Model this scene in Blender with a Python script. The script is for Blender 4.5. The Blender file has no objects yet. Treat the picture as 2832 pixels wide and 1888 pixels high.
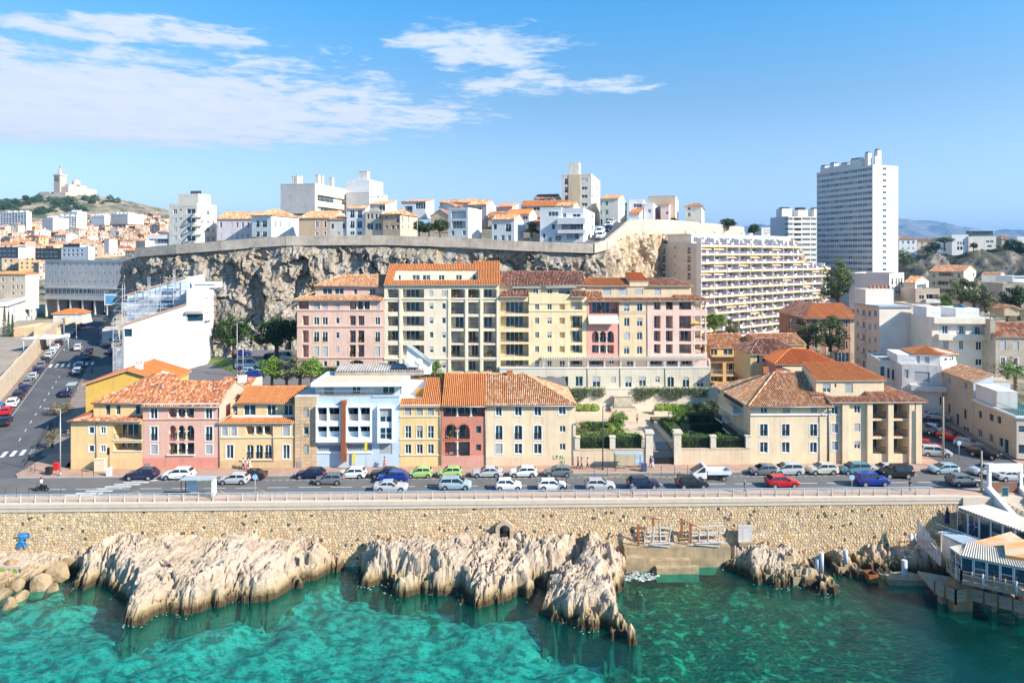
import bpy,math,random
import numpy as np
from mathutils import Vector,Matrix
R_=math.radians
rnd=random.Random(7)
SC=bpy.context.scene
COL=SC.collection
# ---------------------------------------------------------------- camera, sky, sun, exposure
F,HZ,CX,CAMH=1888.0,708.0,1416.0,32.0
cd=bpy.data.cameras.new('camera');cam=bpy.data.objects.new('camera',cd);COL.objects.link(cam)
cd.lens=24;cd.sensor_width=36;cd.shift_y=-(944-HZ)/2832;cd.clip_start=.5;cd.clip_end=40000
cam.location=(0,0,CAMH);cam.rotation_euler=(R_(90),0,0)
SC.camera=cam
SUN_EL,SUN_TH=33.0,26.0
sdir=Vector((math.cos(R_(SUN_EL))*math.cos(R_(SUN_TH)),-math.cos(R_(SUN_EL))*math.sin(R_(SUN_TH)),math.sin(R_(SUN_EL))))
sl=bpy.data.lights.new('sun','SUN');sun=bpy.data.objects.new('sun',sl);COL.objects.link(sun)
sl.energy=4.8;sl.angle=R_(.53);sl.color=(1,.93,.82)
sun.rotation_euler=sdir.to_track_quat('Z','Y').to_euler();sun.location=(60,-30,120)
SC.view_settings.view_transform='Standard';SC.view_settings.look='None'
SC.view_settings.exposure=.95;SC.view_settings.gamma=1;SC.view_settings.use_curve_mapping=False
SC.cycles.max_bounces=6;SC.cycles.diffuse_bounces=3;SC.cycles.glossy_bounces=3;SC.cycles.transparent_max_bounces=12
SC.cycles.volume_bounces=0;SC.cycles.use_denoising=True;SC.cycles.caustics_reflective=False;SC.cycles.caustics_refractive=False
W=bpy.data.worlds.new('World');SC.world=W;W.use_nodes=True
class NT:
 """small helper to write node trees"""
 def __init__(s,nt):s.nt=nt;nt.nodes.clear()
 def n(s,t,ins=None,**at):
  q=s.nt.nodes.new(t)
  for k,v in at.items():setattr(q,k,v)
  for k,v in(ins or{}).items():
   i=q.inputs[k]
   if isinstance(v,bpy.types.NodeSocket):s.nt.links.new(v,i)
   else:i.default_value=v
  return q
 def l(s,a,b):s.nt.links.new(a,b)
 def math(s,op,a,b=0.0,c=0.0,clamp=False):
  q=s.n('ShaderNodeMath',operation=op,use_clamp=clamp)
  for i,v in enumerate((a,b,c)):
   if isinstance(v,bpy.types.NodeSocket):s.l(v,q.inputs[i])
   else:q.inputs[i].default_value=v
  return q.outputs[0]
 def vmath(s,op,a,b=(0,0,0)):
  q=s.n('ShaderNodeVectorMath',operation=op)
  for i,v in enumerate((a,b)):
   if isinstance(v,bpy.types.NodeSocket):s.l(v,q.inputs[i])
   else:q.inputs[i].default_value=v
  return q.outputs['Value']if op in('LENGTH','DOT_PRODUCT')else q.outputs[0]
 def mix(s,f,a,b,mode='MIX'):
  q=s.n('ShaderNodeMix',data_type='RGBA',blend_type=mode)
  for k,v in((0,f),(6,a),(7,b)):
   if isinstance(v,bpy.types.NodeSocket):s.l(v,q.inputs[k])
   else:q.inputs[k].default_value=(tuple(v)+(1,))[:4]if k else v
  return q.outputs[2]
 def noise(s,vec,scale,detail=4,rough=.55,dist=0,typ='FBM'):
  return s.n('ShaderNodeTexNoise',{'Vector':vec,'Scale':scale,'Detail':detail,'Roughness':rough,'Distortion':dist}).outputs[0]
 def ramp(s,f,lo,hi,a=0.0,b=1.0):
  return s.n('ShaderNodeMapRange',{'Value':f,'From Min':lo,'From Max':hi,'To Min':a,'To Max':b},clamp=True).outputs[0]
 def scalev(s,v,sc):return s.vmath('MULTIPLY',v,sc)
w=NT(W.node_tree)
skyt=w.n('ShaderNodeTexSky',sky_type='NISHITA',sun_disc=False,sun_elevation=R_(SUN_EL),sun_rotation=math.atan2(sdir.x,sdir.y),air_density=1.0,dust_density=.35,ozone_density=2.2,altitude=30)
tc=w.n('ShaderNodeTexCoord').outputs['Generated']
sep=w.n('ShaderNodeSeparateXYZ',{0:tc})
zz=w.math('MAXIMUM',sep.outputs[2],.02)
# altocumulus sheet: the view direction met with a level layer above the town
cx=w.math('DIVIDE',sep.outputs[0],zz);cy=w.math('DIVIDE',sep.outputs[1],zz)
cv=w.n('ShaderNodeCombineXYZ',{0:cx,1:cy,2:0.0}).outputs[0]
cr=w.n('ShaderNodeMapping',{0:cv,2:(0,0,R_(-14)),3:(1.0,1.0,1)}).outputs[0]
n1=w.noise(w.scalev(cr,(.55,.62,1)),1.0,3,.5,.3)
n2=w.noise(w.scalev(cr,(1.7,1.9,1)),1.9,7,.6,.35)
n3=w.noise(w.scalev(cr,(1.7,1.9,1)),7.0,5,.6,.2)
def blob(x,y,rx,ry,rot=0):
 m=w.n('ShaderNodeMapping',{0:cv,1:(x,y,0),2:(0,0,rot),3:(rx,ry,1)},vector_type='TEXTURE').outputs[0]
 return w.ramp(w.vmath('LENGTH',m),.35,1.25,1.0,0.0)
cov=blob(-3.0,4.75,3.3,2.25,-.1)
for a in((-1.0,4.9,1.25,.8,.1),(-.15,3.3,.62,.62,.5),(.05,4.0,.5,.5,0),(-1.75,3.05,.9,.35,.2),(.55,4.0,.45,.28,0)):
 cov=w.math('MAXIMUM',cov,w.math('MULTIPLY',blob(*a),.8))
dens=w.math('ADD',w.math('ADD',w.math('MULTIPLY',n2,1.2),w.math('MULTIPLY',n1,.45)),w.math('MULTIPLY',n3,.46))
dens=w.math('ADD',dens,w.math('MULTIPLY',cov,.88))
alpha=w.math('MULTIPLY',w.ramp(dens,1.49,1.74),w.ramp(cov,.02,.25))
alpha=w.math('MULTIPLY',alpha,.93)
ccol=w.mix(w.ramp(dens,1.55,2.0),(4.6,5.5,6.4),(5.9,6.1,6.4))
rp=w.n('ShaderNodeValToRGB',{0:sep.outputs[2]});el=rp.color_ramp.elements
for i,(p_,c_)in enumerate(((.05,(1.1,1.12,1.3)),(.15,(1.05,1.12,1.24)),(.21,(.90,1.08,1.13)),(.34,(.47,1.2,1.48)),(1.,(.42,1.2,1.5)))):
 e=el[i]if i<2 else el.new(p_);e.position=p_;e.color=tuple(x*.5 for x in c_)+(1,)
skyc=w.mix(1.0,skyt.outputs[0],w.mix(1.0,rp.outputs[0],(2.,2.,2.),'MULTIPLY'),'MULTIPLY')
bg=w.n('ShaderNodeBackground',{'Color':w.mix(alpha,skyc,ccol),'Strength':.084})
w.l(bg.outputs[0],w.n('ShaderNodeOutputWorld').inputs[0])
# ---------------------------------------------------------------- projection helpers: photo pixels + a distance -> a point of the place
KZ=720/2352
TL={'A1':(0,420),'A2':(700,420),'A3':(1400,420),'A4':(2112,420),'B1':(0,860),'B2':(700,860),'B3':(1400,860),'B4':(2112,860),'C1':(0,1300),'C2':(700,1300),'C3':(1400,1300),'C4':(2112,1300)}
def S(t,x,y):
 o=TL[t];return o[0]+x*KZ,o[1]+y*KZ
def at(t,x,y,d):
 sx,sy=S(t,x,y);return Vector(((sx-CX)/F*d,d,CAMH-(sy-HZ)/F*d))
def grd(t,x,y,z=0.0):
 sx,sy=S(t,x,y);d=(CAMH-z)*F/(sy-HZ);return Vector(((sx-CX)/F*d,d,z))
AF=R_(1.4)
CA,SA=math.cos(AF),math.sin(AF)
def uv(u,v,z=0.0):return Vector((u*CA-v*SA,u*SA+v*CA,z))
def u_of(t,x,v):
 """coordinate along the quay of photo column x on the upright plane v"""
 tt=(S(t,x,0)[0]-CX)/F;d=v/(CA-tt*SA);return tt*d*CA+d*SA
 # ---------------------------------------------------------------- materials
MATS={}
def mat(name,col=(.5,.5,.5),rough=.8,var=.12,scale=1.2,stretch=(1,1,1),bump=0.,bscale=25.,metal=0.,tint=None,streak=0.,spec=.4,wave=None,col2=None,grime=0.):
 if name in MATS:return MATS[name]
 m=bpy.data.materials.new(name);m.use_nodes=True;MATS[name]=m
 t=NT(m.node_tree)
 oi=t.n('ShaderNodeObjectInfo')
 vec=t.vmath('ADD',t.n('ShaderNodeTexCoord').outputs['Object'],t.n('ShaderNodeCombineXYZ',{0:t.math('MULTIPLY',oi.outputs['Random'],91.),1:t.math('MULTIPLY',oi.outputs['Random'],57.),2:0.}).outputs[0])
 v1=t.scalev(vec,stretch)
 c=col if len(col)==4 else tuple(col)+(1,)
 base=t.n('ShaderNodeRGB');base.outputs[0].default_value=c;base=base.outputs[0]
 if tint=='obj':base=t.mix(1.,base,oi.outputs['Color'],'MULTIPLY')
 if tint=='attr':base=t.mix(1.,base,t.n('ShaderNodeAttribute',attribute_name='tint').outputs[0],'MULTIPLY')
 n=t.noise(v1,scale,5,.6)
 if col2:base=t.mix(t.ramp(n,.42,.62),base,col2)
 f=t.ramp(n,.3,.7,1-var,1+var)
 if var:base=t.mix(1.,base,t.n('ShaderNodeCombineColor',{0:f,1:f,2:f}).outputs[0],'MULTIPLY')
 if streak:
  sn=t.ramp(t.noise(t.scalev(vec,(1.3,1.3,.09)),1.6,6,.65),.5,.78,0,streak)
  base=t.mix(sn,base,(.16,.12,.08))
 if grime:
  gn=t.ramp(t.noise(vec,.7,6,.7),.48,.75,0,grime)
  base=t.mix(gn,base,(.07,.055,.04))
 p=t.n('ShaderNodeBsdfPrincipled',{'Base Color':base,'Roughness':rough,'Metallic':metal})
 p.inputs['Specular IOR Level'].default_value=spec
 h=None
 if bump:h=t.math('MULTIPLY',t.noise(vec,bscale,4,.6),1.)
 if wave:
  wv=t.n('ShaderNodeTexWave',{'Vector':vec,'Scale':wave[1]},wave_type='BANDS',bands_direction=wave[0]).outputs[1]
  h=t.math('ADD',h,wv)if h else wv
  bump=bump or wave[2]
 if h:t.l(t.n('ShaderNodeBump',{'Height':h,'Strength':min(1,bump*4),'Distance':.06}).outputs[0],p.inputs['Normal'])
 t.l(p.outputs[0],t.n('ShaderNodeOutputMaterial').inputs[0])
 return m
def glass(name,col=(.012,.035,.05),rough=.04,var=0.8):
 if name in MATS:return MATS[name]
 m=bpy.data.materials.new(name);m.use_nodes=True;MATS[name]=m
 t=NT(m.node_tree);oi=t.n('ShaderNodeObjectInfo')
 vec=t.vmath('ADD',t.n('ShaderNodeTexCoord').outputs['Object'],t.n('ShaderNodeCombineXYZ',{0:t.math('MULTIPLY',oi.outputs['Random'],91.),1:0.,2:t.math('MULTIPLY',oi.outputs['Random'],37.)}).outputs[0])
 # curtains and rooms behind the pane: soft patches of lighter cloth
 cn=t.ramp(t.noise(t.scalev(vec,(1.2,1,.5)),1.1,2,.4),.5,.62,0,var)
 c=t.mix(t.math('MULTIPLY',cn,t.ramp(oi.outputs['Random'],.35,.9)),col,(.16,.19,.2))
 p=t.n('ShaderNodeBsdfPrincipled',{'Base Color':c,'Roughness':rough,'Normal':t.n('ShaderNodeBump',{'Height':t.noise(vec,.9,2),'Strength':.06,'Distance':.1}).outputs[0]})
 p.inputs['Specular IOR Level'].default_value=.8
 t.l(p.outputs[0],t.n('ShaderNodeOutputMaterial').inputs[0]);return m
def plaster(name,col,**k):
 a=dict(rough=.9,var=.09,scale=.4,bump=.05,bscale=14,streak=.32,spec=.2);a.update(k);return mat('plaster_'+name,col,**a)
 # ---------------------------------------------------------------- mesh builder
class MB:
 def __init__(s):s.v=[];s.f=[];s.m=[];s.t=[];s.sm=[]
 def face(s,pts,m=0,t=None,sm=False):
  i=len(s.v);s.v.extend(tuple(p)for p in pts);s.f.append(tuple(range(i,i+len(pts))));s.m.append(m);s.t.append(t);s.sm.append(sm)
 def box(s,x0,x1,y0,y1,z0,z1,m=0,t=None,skip=''):
  a=[(x0,y0,z0),(x1,y0,z0),(x1,y1,z0),(x0,y1,z0),(x0,y0,z1),(x1,y0,z1),(x1,y1,z1),(x0,y1,z1)]
  for k,q in(('-',(0,3,2,1)),('+',(4,5,6,7)),('f',(0,1,5,4)),('r',(1,2,6,5)),('b',(2,3,7,6)),('l',(3,0,4,7))):
   if k not in skip:s.face([a[i]for i in q],m,t)
 def prism(s,poly,z0,z1,m=0,mt=None,t=None):
  """upright prism over a ground polygon (counter-clockwise)"""
  n=len(poly);mt=m if mt is None else mt
  z1=z1 if isinstance(z1,(list,tuple))else[z1]*n
  for i in range(n):
   a,b=poly[i],poly[(i+1)%n]
   s.face([(a[0],a[1],z0),(b[0],b[1],z0),(b[0],b[1],z1[(i+1)%n]),(a[0],a[1],z1[i])],m,t)
  s.face([(p[0],p[1],z1[i])for i,p in enumerate(poly)],mt,t)
 def tube(s,p,q,r0,r1=None,n=6,m=0,cap=True,t=None):
  p,q=Vector(p),Vector(q);r1=r0 if r1 is None else r1
  d=(q-p).normalized();a=d.orthogonal().normalized();b=d.cross(a)
  i0=len(s.v)
  for c,r in((p,r0),(q,r1)):
   for k in range(n):
    an=2*math.pi*k/n;s.v.append(tuple(c+a*(r*math.cos(an))+b*(r*math.sin(an))))
  for k in range(n):
   s.f.append((i0+k,i0+(k+1)%n,i0+n+(k+1)%n,i0+n+k));s.m.append(m);s.t.append(t);s.sm.append(n>4)
  if cap:
   for o,rev in((0,1),(n,0)):
    l=[i0+o+k for k in range(n)];s.f.append(tuple(l[::-1]if rev else l));s.m.append(m);s.t.append(t);s.sm.append(False)
 def lathe(s,c,prof,n=8,m=0,t=None):
  """profile of (radius, height) turned about an upright axis"""
  for(r0,z0),(r1,z1)in zip(prof,prof[1:]):
   for k in range(n):
    a,b=2*math.pi*k/n,2*math.pi*(k+1)/n
    P=lambda r,z,an:(c[0]+r*math.cos(an),c[1]+r*math.sin(an),c[2]+z)
    s.face([P(r0,z0,a),P(r0,z0,b),P(r1,z1,b),P(r1,z1,a)],m,t,True)
 def mesh(s,name,mats):
  me=bpy.data.meshes.new(name);me.from_pydata(s.v,[],s.f)
  for q in(mats if isinstance(mats,(list,tuple))else[mats]):me.materials.append(q)
  if len(me.materials)>1:me.polygons.foreach_set('material_index',s.m)
  if any(s.sm):me.polygons.foreach_set('use_smooth',s.sm)
  if any(x is not None for x in s.t):
   a=me.attributes.new('tint','FLOAT_COLOR','FACE')
   a.data.foreach_set('color',np.array([(x if x is not None else(1,1,1))+(1,)for x in s.t],'f').ravel())
  me.update();return me
 def build(s,name,mats,parent=None,M=None,kind=None):
  return ob(name,s.mesh(name,mats),parent,M,kind)
def ob(name,me,parent=None,M=None,kind=None):
 o=bpy.data.objects.new(name,me);COL.objects.link(o)
 if parent is not None:o.parent=parent
 if M is not None:o.matrix_basis=M
 if kind:o['kind']=kind
 return o
def tag(o,label,cat,group=None,kind=None):
 o['label']=label;o['category']=cat
 if group:o['group']=group
 if kind:o['kind']=kind
 return o
def thing(name,label,cat,loc=(0,0,0),rz=0.,group=None):
 o=bpy.data.objects.new(name,None);COL.objects.link(o);o.location=loc;o.rotation_euler=(0,0,rz);o.empty_display_size=.3
 return tag(o,label,cat,group)
def setting(o):o['kind']='structure';return o
def copy_tree(o,parent=None):
 c=o.copy();COL.objects.link(c)
 if parent is not None:c.parent=parent
 for ch in list(o.children):copy_tree(ch,c)
 return c
 # fast numpy value-gradient noise for the rocks and cliffs
def _h(ix,iy,iz,seed):
 n=(ix*374761393+iy*668265263+iz*2147483647+seed*974711)&0xffffffff
 n=((n^(n>>13))*1274126177)&0xffffffff
 return((n^(n>>16))&0xffff)/32767.5-1
def vnoise(x,y,z,seed=0):
 x=np.asarray(x,float);y=np.asarray(y,float)+0*x;z=np.asarray(z,float)+0*x
 ix,iy,iz=[np.floor(q).astype(np.int64)for q in(x,y,z)]
 fx,fy,fz=x-ix,y-iy,z-iz
 fx,fy,fz=[q*q*q*(q*(q*6-15)+10)for q in(fx,fy,fz)]
 r=0
 for a in(0,1):
  for b in(0,1):
   for c in(0,1):
    r=r+_h(ix+a,iy+b,iz+c,seed)*(fx if a else 1-fx)*(fy if b else 1-fy)*(fz if c else 1-fz)
 return r
def fbm(x,y,z,o=5,g=.5,seed=0,ridge=False):
 r,a=0,1.
 for k in range(o):
  n=vnoise(x,y,z,seed+k);r=r+a*((1-2*np.abs(n))if ridge else n)
  x,y,z=x*2.03+3.1,y*2.03+1.7,z*2.03+5.3;a*=g
 return r
def facet(x,y,seed=0,tilt=1.):
 """broken rock: every cell of a jittered grid is its own tilted flat face"""
 ix,iy=np.floor(x).astype(np.int64),np.floor(y).astype(np.int64);best=np.full(x.shape,1e9);out=np.zeros(x.shape)
 for a in(-1,0,1):
  for b in(-1,0,1):
   cx_,cy_=ix+a,iy+b;z0=0*cx_;dx=x-(cx_+.5+.42*_h(cx_,cy_,z0,seed));dy=y-(cy_+.5+.42*_h(cx_,cy_,z0,seed+1));d=dx*dx+dy*dy;m=d<best;best=np.where(m,d,best)
   out=np.where(m,_h(cx_,cy_,z0,seed+2)*.6+tilt*(dx*_h(cx_,cy_,z0,seed+3)+dy*_h(cx_,cy_,z0,seed+4)),out)
 return out
def grid_mesh(name,P,mats,tint=None,smooth=True,flip=False):
 """sheet from an array of points (rows, columns, 3)"""
 r,c=P.shape[:2]
 me=bpy.data.meshes.new(name);i=np.arange(r*c).reshape(r,c)
 q=np.stack([i[:-1,:-1],i[:-1,1:],i[1:,1:],i[1:,:-1]],-1).reshape(-1,4)
 if flip:q=q[:,::-1]
 me.vertices.add(r*c);me.vertices.foreach_set('co',P.astype('f').ravel())
 me.loops.add(q.size);me.loops.foreach_set('vertex_index',q.astype('i').ravel())
 me.polygons.add(len(q));me.polygons.foreach_set('loop_start',np.arange(0,q.size,4,dtype='i'));me.polygons.foreach_set('loop_total',np.full(len(q),4,'i'))
 for m in(mats if isinstance(mats,(list,tuple))else[mats]):me.materials.append(m)
 if tint is not None:
  a=me.attributes.new('tint','FLOAT_COLOR','POINT');t=np.ones((r*c,4),'f');t[:,:3]=tint.reshape(-1,3);a.data.foreach_set('color',t.ravel())
 me.polygons.foreach_set('use_smooth',np.full(len(q),smooth))
 me.update(calc_edges=True);return me
 # ---------------------------------------------------------------- common materials
WHITE=mat('white_frame',(.8,.8,.79),.5,.04)
SHUT=mat('roller_shutter',(.72,.78,.84),.55,.04,wave=('Z',9.,.25))
GLASS=glass('window_glass',(.014,.055,.08));GLASS2=glass('pale_window_glass',(.05,.09,.12),.06,.95)
DARK=mat('dark_recess',(.03,.03,.035),.6,.1)
RAIL=mat('dark_railing',(.045,.045,.05),.5,.05,metal=.3)
GREYR=mat('grey_railing',(.42,.44,.46),.5,.05,metal=.4)
STONE=mat('pale_stone',(.66,.57,.44),.85,.12,2.)
TILE=mat('roof_tile',(1,1,1),.85,.14,3.,tint='attr',bump=.04,bscale=30,grime=.18)
GUT=mat('zinc_gutter',(.36,.33,.3),.5,.1,metal=.5)
CONC=mat('concrete',(.46,.43,.38),.9,.16,.5,streak=.35,bump=.06)
SURR=mat('white_surround',(.78,.75,.70),.8,.05,streak=.08)
CREAMS=mat('cream_surround',(.74,.62,.42),.8,.05,streak=.1)
FLATR=mat('flat_roof',(.50,.45,.38),.95,.2,.6,grime=.3)
CHIM=plaster('chimney',(.66,.58,.48))
TERRA=mat('terracotta_pot',(.45,.16,.07),.8,.1)
PAL={'orange':[(.66,.245,.08),(.70,.28,.10),(.60,.21,.07),(.72,.34,.16)],'bright':[(.70,.19,.05),(.72,.205,.055),(.67,.18,.045)],'mottle':[(.60,.19,.07),(.66,.27,.12),(.70,.46,.30),(.34,.13,.08),(.56,.19,.08),(.26,.12,.09),(.68,.30,.14)],'dark':[(.33,.14,.085),(.25,.105,.07),(.42,.20,.13),(.50,.28,.19),(.20,.09,.065)],'pale':[(.64,.30,.13),(.70,.40,.22),(.74,.52,.34),(.60,.25,.10),(.50,.22,.11)],'old':[(.52,.23,.12),(.58,.30,.18),(.45,.17,.09),(.64,.40,.27),(.36,.15,.09)]}
# ---------------------------------------------------------------- windows, railings, roofs: shared meshes
_C={}
def cache(k,fn):
 if k not in _C:_C[k]=fn()
 return _C[k]
def frame_me(w,h,n,bar=.058,rows=0):
 def mk():
  b=MB();y0,y1=.1,.17
  b.box(0,bar,y0,y1,0,h);b.box(w-bar,w,y0,y1,0,h);b.box(bar,w-bar,y0,y1,0,bar);b.box(bar,w-bar,y0,y1,h-bar,h)
  for k in range(1,n):b.box(w*k/n-bar*.7,w*k/n+bar*.7,y0-.01,y1-.01,bar,h-bar)
  for k in range(rows):z=h*(k+1)/(rows+1);b.box(bar,w-bar,y0+.012,y1-.012,z-.03,z+.03)
  return b.mesh('window',WHITE)
 return cache(('fr',round(w,1),round(h,1),n,bar,rows),mk)
def quad_me(name,w,h,y,m):
 def mk():b=MB();b.face([(0,y,0),(w,y,0),(w,y,h),(0,y,h)]);return b.mesh(name,m)
 return cache((name,round(w,1),round(h,1),y,m.name),mk)
def shut_me(w,h,m=None):
 def mk():b=MB();b.box(.03,w-.03,.06,.095,0,h,skip='b');return b.mesh('shutter',m or SHUT)
 return cache(('sh',round(w,1),round(h,1),m and m.name),mk)
def surr_me(w,h,m,sw=.14,pr=.03):
 def mk():
  b=MB();e=.004
  b.box(-sw,e,-pr,.02,-sw,h+sw,skip='b');b.box(w-e,w+sw,-pr,.02,-sw,h+sw,skip='b')
  b.box(e,w-e,-pr,.02,h-e,h+sw,skip='blr');b.box(e,w-e,-pr-.02,.02,-sw,e,skip='blr');return b.mesh('surround',m)
 return cache(('su',round(w,1),round(h,1),m.name,sw),mk)
def rail_me(w,h,m,sp=.16):
 def mk():
  b=MB();b.box(0,w,-.03,.03,h-.06,h);b.box(0,w,-.02,.02,.06,.1)
  n=max(2,int(w/sp))
  for k in range(n+1):x=w*k/n;b.box(x-.012,x+.012,-.012,.012,.1 if 0<k<n else 0,h-.06,skip='+-')
  return b.mesh('railing',m)
 return cache(('ra',round(w,1),round(h,1),m.name,sp),mk)
def column_me(h,r=.16):
 def mk():
  b=MB();b.box(-r*1.5,r*1.5,-r*1.5,r*1.5,0,.12);b.lathe((0,0,.12),[(r*1.2,0),(r,.08),(r*.95,h-.4),(r*1.1,h-.34),(r*1.45,h-.24)],8);b.box(-r*1.6,r*1.6,-r*1.6,r*1.6,h-.12,h);return b.mesh('column',STONE)
 return cache(('co',round(h,1),r),mk)
def tiles(mb,poly,pal,pitch=.3,L=.5,r=random.Random(3)):
 """rows of curved clay tiles laid over a plane polygon; each tile is three faces of its own"""
 P=[Vector(p)for p in poly];n=Vector((0,0,0))
 for i in range(len(P)):n+=P[i].cross(P[(i+1)%len(P)])
 n.normalize();n=n if n.z>0 else-n
 dn=(Vector((0,0,-1))-n*-n.z).normalized();al=dn.cross(n).normalized();o=P[0]
 q=[((p-o).dot(al),(p-o).dot(dn))for p in P]
 a0,a1=min(x[0]for x in q),max(x[0]for x in q);k=max(1,round((a1-a0)/pitch));pt=(a1-a0)/k;hw=pt*.31;hh=pt*.34
 for i in range(k):
  a=a0+(i+.5)*pt;bs=[];cf=r.uniform(.86,1.08);sp_=len(pal)>4
  for(xa,ya),(xb,yb)in zip(q,q[1:]+q[:1]):
   if(xa-a)*(xb-a)<0:bs.append(ya+(yb-ya)*(a-xa)/(xb-xa))
  if len(bs)<2:continue
  b0,b1=min(bs),max(bs);m=max(1,round((b1-b0)/L));st=(b1-b0)/m
  for j in range(m):
   c=r.choice(pal)if sp_ or r.random()<.12 else pal[0];f=cf*r.uniform(.95,1.05);c=tuple(min(1,x*f)for x in c);y0=b0+j*st;y1=y0+st
   pr=[]
   for yy,lift,s in((y0,.012,.86),(y1,.035,1.05)):
    pr.append([o+al*(a+dx*s)+dn*yy+n*(dz+lift)for dx,dz in((-hw,0),(-hw*.5,hh),(hw*.5,hh),(hw,0))])
   for e in range(3):mb.face([pr[1][e],pr[1][e+1],pr[0][e+1],pr[0][e]],0,c)
   if j==m-1:mb.face([pr[1][3],pr[1][2],pr[1][1],pr[1][0]],0,tuple(x*.8 for x in c))
def tile_roof(parent,polys,pal='orange',pitch=.3,L=.5,th=.14,ridges=(),name='roof',fine=True):
 """roof slab with its tiles as a sub-part"""
 b=MB();pl=PAL[pal];base=tuple(x*.5 for x in pl[0])  # clay darkened: shade between the tile rows painted into the sheet
 for p in polys:
  P=[Vector(q)for q in p];n=(P[1]-P[0]).cross(P[2]-P[0]);P=P if n.z>0 else P[::-1]
  b.face(P,0,base);b.face([q-Vector((0,0,th))for q in P[::-1]],0,(.5,.42,.32))
  for i in range(len(P)):a,c=P[i],P[(i+1)%len(P)];d=Vector((0,0,th));b.face([a-d,c-d,c,a],0,(.6,.45,.33))
 o=b.build(name,TILE,parent)
 if fine:
  t=MB();r=random.Random(len(polys)*7+int(abs(polys[0][0][0]*13)))
  for p in polys:tiles(t,p,pl,pitch,L,r)
  for a,c in ridges:
   a,c=Vector(a),Vector(c);k=max(1,int((c-a).length/.5))
   for i in range(k):t.tube(a.lerp(c,i/k),a.lerp(c,(i+1)/k),.14,.16,6,cap=False,t=tuple(x*r.uniform(.8,1.15)for x in r.choice(pl)))
  t.build('roof_tile',TILE,o,kind='stuff')
 return o
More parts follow.
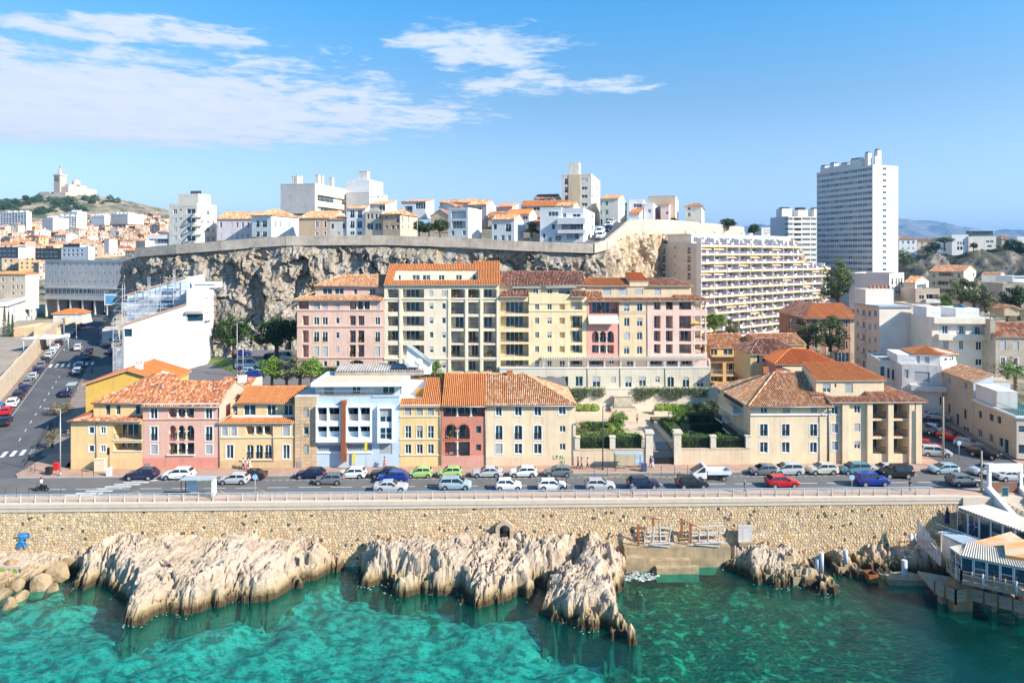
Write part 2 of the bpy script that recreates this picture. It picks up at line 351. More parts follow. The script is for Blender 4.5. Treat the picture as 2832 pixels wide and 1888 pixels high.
class Bld:
 """a house: root Empty at the foot of its front corner; x along the front, y into the house, z up"""
 def __init__(s,name,label,cat,t,x0,x1,yb,v=None,d=None,z0=None,ang=AF,depth=10.,wall=None,group=None):
  s.t,s.ang,s.wm,s.depth=t,ang,wall,depth
  ca,sa=math.cos(ang),math.sin(ang)
  if v is None:
   P=at(t,x0,yb,d);v=-P.x*sa+P.y*ca
  def uu(x):
   tt=(S(t,x,0)[0]-CX)/F;dd=v/(ca-tt*sa);return tt*dd*ca+dd*sa,dd
  (u0,d0),(u1,_)=uu(x0),uu(x1)
  if z0 is None:z0=CAMH-(S(t,x0,yb)[1]-HZ)/F*d0
  s.w,s.z0=u1-u0,z0
  s.root=thing(name,label,cat,(u0*ca-v*sa,u0*sa+v*ca,z0),ang,group)
  s.M=Matrix.Translation(s.root.location)@Matrix.Rotation(ang,4,'Z');s.I=s.M.inverted()
  s.C=s.I@Vector((0,0,CAMH))
 def plane(s,p,off=0.):
  if p=='F':return Vector((0,off,0)),Vector((1,0,0)),Vector((0,-1,0))
  if p=='R':return Vector((s.w-off,0,0)),Vector((0,1,0)),Vector((1,0,0))
  return Vector((off,s.depth,0)),Vector((0,-1,0)),Vector((-1,0,0))
 def hit(s,pl,x,y,t=None):
  O,U,N=pl;sx,sy=S(t or s.t,x,y)
  D=s.I.to_3x3()@Vector(((sx-CX)/F,1,-(sy-HZ)/F));k=(O-s.C).dot(N)/D.dot(N);P=s.C+D*k
  return(P-O).dot(U),P.z
 def zp(s,x,y,off=0.,p='F',t=None):return s.hit(s.plane(p,off),x,y,t)[1]
 def up(s,x,y=1000,off=0.,p='F',t=None):return s.hit(s.plane(p,off),x,y,t)[0]
 def MP(s,pl,u,z,yin=0.):
  O,U,N=pl;m=Matrix(((U.x,-N.x,0,0),(U.y,-N.y,0,0),(0,0,1,0),(0,0,0,1)))
  return Matrix.Translation(O+U*u+Vector((0,0,z))-N*yin)@m
 def wall(s,p='F',ops=(),top=None,u=None,z=None,off=0.,m=None,name='wall',gable=(),t=None,ldep=1.5,rail=None,extra=(),thick=False):
  """one wall with real openings; ops: (kind, x0, y0, x1, y1) in photo pixels"""
  pl=s.plane(p,off);O,U,N=pl;m=m or s.wm
  if u is None:u=(0.,s.w)if p=='F'else(0.,s.depth)
  if z is None:z=(0.,s.zp(*(top if isinstance(top,tuple)else(s.x_for(p),top)),off,p,t))
  elif z[1]is None:z=(z[0],s.zp(*(top if isinstance(top,tuple)else(s.x_for(p),top)),off,p,t))
  rects=[]
  for o in ops:
   k,x0,y0,x1,y1=o[:5]
   (ua,zb),(ub,za)=s.hit(pl,x0,y0,t),s.hit(pl,x1,y1,t)
   ub,za2=ub,za
   if '+'in k:ua+=.13;ub-=.13;zb-=.13;za2+=.13
   ua,ub=max(ua,u[0]+.06),min(ub,u[1]-.06);za2=max(za2,z[0]+.04);zb=min(zb,z[1]-.06)
   if ub-ua<.12 or zb-za2<.12:continue
   rects.append((ua,ub,za2,zb,k,o[5]if len(o)>5 else{}))
  for o in extra:rects.append(o)
  b=MB();P3=lambda a,c,y=0.:O+U*a+Vector((0,0,c))-N*y
  us=sorted({u[0],u[1],*[r[0]for r in rects],*[r[1]for r in rects]});zs=sorted({z[0],z[1],*[r[2]for r in rects],*[r[3]for r in rects]})
  for i in range(len(us)-1):
   run=None
   for j in range(len(zs)-1):
    cu,cz=(us[i]+us[i+1])/2,(zs[j]+zs[j+1])/2
    hole=any(r[0]<cu<r[1]and r[2]<cz<r[3]for r in rects)
    if not hole:run=(run[0],zs[j+1])if run else(zs[j],zs[j+1])
    if(hole or j==len(zs)-2)and run:
     b.face([P3(us[i],run[0]),P3(us[i+1],run[0]),P3(us[i+1],run[1]),P3(us[i],run[1])]);run=None
  for g in gable:b.face([P3(*q)for q in g])
  for ua,ub,za,zb,k,kw in rects:
   dp=kw.get('d',ldep)if k[0]=='L'else.2
   c=[(ua,za),(ub,za),(ub,zb),(ua,zb)]
   for i in range(4):
    q,r=c[i],c[(i+1)%4];b.face([P3(*q),P3(*q,dp),P3(*r,dp),P3(*r)],1 if(k[0]=='L'and i==0 and 'f'in k)else 0)
   if k[0]=='L':b.face([P3(*q,dp)for q in c],2 if 'c'in k else 0)
  bo=b.build(name,[m,kw_mat('f'),kw_mat('c')],s.root)
  for ua,ub,za,zb,k,kw in rects:s.fit(pl,ua,ub,za,zb,k,kw,m,dp=kw.get('d',ldep),rail=rail)
  return bo
 def x_for(s,p):return 0
 def fit(s,pl,ua,ub,za,zb,k,kw,m,dp=1.5,rail=None):
  w,h=ub-ua,zb-za;M=s.MP(pl,ua,za);K=k[0];R=s.root
  if K=='L':
   n=next((int(c)for c in k if c.isdigit()),1)
   dw=min(w*(.62 if n==1 else.8),max(1.2,w-.5));dh=min(2.3,h-.12);side=kw.get('s',rnd.choice((0,.5,1)))
   x=ua+.15+(w-.3-dw)*side;Md=s.MP(pl,x,za+.05,dp-.2)
   if 's'in k:ob('shutter',shut_me(dw,dh),R,Md)
   elif 'n'not in k:
    fo=ob('patio_door',frame_me(dw,dh,max(2,round(dw/.95))),R,Md);ob('pane',quad_me('pane',dw,dh,.15,GLASS),fo)
   if n>1:
    for i in range(1,n):
     if 'q'in k:
      bb=MB();bb.box(-.14,.14,.02,.3,0,h);bb.build('pier',m,R,s.MP(pl,ua+w*i/n,za))
     else:ob('column',column_me(h if 'a'not in k else h*.62),R,s.MP(pl,ua+w*i/n,za,.2))
   if 'a'in k:s.arch(pl,ua,ub,za+h*(.6 if n>1 else.45),zb,n,m if 'o'not in k else kw['m'])
   if 'r'in k:ob('railing',rail_me(w-.04,min(1.0,h*.45),rail or RAIL),R,s.MP(pl,ua+.02,za+.01,.08))
   if 'p'in k:
    bb=MB();bb.box(.01,w-.01,.03,.12,0,min(.95,h*.45));bb.build('parapet',kw.get('pm',m),R,M)
   return
  nl=1 if w<.8 else 2
  if K=='g':nl=max(2,round(w/1.0))
  if K=='o':
   o=ob('window',quad_me('window',w,h,.17,GLASS),R,M);return
  if K=='s':o=ob('shutter',shut_me(w,h),R,M)
  else:
   o=ob('window',frame_me(w,h,nl,.058 if w>.6 else.045,1 if 'x'in k else 0),R,M);ob('pane',quad_me('pane',w,h,.15,kw.get('gm',GLASS)),o)
   if K=='h':f=kw.get('f',.55);ob('shutter',shut_me(w,h*f),o,Matrix.Translation((0,0,h*(1-f))))
   if K=='d':ob('railing',rail_me(w-.02,min(1.,h*.45),RAIL,.13),o,Matrix.Translation((.01,.04,.02)))
  if '+'in k:ob('surround',surr_me(w,h,kw.get('sm',SURR)),R,M)
  if 'a'in k:s.arch(pl,ua,ub,zb-min(w*.28,.35),zb,1,m)
  if 'e'in k:
   for sd in(-1,1):bb=MB();bb.box(0,w*.5,-.06,-.02,0,h);bb.build('shutter',kw['sh'],R,s.MP(pl,ua-w*.5-.03 if sd<0 else ub+.03,za))
 def arch(s,pl,ua,ub,zs,zt,n,m,th=.22):
  b=MB();O,U,N=pl;P3=lambda a,c,y=0.:O+U*a+Vector((0,0,c))-N*y
  g=(ub-ua)/n;mg=.09 if n>1 else.0
  for i in range(n):
   a0,a1=ua+g*i+mg*(i>0),ua+g*(i+1)-mg*(i<n-1);r=(a1-a0)/2;c=(a0+a1)/2;hh=zt-zs-(.04 if n>1 else.0)
   pts=[(c-r*math.cos(math.pi*j/10),zs+hh*math.sin(math.pi*j/10))for j in range(11)]
   for p,q in zip(pts,pts[1:]):
    b.face([P3(*p),P3(*q),P3(q[0],zt),P3(p[0],zt)]);b.face([P3(*p,th),P3(*q,th),P3(*q),P3(*p)])
   if mg and i<n-1:b.face([P3(a1,zs),P3(a1+2*mg,zs),P3(a1+2*mg,zt),P3(a1,zt)]);b.face([P3(a1,zs,th),P3(a1+2*mg,zs,th),P3(a1+2*mg,zs),P3(a1,zs)])
  b.build('arch',m,s.root)
 def shell(s,z1,m=None,y0=0.,u=None,top=None,sides='lrb',y1=None,z0=0.,name='wall'):
  """the plain walls behind the front, with a flat top"""
  u=u or(0,s.w);b=MB();d=y1 or s.depth
  q={'l':[(u[0],d),(u[0],y0)],'r':[(u[1],y0),(u[1],d)],'b':[(u[1],d),(u[0],d)]}
  for k in sides:(ax,ay),(bx,by)=q[k];b.face([(ax,ay,z0),(bx,by,z0),(bx,by,z1),(ax,ay,z1)])
  if top is not None:b.face([(u[0],y0,z1),(u[1],y0,z1),(u[1],d,z1),(u[0],d,z1)],1)
  return b.build(name,[m or s.wm,top or FLATR],s.root)
 def band(s,y=None,z=None,u=None,h=.16,pr=.1,m=None,name='cornice',off=0.,x=0,p='F'):
  O,U,N=s.plane(p,off)
  if z is None:z=s.zp(x,y,off,p)
  u=u or((0,s.w)if p=='F'else(0,s.depth));b=MB();b.box(u[0],u[1],-pr,0,z-h/2,z+h/2,skip='b');return b.build(name,m or SURR,s.root,s.MP(s.plane(p,off),0,0))
 def box(s,name,x0,x1,y0,y1,z0,z1,m,skip=''):
  b=MB();b.box(x0,x1,y0,y1,z0,z1,skip=skip);return b.build(name,m,s.root)
 def pipe(s,x,z0,z1,m=None):
  b=MB();u=s.up(x)if x is not None else.1;b.tube((u,-.09,z0),(u,-.09,z1),.06,n=6);return b.build('downpipe',m or GUT,s.root)
 def gable_roof(s,ze,zr,pal='orange',rv=None,dep=None,u=None,oh=.4,os=.15,hl=0.,hr=0.,off=0.,pitch=.3,L=.5,both=True,fine=True,gut=True):
  """ridge along the front; hl, hr > 0 make hipped ends"""
  u=u or(0,s.w);dep=dep or s.depth;rv=rv or dep/2;sl=(zr-ze)/rv
  a,c=u[0]-os,u[1]+os;f,k=off-oh,off+dep+oh;zf=ze-sl*oh;sb=(zr-ze)/(dep-rv);zb=ze-sb*oh;rl=(a+hl if hl else a);rr=(c-hr if hr else c);r=off+rv
  ps=[[(a,f,zf),(c,f,zf),(rr,r,zr),(rl,r,zr)]]
  if both:ps.append([(c,k,zb),(a,k,zb),(rl,r,zr),(rr,r,zr)])
  if hl:ps.append([(a,k,zb),(a,f,zf),(rl,r,zr)])
  if hr:ps.append([(c,f,zf),(c,k,zb),(rr,r,zr)])
  rg=[((rl,r,zr+.05),(rr,r,zr+.05))]
  if hl:rg+=[((a,f,zf+.05),(rl,r,zr+.05))]
  if hr:rg+=[((c,f,zf+.05),(rr,r,zr+.05))]
  o=tile_roof(s.root,ps,pal,pitch,L,ridges=rg,fine=fine)
  if gut:b=MB();b.tube((a,f-.05,zf-.1),(c,f-.05,zf-.1),.07,n=6);b.build('gutter',GUT,s.root)
  b=MB()
  if not hl:b.face([(u[0],off+dep,ze),(u[0],off,ze),(u[0],r,zr-.1)])
  if not hr:b.face([(u[1],off,ze),(u[1],off+dep,ze),(u[1],r,zr-.1)])
  if b.f:b.build('gable',s.wm,s.root)
  return o
 def chimney(s,x,y,z0,z1,w=.7,d=.5,pots=1,m=None):
  b=MB();b.box(x,x+w,y,y+d,z0,z1);b.box(x-.06,x+w+.06,y-.06,y+d+.06,z1,z1+.1);c=b.build('chimney',m or CHIM,s.root)
  b=MB()
  for i in range(pots):b.tube((x+w*(i+.5)/pots,y+d/2,z1+.1),(x+w*(i+.5)/pots,y+d/2,z1+.45),.11,.09,6)
  if pots:b.build('chimney_pot',TERRA,c)
  return c
def kw_mat(k):return mat('terrace_floor',(.42,.20,.11),.8,.1)if k=='f'else mat('orange_recess',(.60,.27,.10),.9,.08)
# ================================================================ ground, road, sea wall
Z={}
VW,VK,VN,VF=90.0,92.1,100.3,103.8
ASPH=mat('asphalt',(.15,.142,.135),.92,.16,.35,bump=.05,bscale=40,grime=.12)
ASPH2=mat('side_street_asphalt',(.10,.10,.105),.92,.18,.25,bump=.05,bscale=30)
PAVE=mat('pink_pavement',(.42,.27,.20),.9,.14,.6,bump=.04,grime=.2)
WALK=mat('quay_pavement',(.50,.34,.25),.9,.1,.6,bump=.03,grime=.12)
KERB=mat('kerb_stone',(.42,.39,.35),.85,.12)
PAINT=mat('road_paint',(.74,.74,.72),.7,.16,3.,grime=.25)
YELL=mat('yellow_road_paint',(.62,.40,.07),.7,.2,3.,grime=.3)
EARTH=mat('earth',(.26,.21,.14),.95,.25,.2,col2=(.34,.29,.2))
def sheet(name,pts,m,kind='structure'):
 b=MB();b.face(pts);return b.build(name,m,kind=kind)
U0,U1=-115.,125.
sheet('road',[uv(U0,VK),uv(U1,VK),uv(U1,VN),uv(U0,VN)],ASPH)
# south pavement along the sea wall
b=MB();b.box(0,U1-U0,0,VK-VW,0,.13,0);b.build('quay_pavement',WALK,M=Matrix.Translation(uv(U0,VW))@Matrix.Rotation(AF,4,'Z'),kind='structure')
b=MB();b.box(0,U1-U0,0,.18,0,.135);b.build('kerb',KERB,M=Matrix.Translation(uv(U0,VK))@Matrix.Rotation(AF,4,'Z'),kind='structure')
# north pavement between the two side streets
ua,ub=u_of('B1',640,VF)-6.6,u_of('B4',1420,VF)+2.5
b=MB();b.prism([(ua+1.2,VN),(ub-1,VN),(ub+.6,VN+.7),(ub+.6,VF+2),(ub+.6,VF+26),(ub-2.5,VF+26),(ub-2.5,VF+1.),(ua+5,VF+1.),(ua+2.2,VF+9),(ua-1.4,VF+7.5),(ua,VN+1.2)],0,.13)
b.build('north_pavement',PAVE,M=Matrix.Rotation(AF,4,'Z'),kind='structure')
b=MB();b.box(ua+1.2,ub-1,VN-.17,VN-.003,0,.14);b.build('north_kerb',KERB,M=Matrix.Rotation(AF,4,'Z'),kind='structure')
# painted marks
def strip(mb,u0,u1,v0,v1,z=.006):mb.face([uv(u0,v0,z),uv(u1,v0,z),uv(u1,v1,z),uv(u0,v1,z)])
b=MB();u=-62.
while u<75:
 strip(b,u,u+3.,95.15,95.29);u+=4.35
u=-50.
while u<62:
 strip(b,u,u+.55,98.35,98.45);u+=.95
b.build('lane_marking',PAINT,kind='structure')
b=MB()
for k in range(9):
 v=92.5+k*.86;u=-57.4+k*.8;strip(b,u,u+(3.6 if k<8 else 5.5),v,v+.42)
b.build('crosswalk',PAINT,kind='structure')
def zig(mb,pts,wd=.13,z=.006):
 for p,q in zip(pts,pts[1:]):
  p,q=Vector(p),Vector(q);n=(q-p).normalized();n=Vector((-n.y,n.x))*wd/2
  mb.face([uv(*(p-n),z),uv(*(q-n),z),uv(*(q+n),z),uv(*(p+n),z)])
b=MB()
for s0,v0,v1 in((u_of('C1',710,93),92.5,94.3),):
 x=s0
 for k in range(5):zig(b,[(x,v0),(x+1.5,v1),(x+3.,v0+.1)]);x+=5.6
for x in(u_of('C3',880,97),u_of('C3',1150,97),u_of('C3',1480,97),u_of('C3',1900,97)):
 zig(b,[(x-3.2,99.6),(x,97.9),(x+3.2,99.6)])
b.build('bus_stop_marking',YELL,kind='structure')
# ---- the sea wall: rubble stones, every stone with its own edges
WZ=-8.0
CAPM=mat('wall_cap',(.62,.51,.40),.85,.08,.8,streak=.15)
swl=thing('sea_wall','long rubble stone sea wall carrying the quay above the rocks','wall',uv(0,VW),AF)
b=MB();L0,L1=-90.,62.;b.face([(L0,-1.55,-9),(L1,-1.55,-9),(L1,-.62,-.9),(L0,-.62,-.9)])
b.build('mortar',mat('old_mortar',(.34,.255,.17),.95,.25,1.5,bump=.2),swl)
b=MB();b.box(L0,L1,-.78,0,-.9,.02);b.box(L0,L1,-.86,.05,-.42,.10);b.build('coping',CAPM,swl)
STN=mat('rubble_stone',(1,1,1),.92,.22,1.6,tint='attr',bump=.14,bscale=6,grime=.2)
STN1=mat('rubble_stone_single',(1,1,1),.92,.22,1.6,tint='obj',bump=.14,bscale=6,grime=.2)
SPAL=[(.66,.47,.27),(.60,.43,.26),(.72,.55,.36),(.57,.39,.22),(.68,.45,.21),(.54,.42,.30),(.76,.60,.41),(.60,.39,.19),(.50,.37,.24)]
def cells(nx,ny,sx,sy,r,jit=.46):
 """Voronoi cells of a jittered grid: irregular stones that fit each other"""
 px=[[((i+.5*(j%2)+r.uniform(-jit,jit))*sx,(j+r.uniform(-jit,jit)*.8)*sy)for i in range(nx)]for j in range(ny)]
 out=[]
 for j in range(1,ny-1):
  for i in range(1,nx-1):
   c=px[j][i];poly=[(c[0]-sx*1.3,c[1]-sy*1.3),(c[0]+sx*1.3,c[1]-sy*1.3),(c[0]+sx*1.3,c[1]+sy*1.3),(c[0]-sx*1.3,c[1]+sy*1.3)]
   for dj in(-1,0,1):
    for di in(-1,0,1):
     if di or dj:
      q=px[j+dj][i+di];nx_,ny_=q[0]-c[0],q[1]-c[1];h=(q[0]**2+q[1]**2-c[0]**2-c[1]**2)/2
      new=[]
      for a,bb in zip(poly,poly[1:]+poly[:1]):
       da,db=a[0]*nx_+a[1]*ny_-h,bb[0]*nx_+bb[1]*ny_-h
       if da<=0:new.append(a)
       if da*db<0:t=da/(da-db);new.append((a[0]+(bb[0]-a[0])*t,a[1]+(bb[1]-a[1])*t))
      poly=new
      if len(poly)<3:break
    if len(poly)<3:break
   if len(poly)>=3:out.append((c,poly))
 return out
def stone_faces(mb,poly,place,r,gap=.009,t=None):
 cx=sum(p[0]for p in poly)/len(poly);cy=sum(p[1]for p in poly)/len(poly);rad=max(math.hypot(p[0]-cx,p[1]-cy)for p in poly)
 k=max(.5,1-gap/max(rad,.06));pr=r.uniform(.025,.075);tx,ty=r.uniform(-.14,.14),r.uniform(-.18,.06)
 ring=lambda f,h:[place(cx+(p[0]-cx)*f,cy+(p[1]-cy)*f,h+((p[0]-cx)*tx+(p[1]-cy)*ty)*(h>0))for p in poly]
 o,i1=ring(k,-.03),ring(k*.78,pr);n=len(poly)
 for a in range(n):mb.face([o[a],o[(a+1)%n],i1[(a+1)%n],i1[a]],0,t)
 mb.face(i1,0,t)
def on_wall(x,z,h):f=(z+.9)/-8.1;return(L0+x,-.62-.93*f-h,z)
r=random.Random(11);b=MB();H=7.0
cl=cells(430,25,.355,.33,r);big=[]
big=sorted(cl,key=lambda c:-abs(sum(p[0]*q[1]-q[0]*p[1]for p,q in zip(c[1],c[1][1:]+c[1][:1]))))
bigset=set(id(c)for c in big[:260])
for c in cl:
 z0=-1.05-(c[0][1]-.33);poly=[(p[0],-1.05-(p[1]-.33))for p in c[1]][::-1]
 if c[0][0]>151.5 or z0<-8.6:continue
 poly=[(p[0],min(p[1],-.93))for p in poly]
 col=tuple(x*.62+y*.38 for x,y in zip(r.choice(SPAL),(.62,.465,.285)));f=r.uniform(.86,1.08);col=tuple(min(.8,x*f)for x in col)
 if r.random()<.022:col=(.10,.08,.055)
 if id(c)in bigset:
  m1=MB();cx,cy=c[0][0],z0;stone_faces(m1,[(p[0]-cx,p[1]-cy)for p in poly],lambda x,z,h:(x,-h+.115*z,z),r)
  o=m1.build('stone',STN1,swl,Matrix.Translation(on_wall(cx,cy,0)));o.color=col+(1,)
 else:stone_faces(b,poly,on_wall,r,t=col)
b.build('rubble',STN,swl,kind='stuff')
# arched doorway low in the wall
def wu(t,x):return u_of(t,x,VW-1)
dx=wu('C2',2272);b=MB();dz0,dz1=-5.55,-2.9
b.box(dx-.62,dx+.62,-1.62,-1.3,dz0,dz1-.5);b.lathe((dx,-1.46,dz1-.5),[(.62,0),(.52,.35),(.3,.55),(0,.62)],10);b.build('doorway',mat('door_hole',(.02,.015,.012),.9,0),swl)
b=MB()
for k in range(9):
 a0=math.pi*k/8.;
 if k<8:
  a1=a0+math.pi/8-.02;P=lambda rr,a,y:(dx-rr*math.cos(a),y,dz1-.55+rr*math.sin(a))
  b.face([P(.68,a0,-1.75),P(.68,a1,-1.75),P(1.2,a1,-1.75),P(1.2,a0,-1.75)]);b.face([P(1.2,a0,-1.75),P(1.2,a1,-1.75),P(1.2,a1,-1.2),P(1.2,a0,-1.2)])
  b.face([P(.68,a1,-1.75),P(.68,a0,-1.75),P(.68,a0,-1.2),P(.68,a1,-1.2)])
for sx in(-1.15,.66):
 for k in range(5):b.box(dx+sx,dx+sx+.5,-1.8,-1.2,dz0+k*.44,dz0+k*.44+.41)
b.build('door_surround',mat('door_stone',(.50,.40,.28),.9,.2,1.5,grime=.3),swl)
# ---- railing on the quay
RW=mat('white_rail',(.60,.53,.47),.5,.05);RB=mat('pale_blue_rail',(.34,.50,.68),.5,.05)
rail=thing('quay_railing','long white railing with a pale blue top bar along the quay','railing',uv(0,VW,.10),AF)
b=MB();b.box(L0,L1-3.6,-.04,.04,.98,1.05);b.build('top_bar',RB,rail)
b=MB();b.box(L0,L1-3.6,-.025,.025,.12,.17);x=L0
while x<L1-3.6:b.box(x-.016,x+.016,-.012,.012,.17,.98,skip='+-b');x+=.15
b.build('baluster',RW,rail,kind='stuff')
pm=MB();pm.box(-.04,.04,-.05,.05,0,1.);pm.face([(-.03,-.05,.9),(.03,-.05,.9),(.03,-.2,-.02),(-.03,-.2,-.02)]);pm.face([(-.03,-.05,.7),(-.03,-.05,.9),(-.03,-.2,-.02),(-.03,-.12,-.02)]);pm.face([(.03,-.05,.7),(.03,-.12,-.02),(.03,-.2,-.02),(.03,-.05,.9)])
pm=pm.mesh('post',RW);x=L0
while x<L1-3.6:ob('post',pm,rail,Matrix.Translation((x,0,0)));x+=1.9
def sv3(x,y,d,dz=0.):p=at('B4',x,y,d);return p
ea=[(1430,1400),(1395,1100),(1395,980),(1470,905)];eb=[(2330,1400),(1900,1175),(1640,1030),(1560,935)];ez=[.0,.35,.9,1.6]
L_=[grd('B4',x,y,z)for(x,y),z in zip(ea,ez)];Rr=[grd('B4',x,y,z)for(x,y),z in zip(eb,ez)];b=MB();L_[0]=uv(u_of('B4',1425,VN),VN-.05,-.004);Rr[0]=uv(U1,VN-.05,-.004);b.face([L_[0],Rr[0],uv(U1,104,.0),grd('B4',2330,1395,.0)])
Rr[0]=grd('B4',2330,1395,.0);b.face([uv(u_of('B4',1425,VN),VN-.05,-.004),Rr[0],Rr[1],L_[1]])
for i in range(1,3):b.face([L_[i],Rr[i],Rr[i+1],L_[i+1]])
b.face([L_[3],Rr[3],Rr[3]+Vector((4,30,1.5)),L_[3]+Vector((-6,30,1.5))]);b.build('east_street',ASPH2,kind='structure')
b=MB()
for k in range(8):p,q=grd('B4',1740+k*62,1335+k*3,.02),grd('B4',1860+k*66,1405+k*2,.02);b.face([p,p+Vector((.5,0,0)),q+Vector((.5,0,0)),q])
b.build('east_crosswalk',PAINT,kind='structure')
b=MB();R2=[p+Vector((0,0,.13))for p in Rr];b.face([R2[0],R2[0]+Vector((14,2,0)),R2[1]+Vector((8,5,0)),R2[1]])
for i in range(1,3):b.face([R2[i],R2[i]+Vector((4,2,0)),R2[i+1]+Vector((4,2,0)),R2[i+1]])
b.build('east_pavement',PAVE,kind='structure')
# ================================================================ the front row of houses on the quay
YEL=plaster("yellow",(.78,.55,.27));PINK=plaster("pink",(.70,.42,.33));SAND=plaster("sand",(.70,.54,.35));BEIGE=plaster("beige",(.78,.61,.41))
RED=plaster("red",(.58,.24,.17));CREAM=plaster('cream',(.66,.60,.44));BLUEW=plaster('pale_blue',(.48,.58,.66),streak=.08);WHITEP=plaster('white',(.80,.79,.76),streak=.06)
def base_band(B,y,m,x=0,pr=.02):
 z=B.zp(x,y);b=MB();b.box(0,B.w,-pr,0,0,z,skip='b-');b.build('plinth',m,B.root)
 # --- yellow corner house
B=Bld('yellow_house','yellow corner house beside the bollards with a deep loggia and a mottled tile roof','house','B1',640,1288,1440,v=VF,z0=.13,depth=11,wall=YEL)
ze=B.zp(640,985)
B.wall('F',[('w+',795,1038,858,1112),('w+',900,1038,965,1112),('Lr',1025,1022,1280,1168,{'d':2.2,'s':0}),('Lg',1025,1190,1280,1268,{'d':2.0,'s':0}),('w+',795,1203,858,1278),('w+',900,1203,965,1278)],z=(0,ze));B.shell(ze)
base_band(B,1335,plaster('yellow_base',(.70,.49,.25)))
B.band(1172,u=(B.up(1020),B.w),h=.12);B.band(1272,u=(B.up(1020),B.w),h=.12);B.pipe(873,.8,ze)
zs=B.zp(845,945,1.6);zt=B.zp(845,815,1.6);ul=B.up(845,900,1.6)
B.wall('F',[('o',955,848,995,935),('w',1045,848,1088,935),('w',1222,848,1268,935)],off=1.6,u=(ul,B.w),z=(zs-.5,zt),name='upper_wall');B.shell(zt,u=(ul,B.w),y0=1.6,z0=zs-.5,sides='lb')
tile_roof(B.root,[[(-.4,-.45,ze-.05),(B.w,-.45,ze-.05),(B.w,1.3,zs-.1),(2.2,1.3,zs-.1)],[(-.4,11,ze-.05),(-.4,-.45,ze-.05),(2.2,1.3,zs+.2),(ul,4,zs+1.1),(ul,11,zs+1.1)]],'mottle')
b=MB();b.tube((-.45,-.5,ze-.12),(B.w,-.5,ze-.12),.07);b.build('gutter',GUT,B.root)
zr=B.zp(1105,685,5.)
B.gable_roof(zt,zr,'mottle',rv=3.4,dep=9.4,u=(ul,B.w),off=1.6,hl=3.6)
zr2=B.zp(1150,580,8.)
tile_roof(B.root,[[(ul+2.6,6.2,zr-.3),(B.w+2.3,6.2,zr-.3),(B.w+.6,9.6,zr2),(ul+5.0,9.6,zr2)],[(ul-.3,11.5,zt),(ul+2.6,6.2,zr-.3),(ul+5.0,9.6,zr2)]],'mottle',name='rear_roof')
# --- bright orange-roofed house behind it
B=Bld('yellow_house','yellow house under a plain bright orange roof behind the corner house','house','B1',775,1500,760,d=118,z0=1,ang=R_(8),depth=12,wall=plaster('deep_yellow',(.68,.42,.10)))
ze=B.zp(775,655);zr=B.zp(1150,530,0);za=B.up(1160,530)
B.wall('F',z=(0,ze),gable=[[(0,ze),(B.w,ze),(za,zr)]]);B.shell(ze)
tile_roof(B.root,[[(-.5,-.5,ze-.15),(za,-.5,zr),(za,12,zr),(-.5,12,ze-.15)],[(za,-.5,zr),(B.w+.6,-.5,ze-.1),(B.w+.6,12,ze-.1),(za,12,zr)]],'bright',ridges=[((za,-.5,zr+.05),(za,12,zr+.05))])
b=MB();b.box(0,1.2,0,.9,0,.16);b.build('skylight',WHITE,B.root,Matrix.Translation((za+4.4,2.6,zr-1.05))@Matrix.Rotation(R_(13),4,'Y'))
B.chimney(za+.3,2,zr-.3,zr+.7,1.2,.5,3,WHITEP)
# --- pink house
B=Bld('pink_house','pink house with three tall arches, white columns and a mottled roof','house','B1',1290,1983,1438,v=VF,z0=.13,depth=12,wall=PINK)
ze=B.zp(1290,850)
B.wall('F',[('w+',1350,870,1430,980),('L3',1522,880,1752,962),('w+',1848,870,1925,980),('d+',1352,1035,1432,1178),('La3r',1525,1030,1755,1170),('d+',1848,1035,1928,1178),('s+',1355,1198,1433,1297),('L3r',1527,1190,1755,1302),('s+',1850,1200,1928,1298)],z=(0,ze));B.shell(ze)
B.band(985,m=PINK,h=.14,pr=.12);B.band(1308,u=(B.up(1512),B.up(1765)),h=.14,pr=.22);B.band(845,m=SURR,h=.15,pr=.15)
base_band(B,1335,plaster('pink_base',(.66,.28,.21)));B.box('vent',B.up(1310),B.up(1357),-.06,0,B.zp(1310,1408),B.zp(1310,1372),mat('grey_vent',(.22,.24,.27),.6),'b')
B.gable_roof(ze,B.zp(1455,635,6.),'mottle',rv=6.,dep=12);B.pipe(1985,.2,ze)
# --- small pink gabled house behind
B=Bld('pink_house','pale pink gabled house half hidden behind the mottled roofs','house','B1',1950,2352,760,v=VF+8,z0=4,depth=9,wall=plaster('pale_pink',(.72,.47,.36)))
ze=B.zp(2030,772);zr=B.zp(2255,597,6)
B.wall('F',z=(0,ze));B.shell(ze,sides='lb');B.wall('R',z=(0,ze-1.2))
tile_roof(B.root,[[(-1,-.3,ze),(B.w*.62,-.3,ze),(B.w*.62,6,zr),(-1,6,zr)]],'mottle')
b=MB();b.face([(B.w*.62,-.3,ze-1.2),(B.w*.62,9,ze-1.2),(B.w*.62,9,zr-.4),(B.w*.62,6,zr),(B.w*.62,-.3,ze-.05)]);b.build('gable',B.wm,B.root)
B.chimney(2.,4,zr-.9,zr+.5,1.2,.8,2,WHITEP)
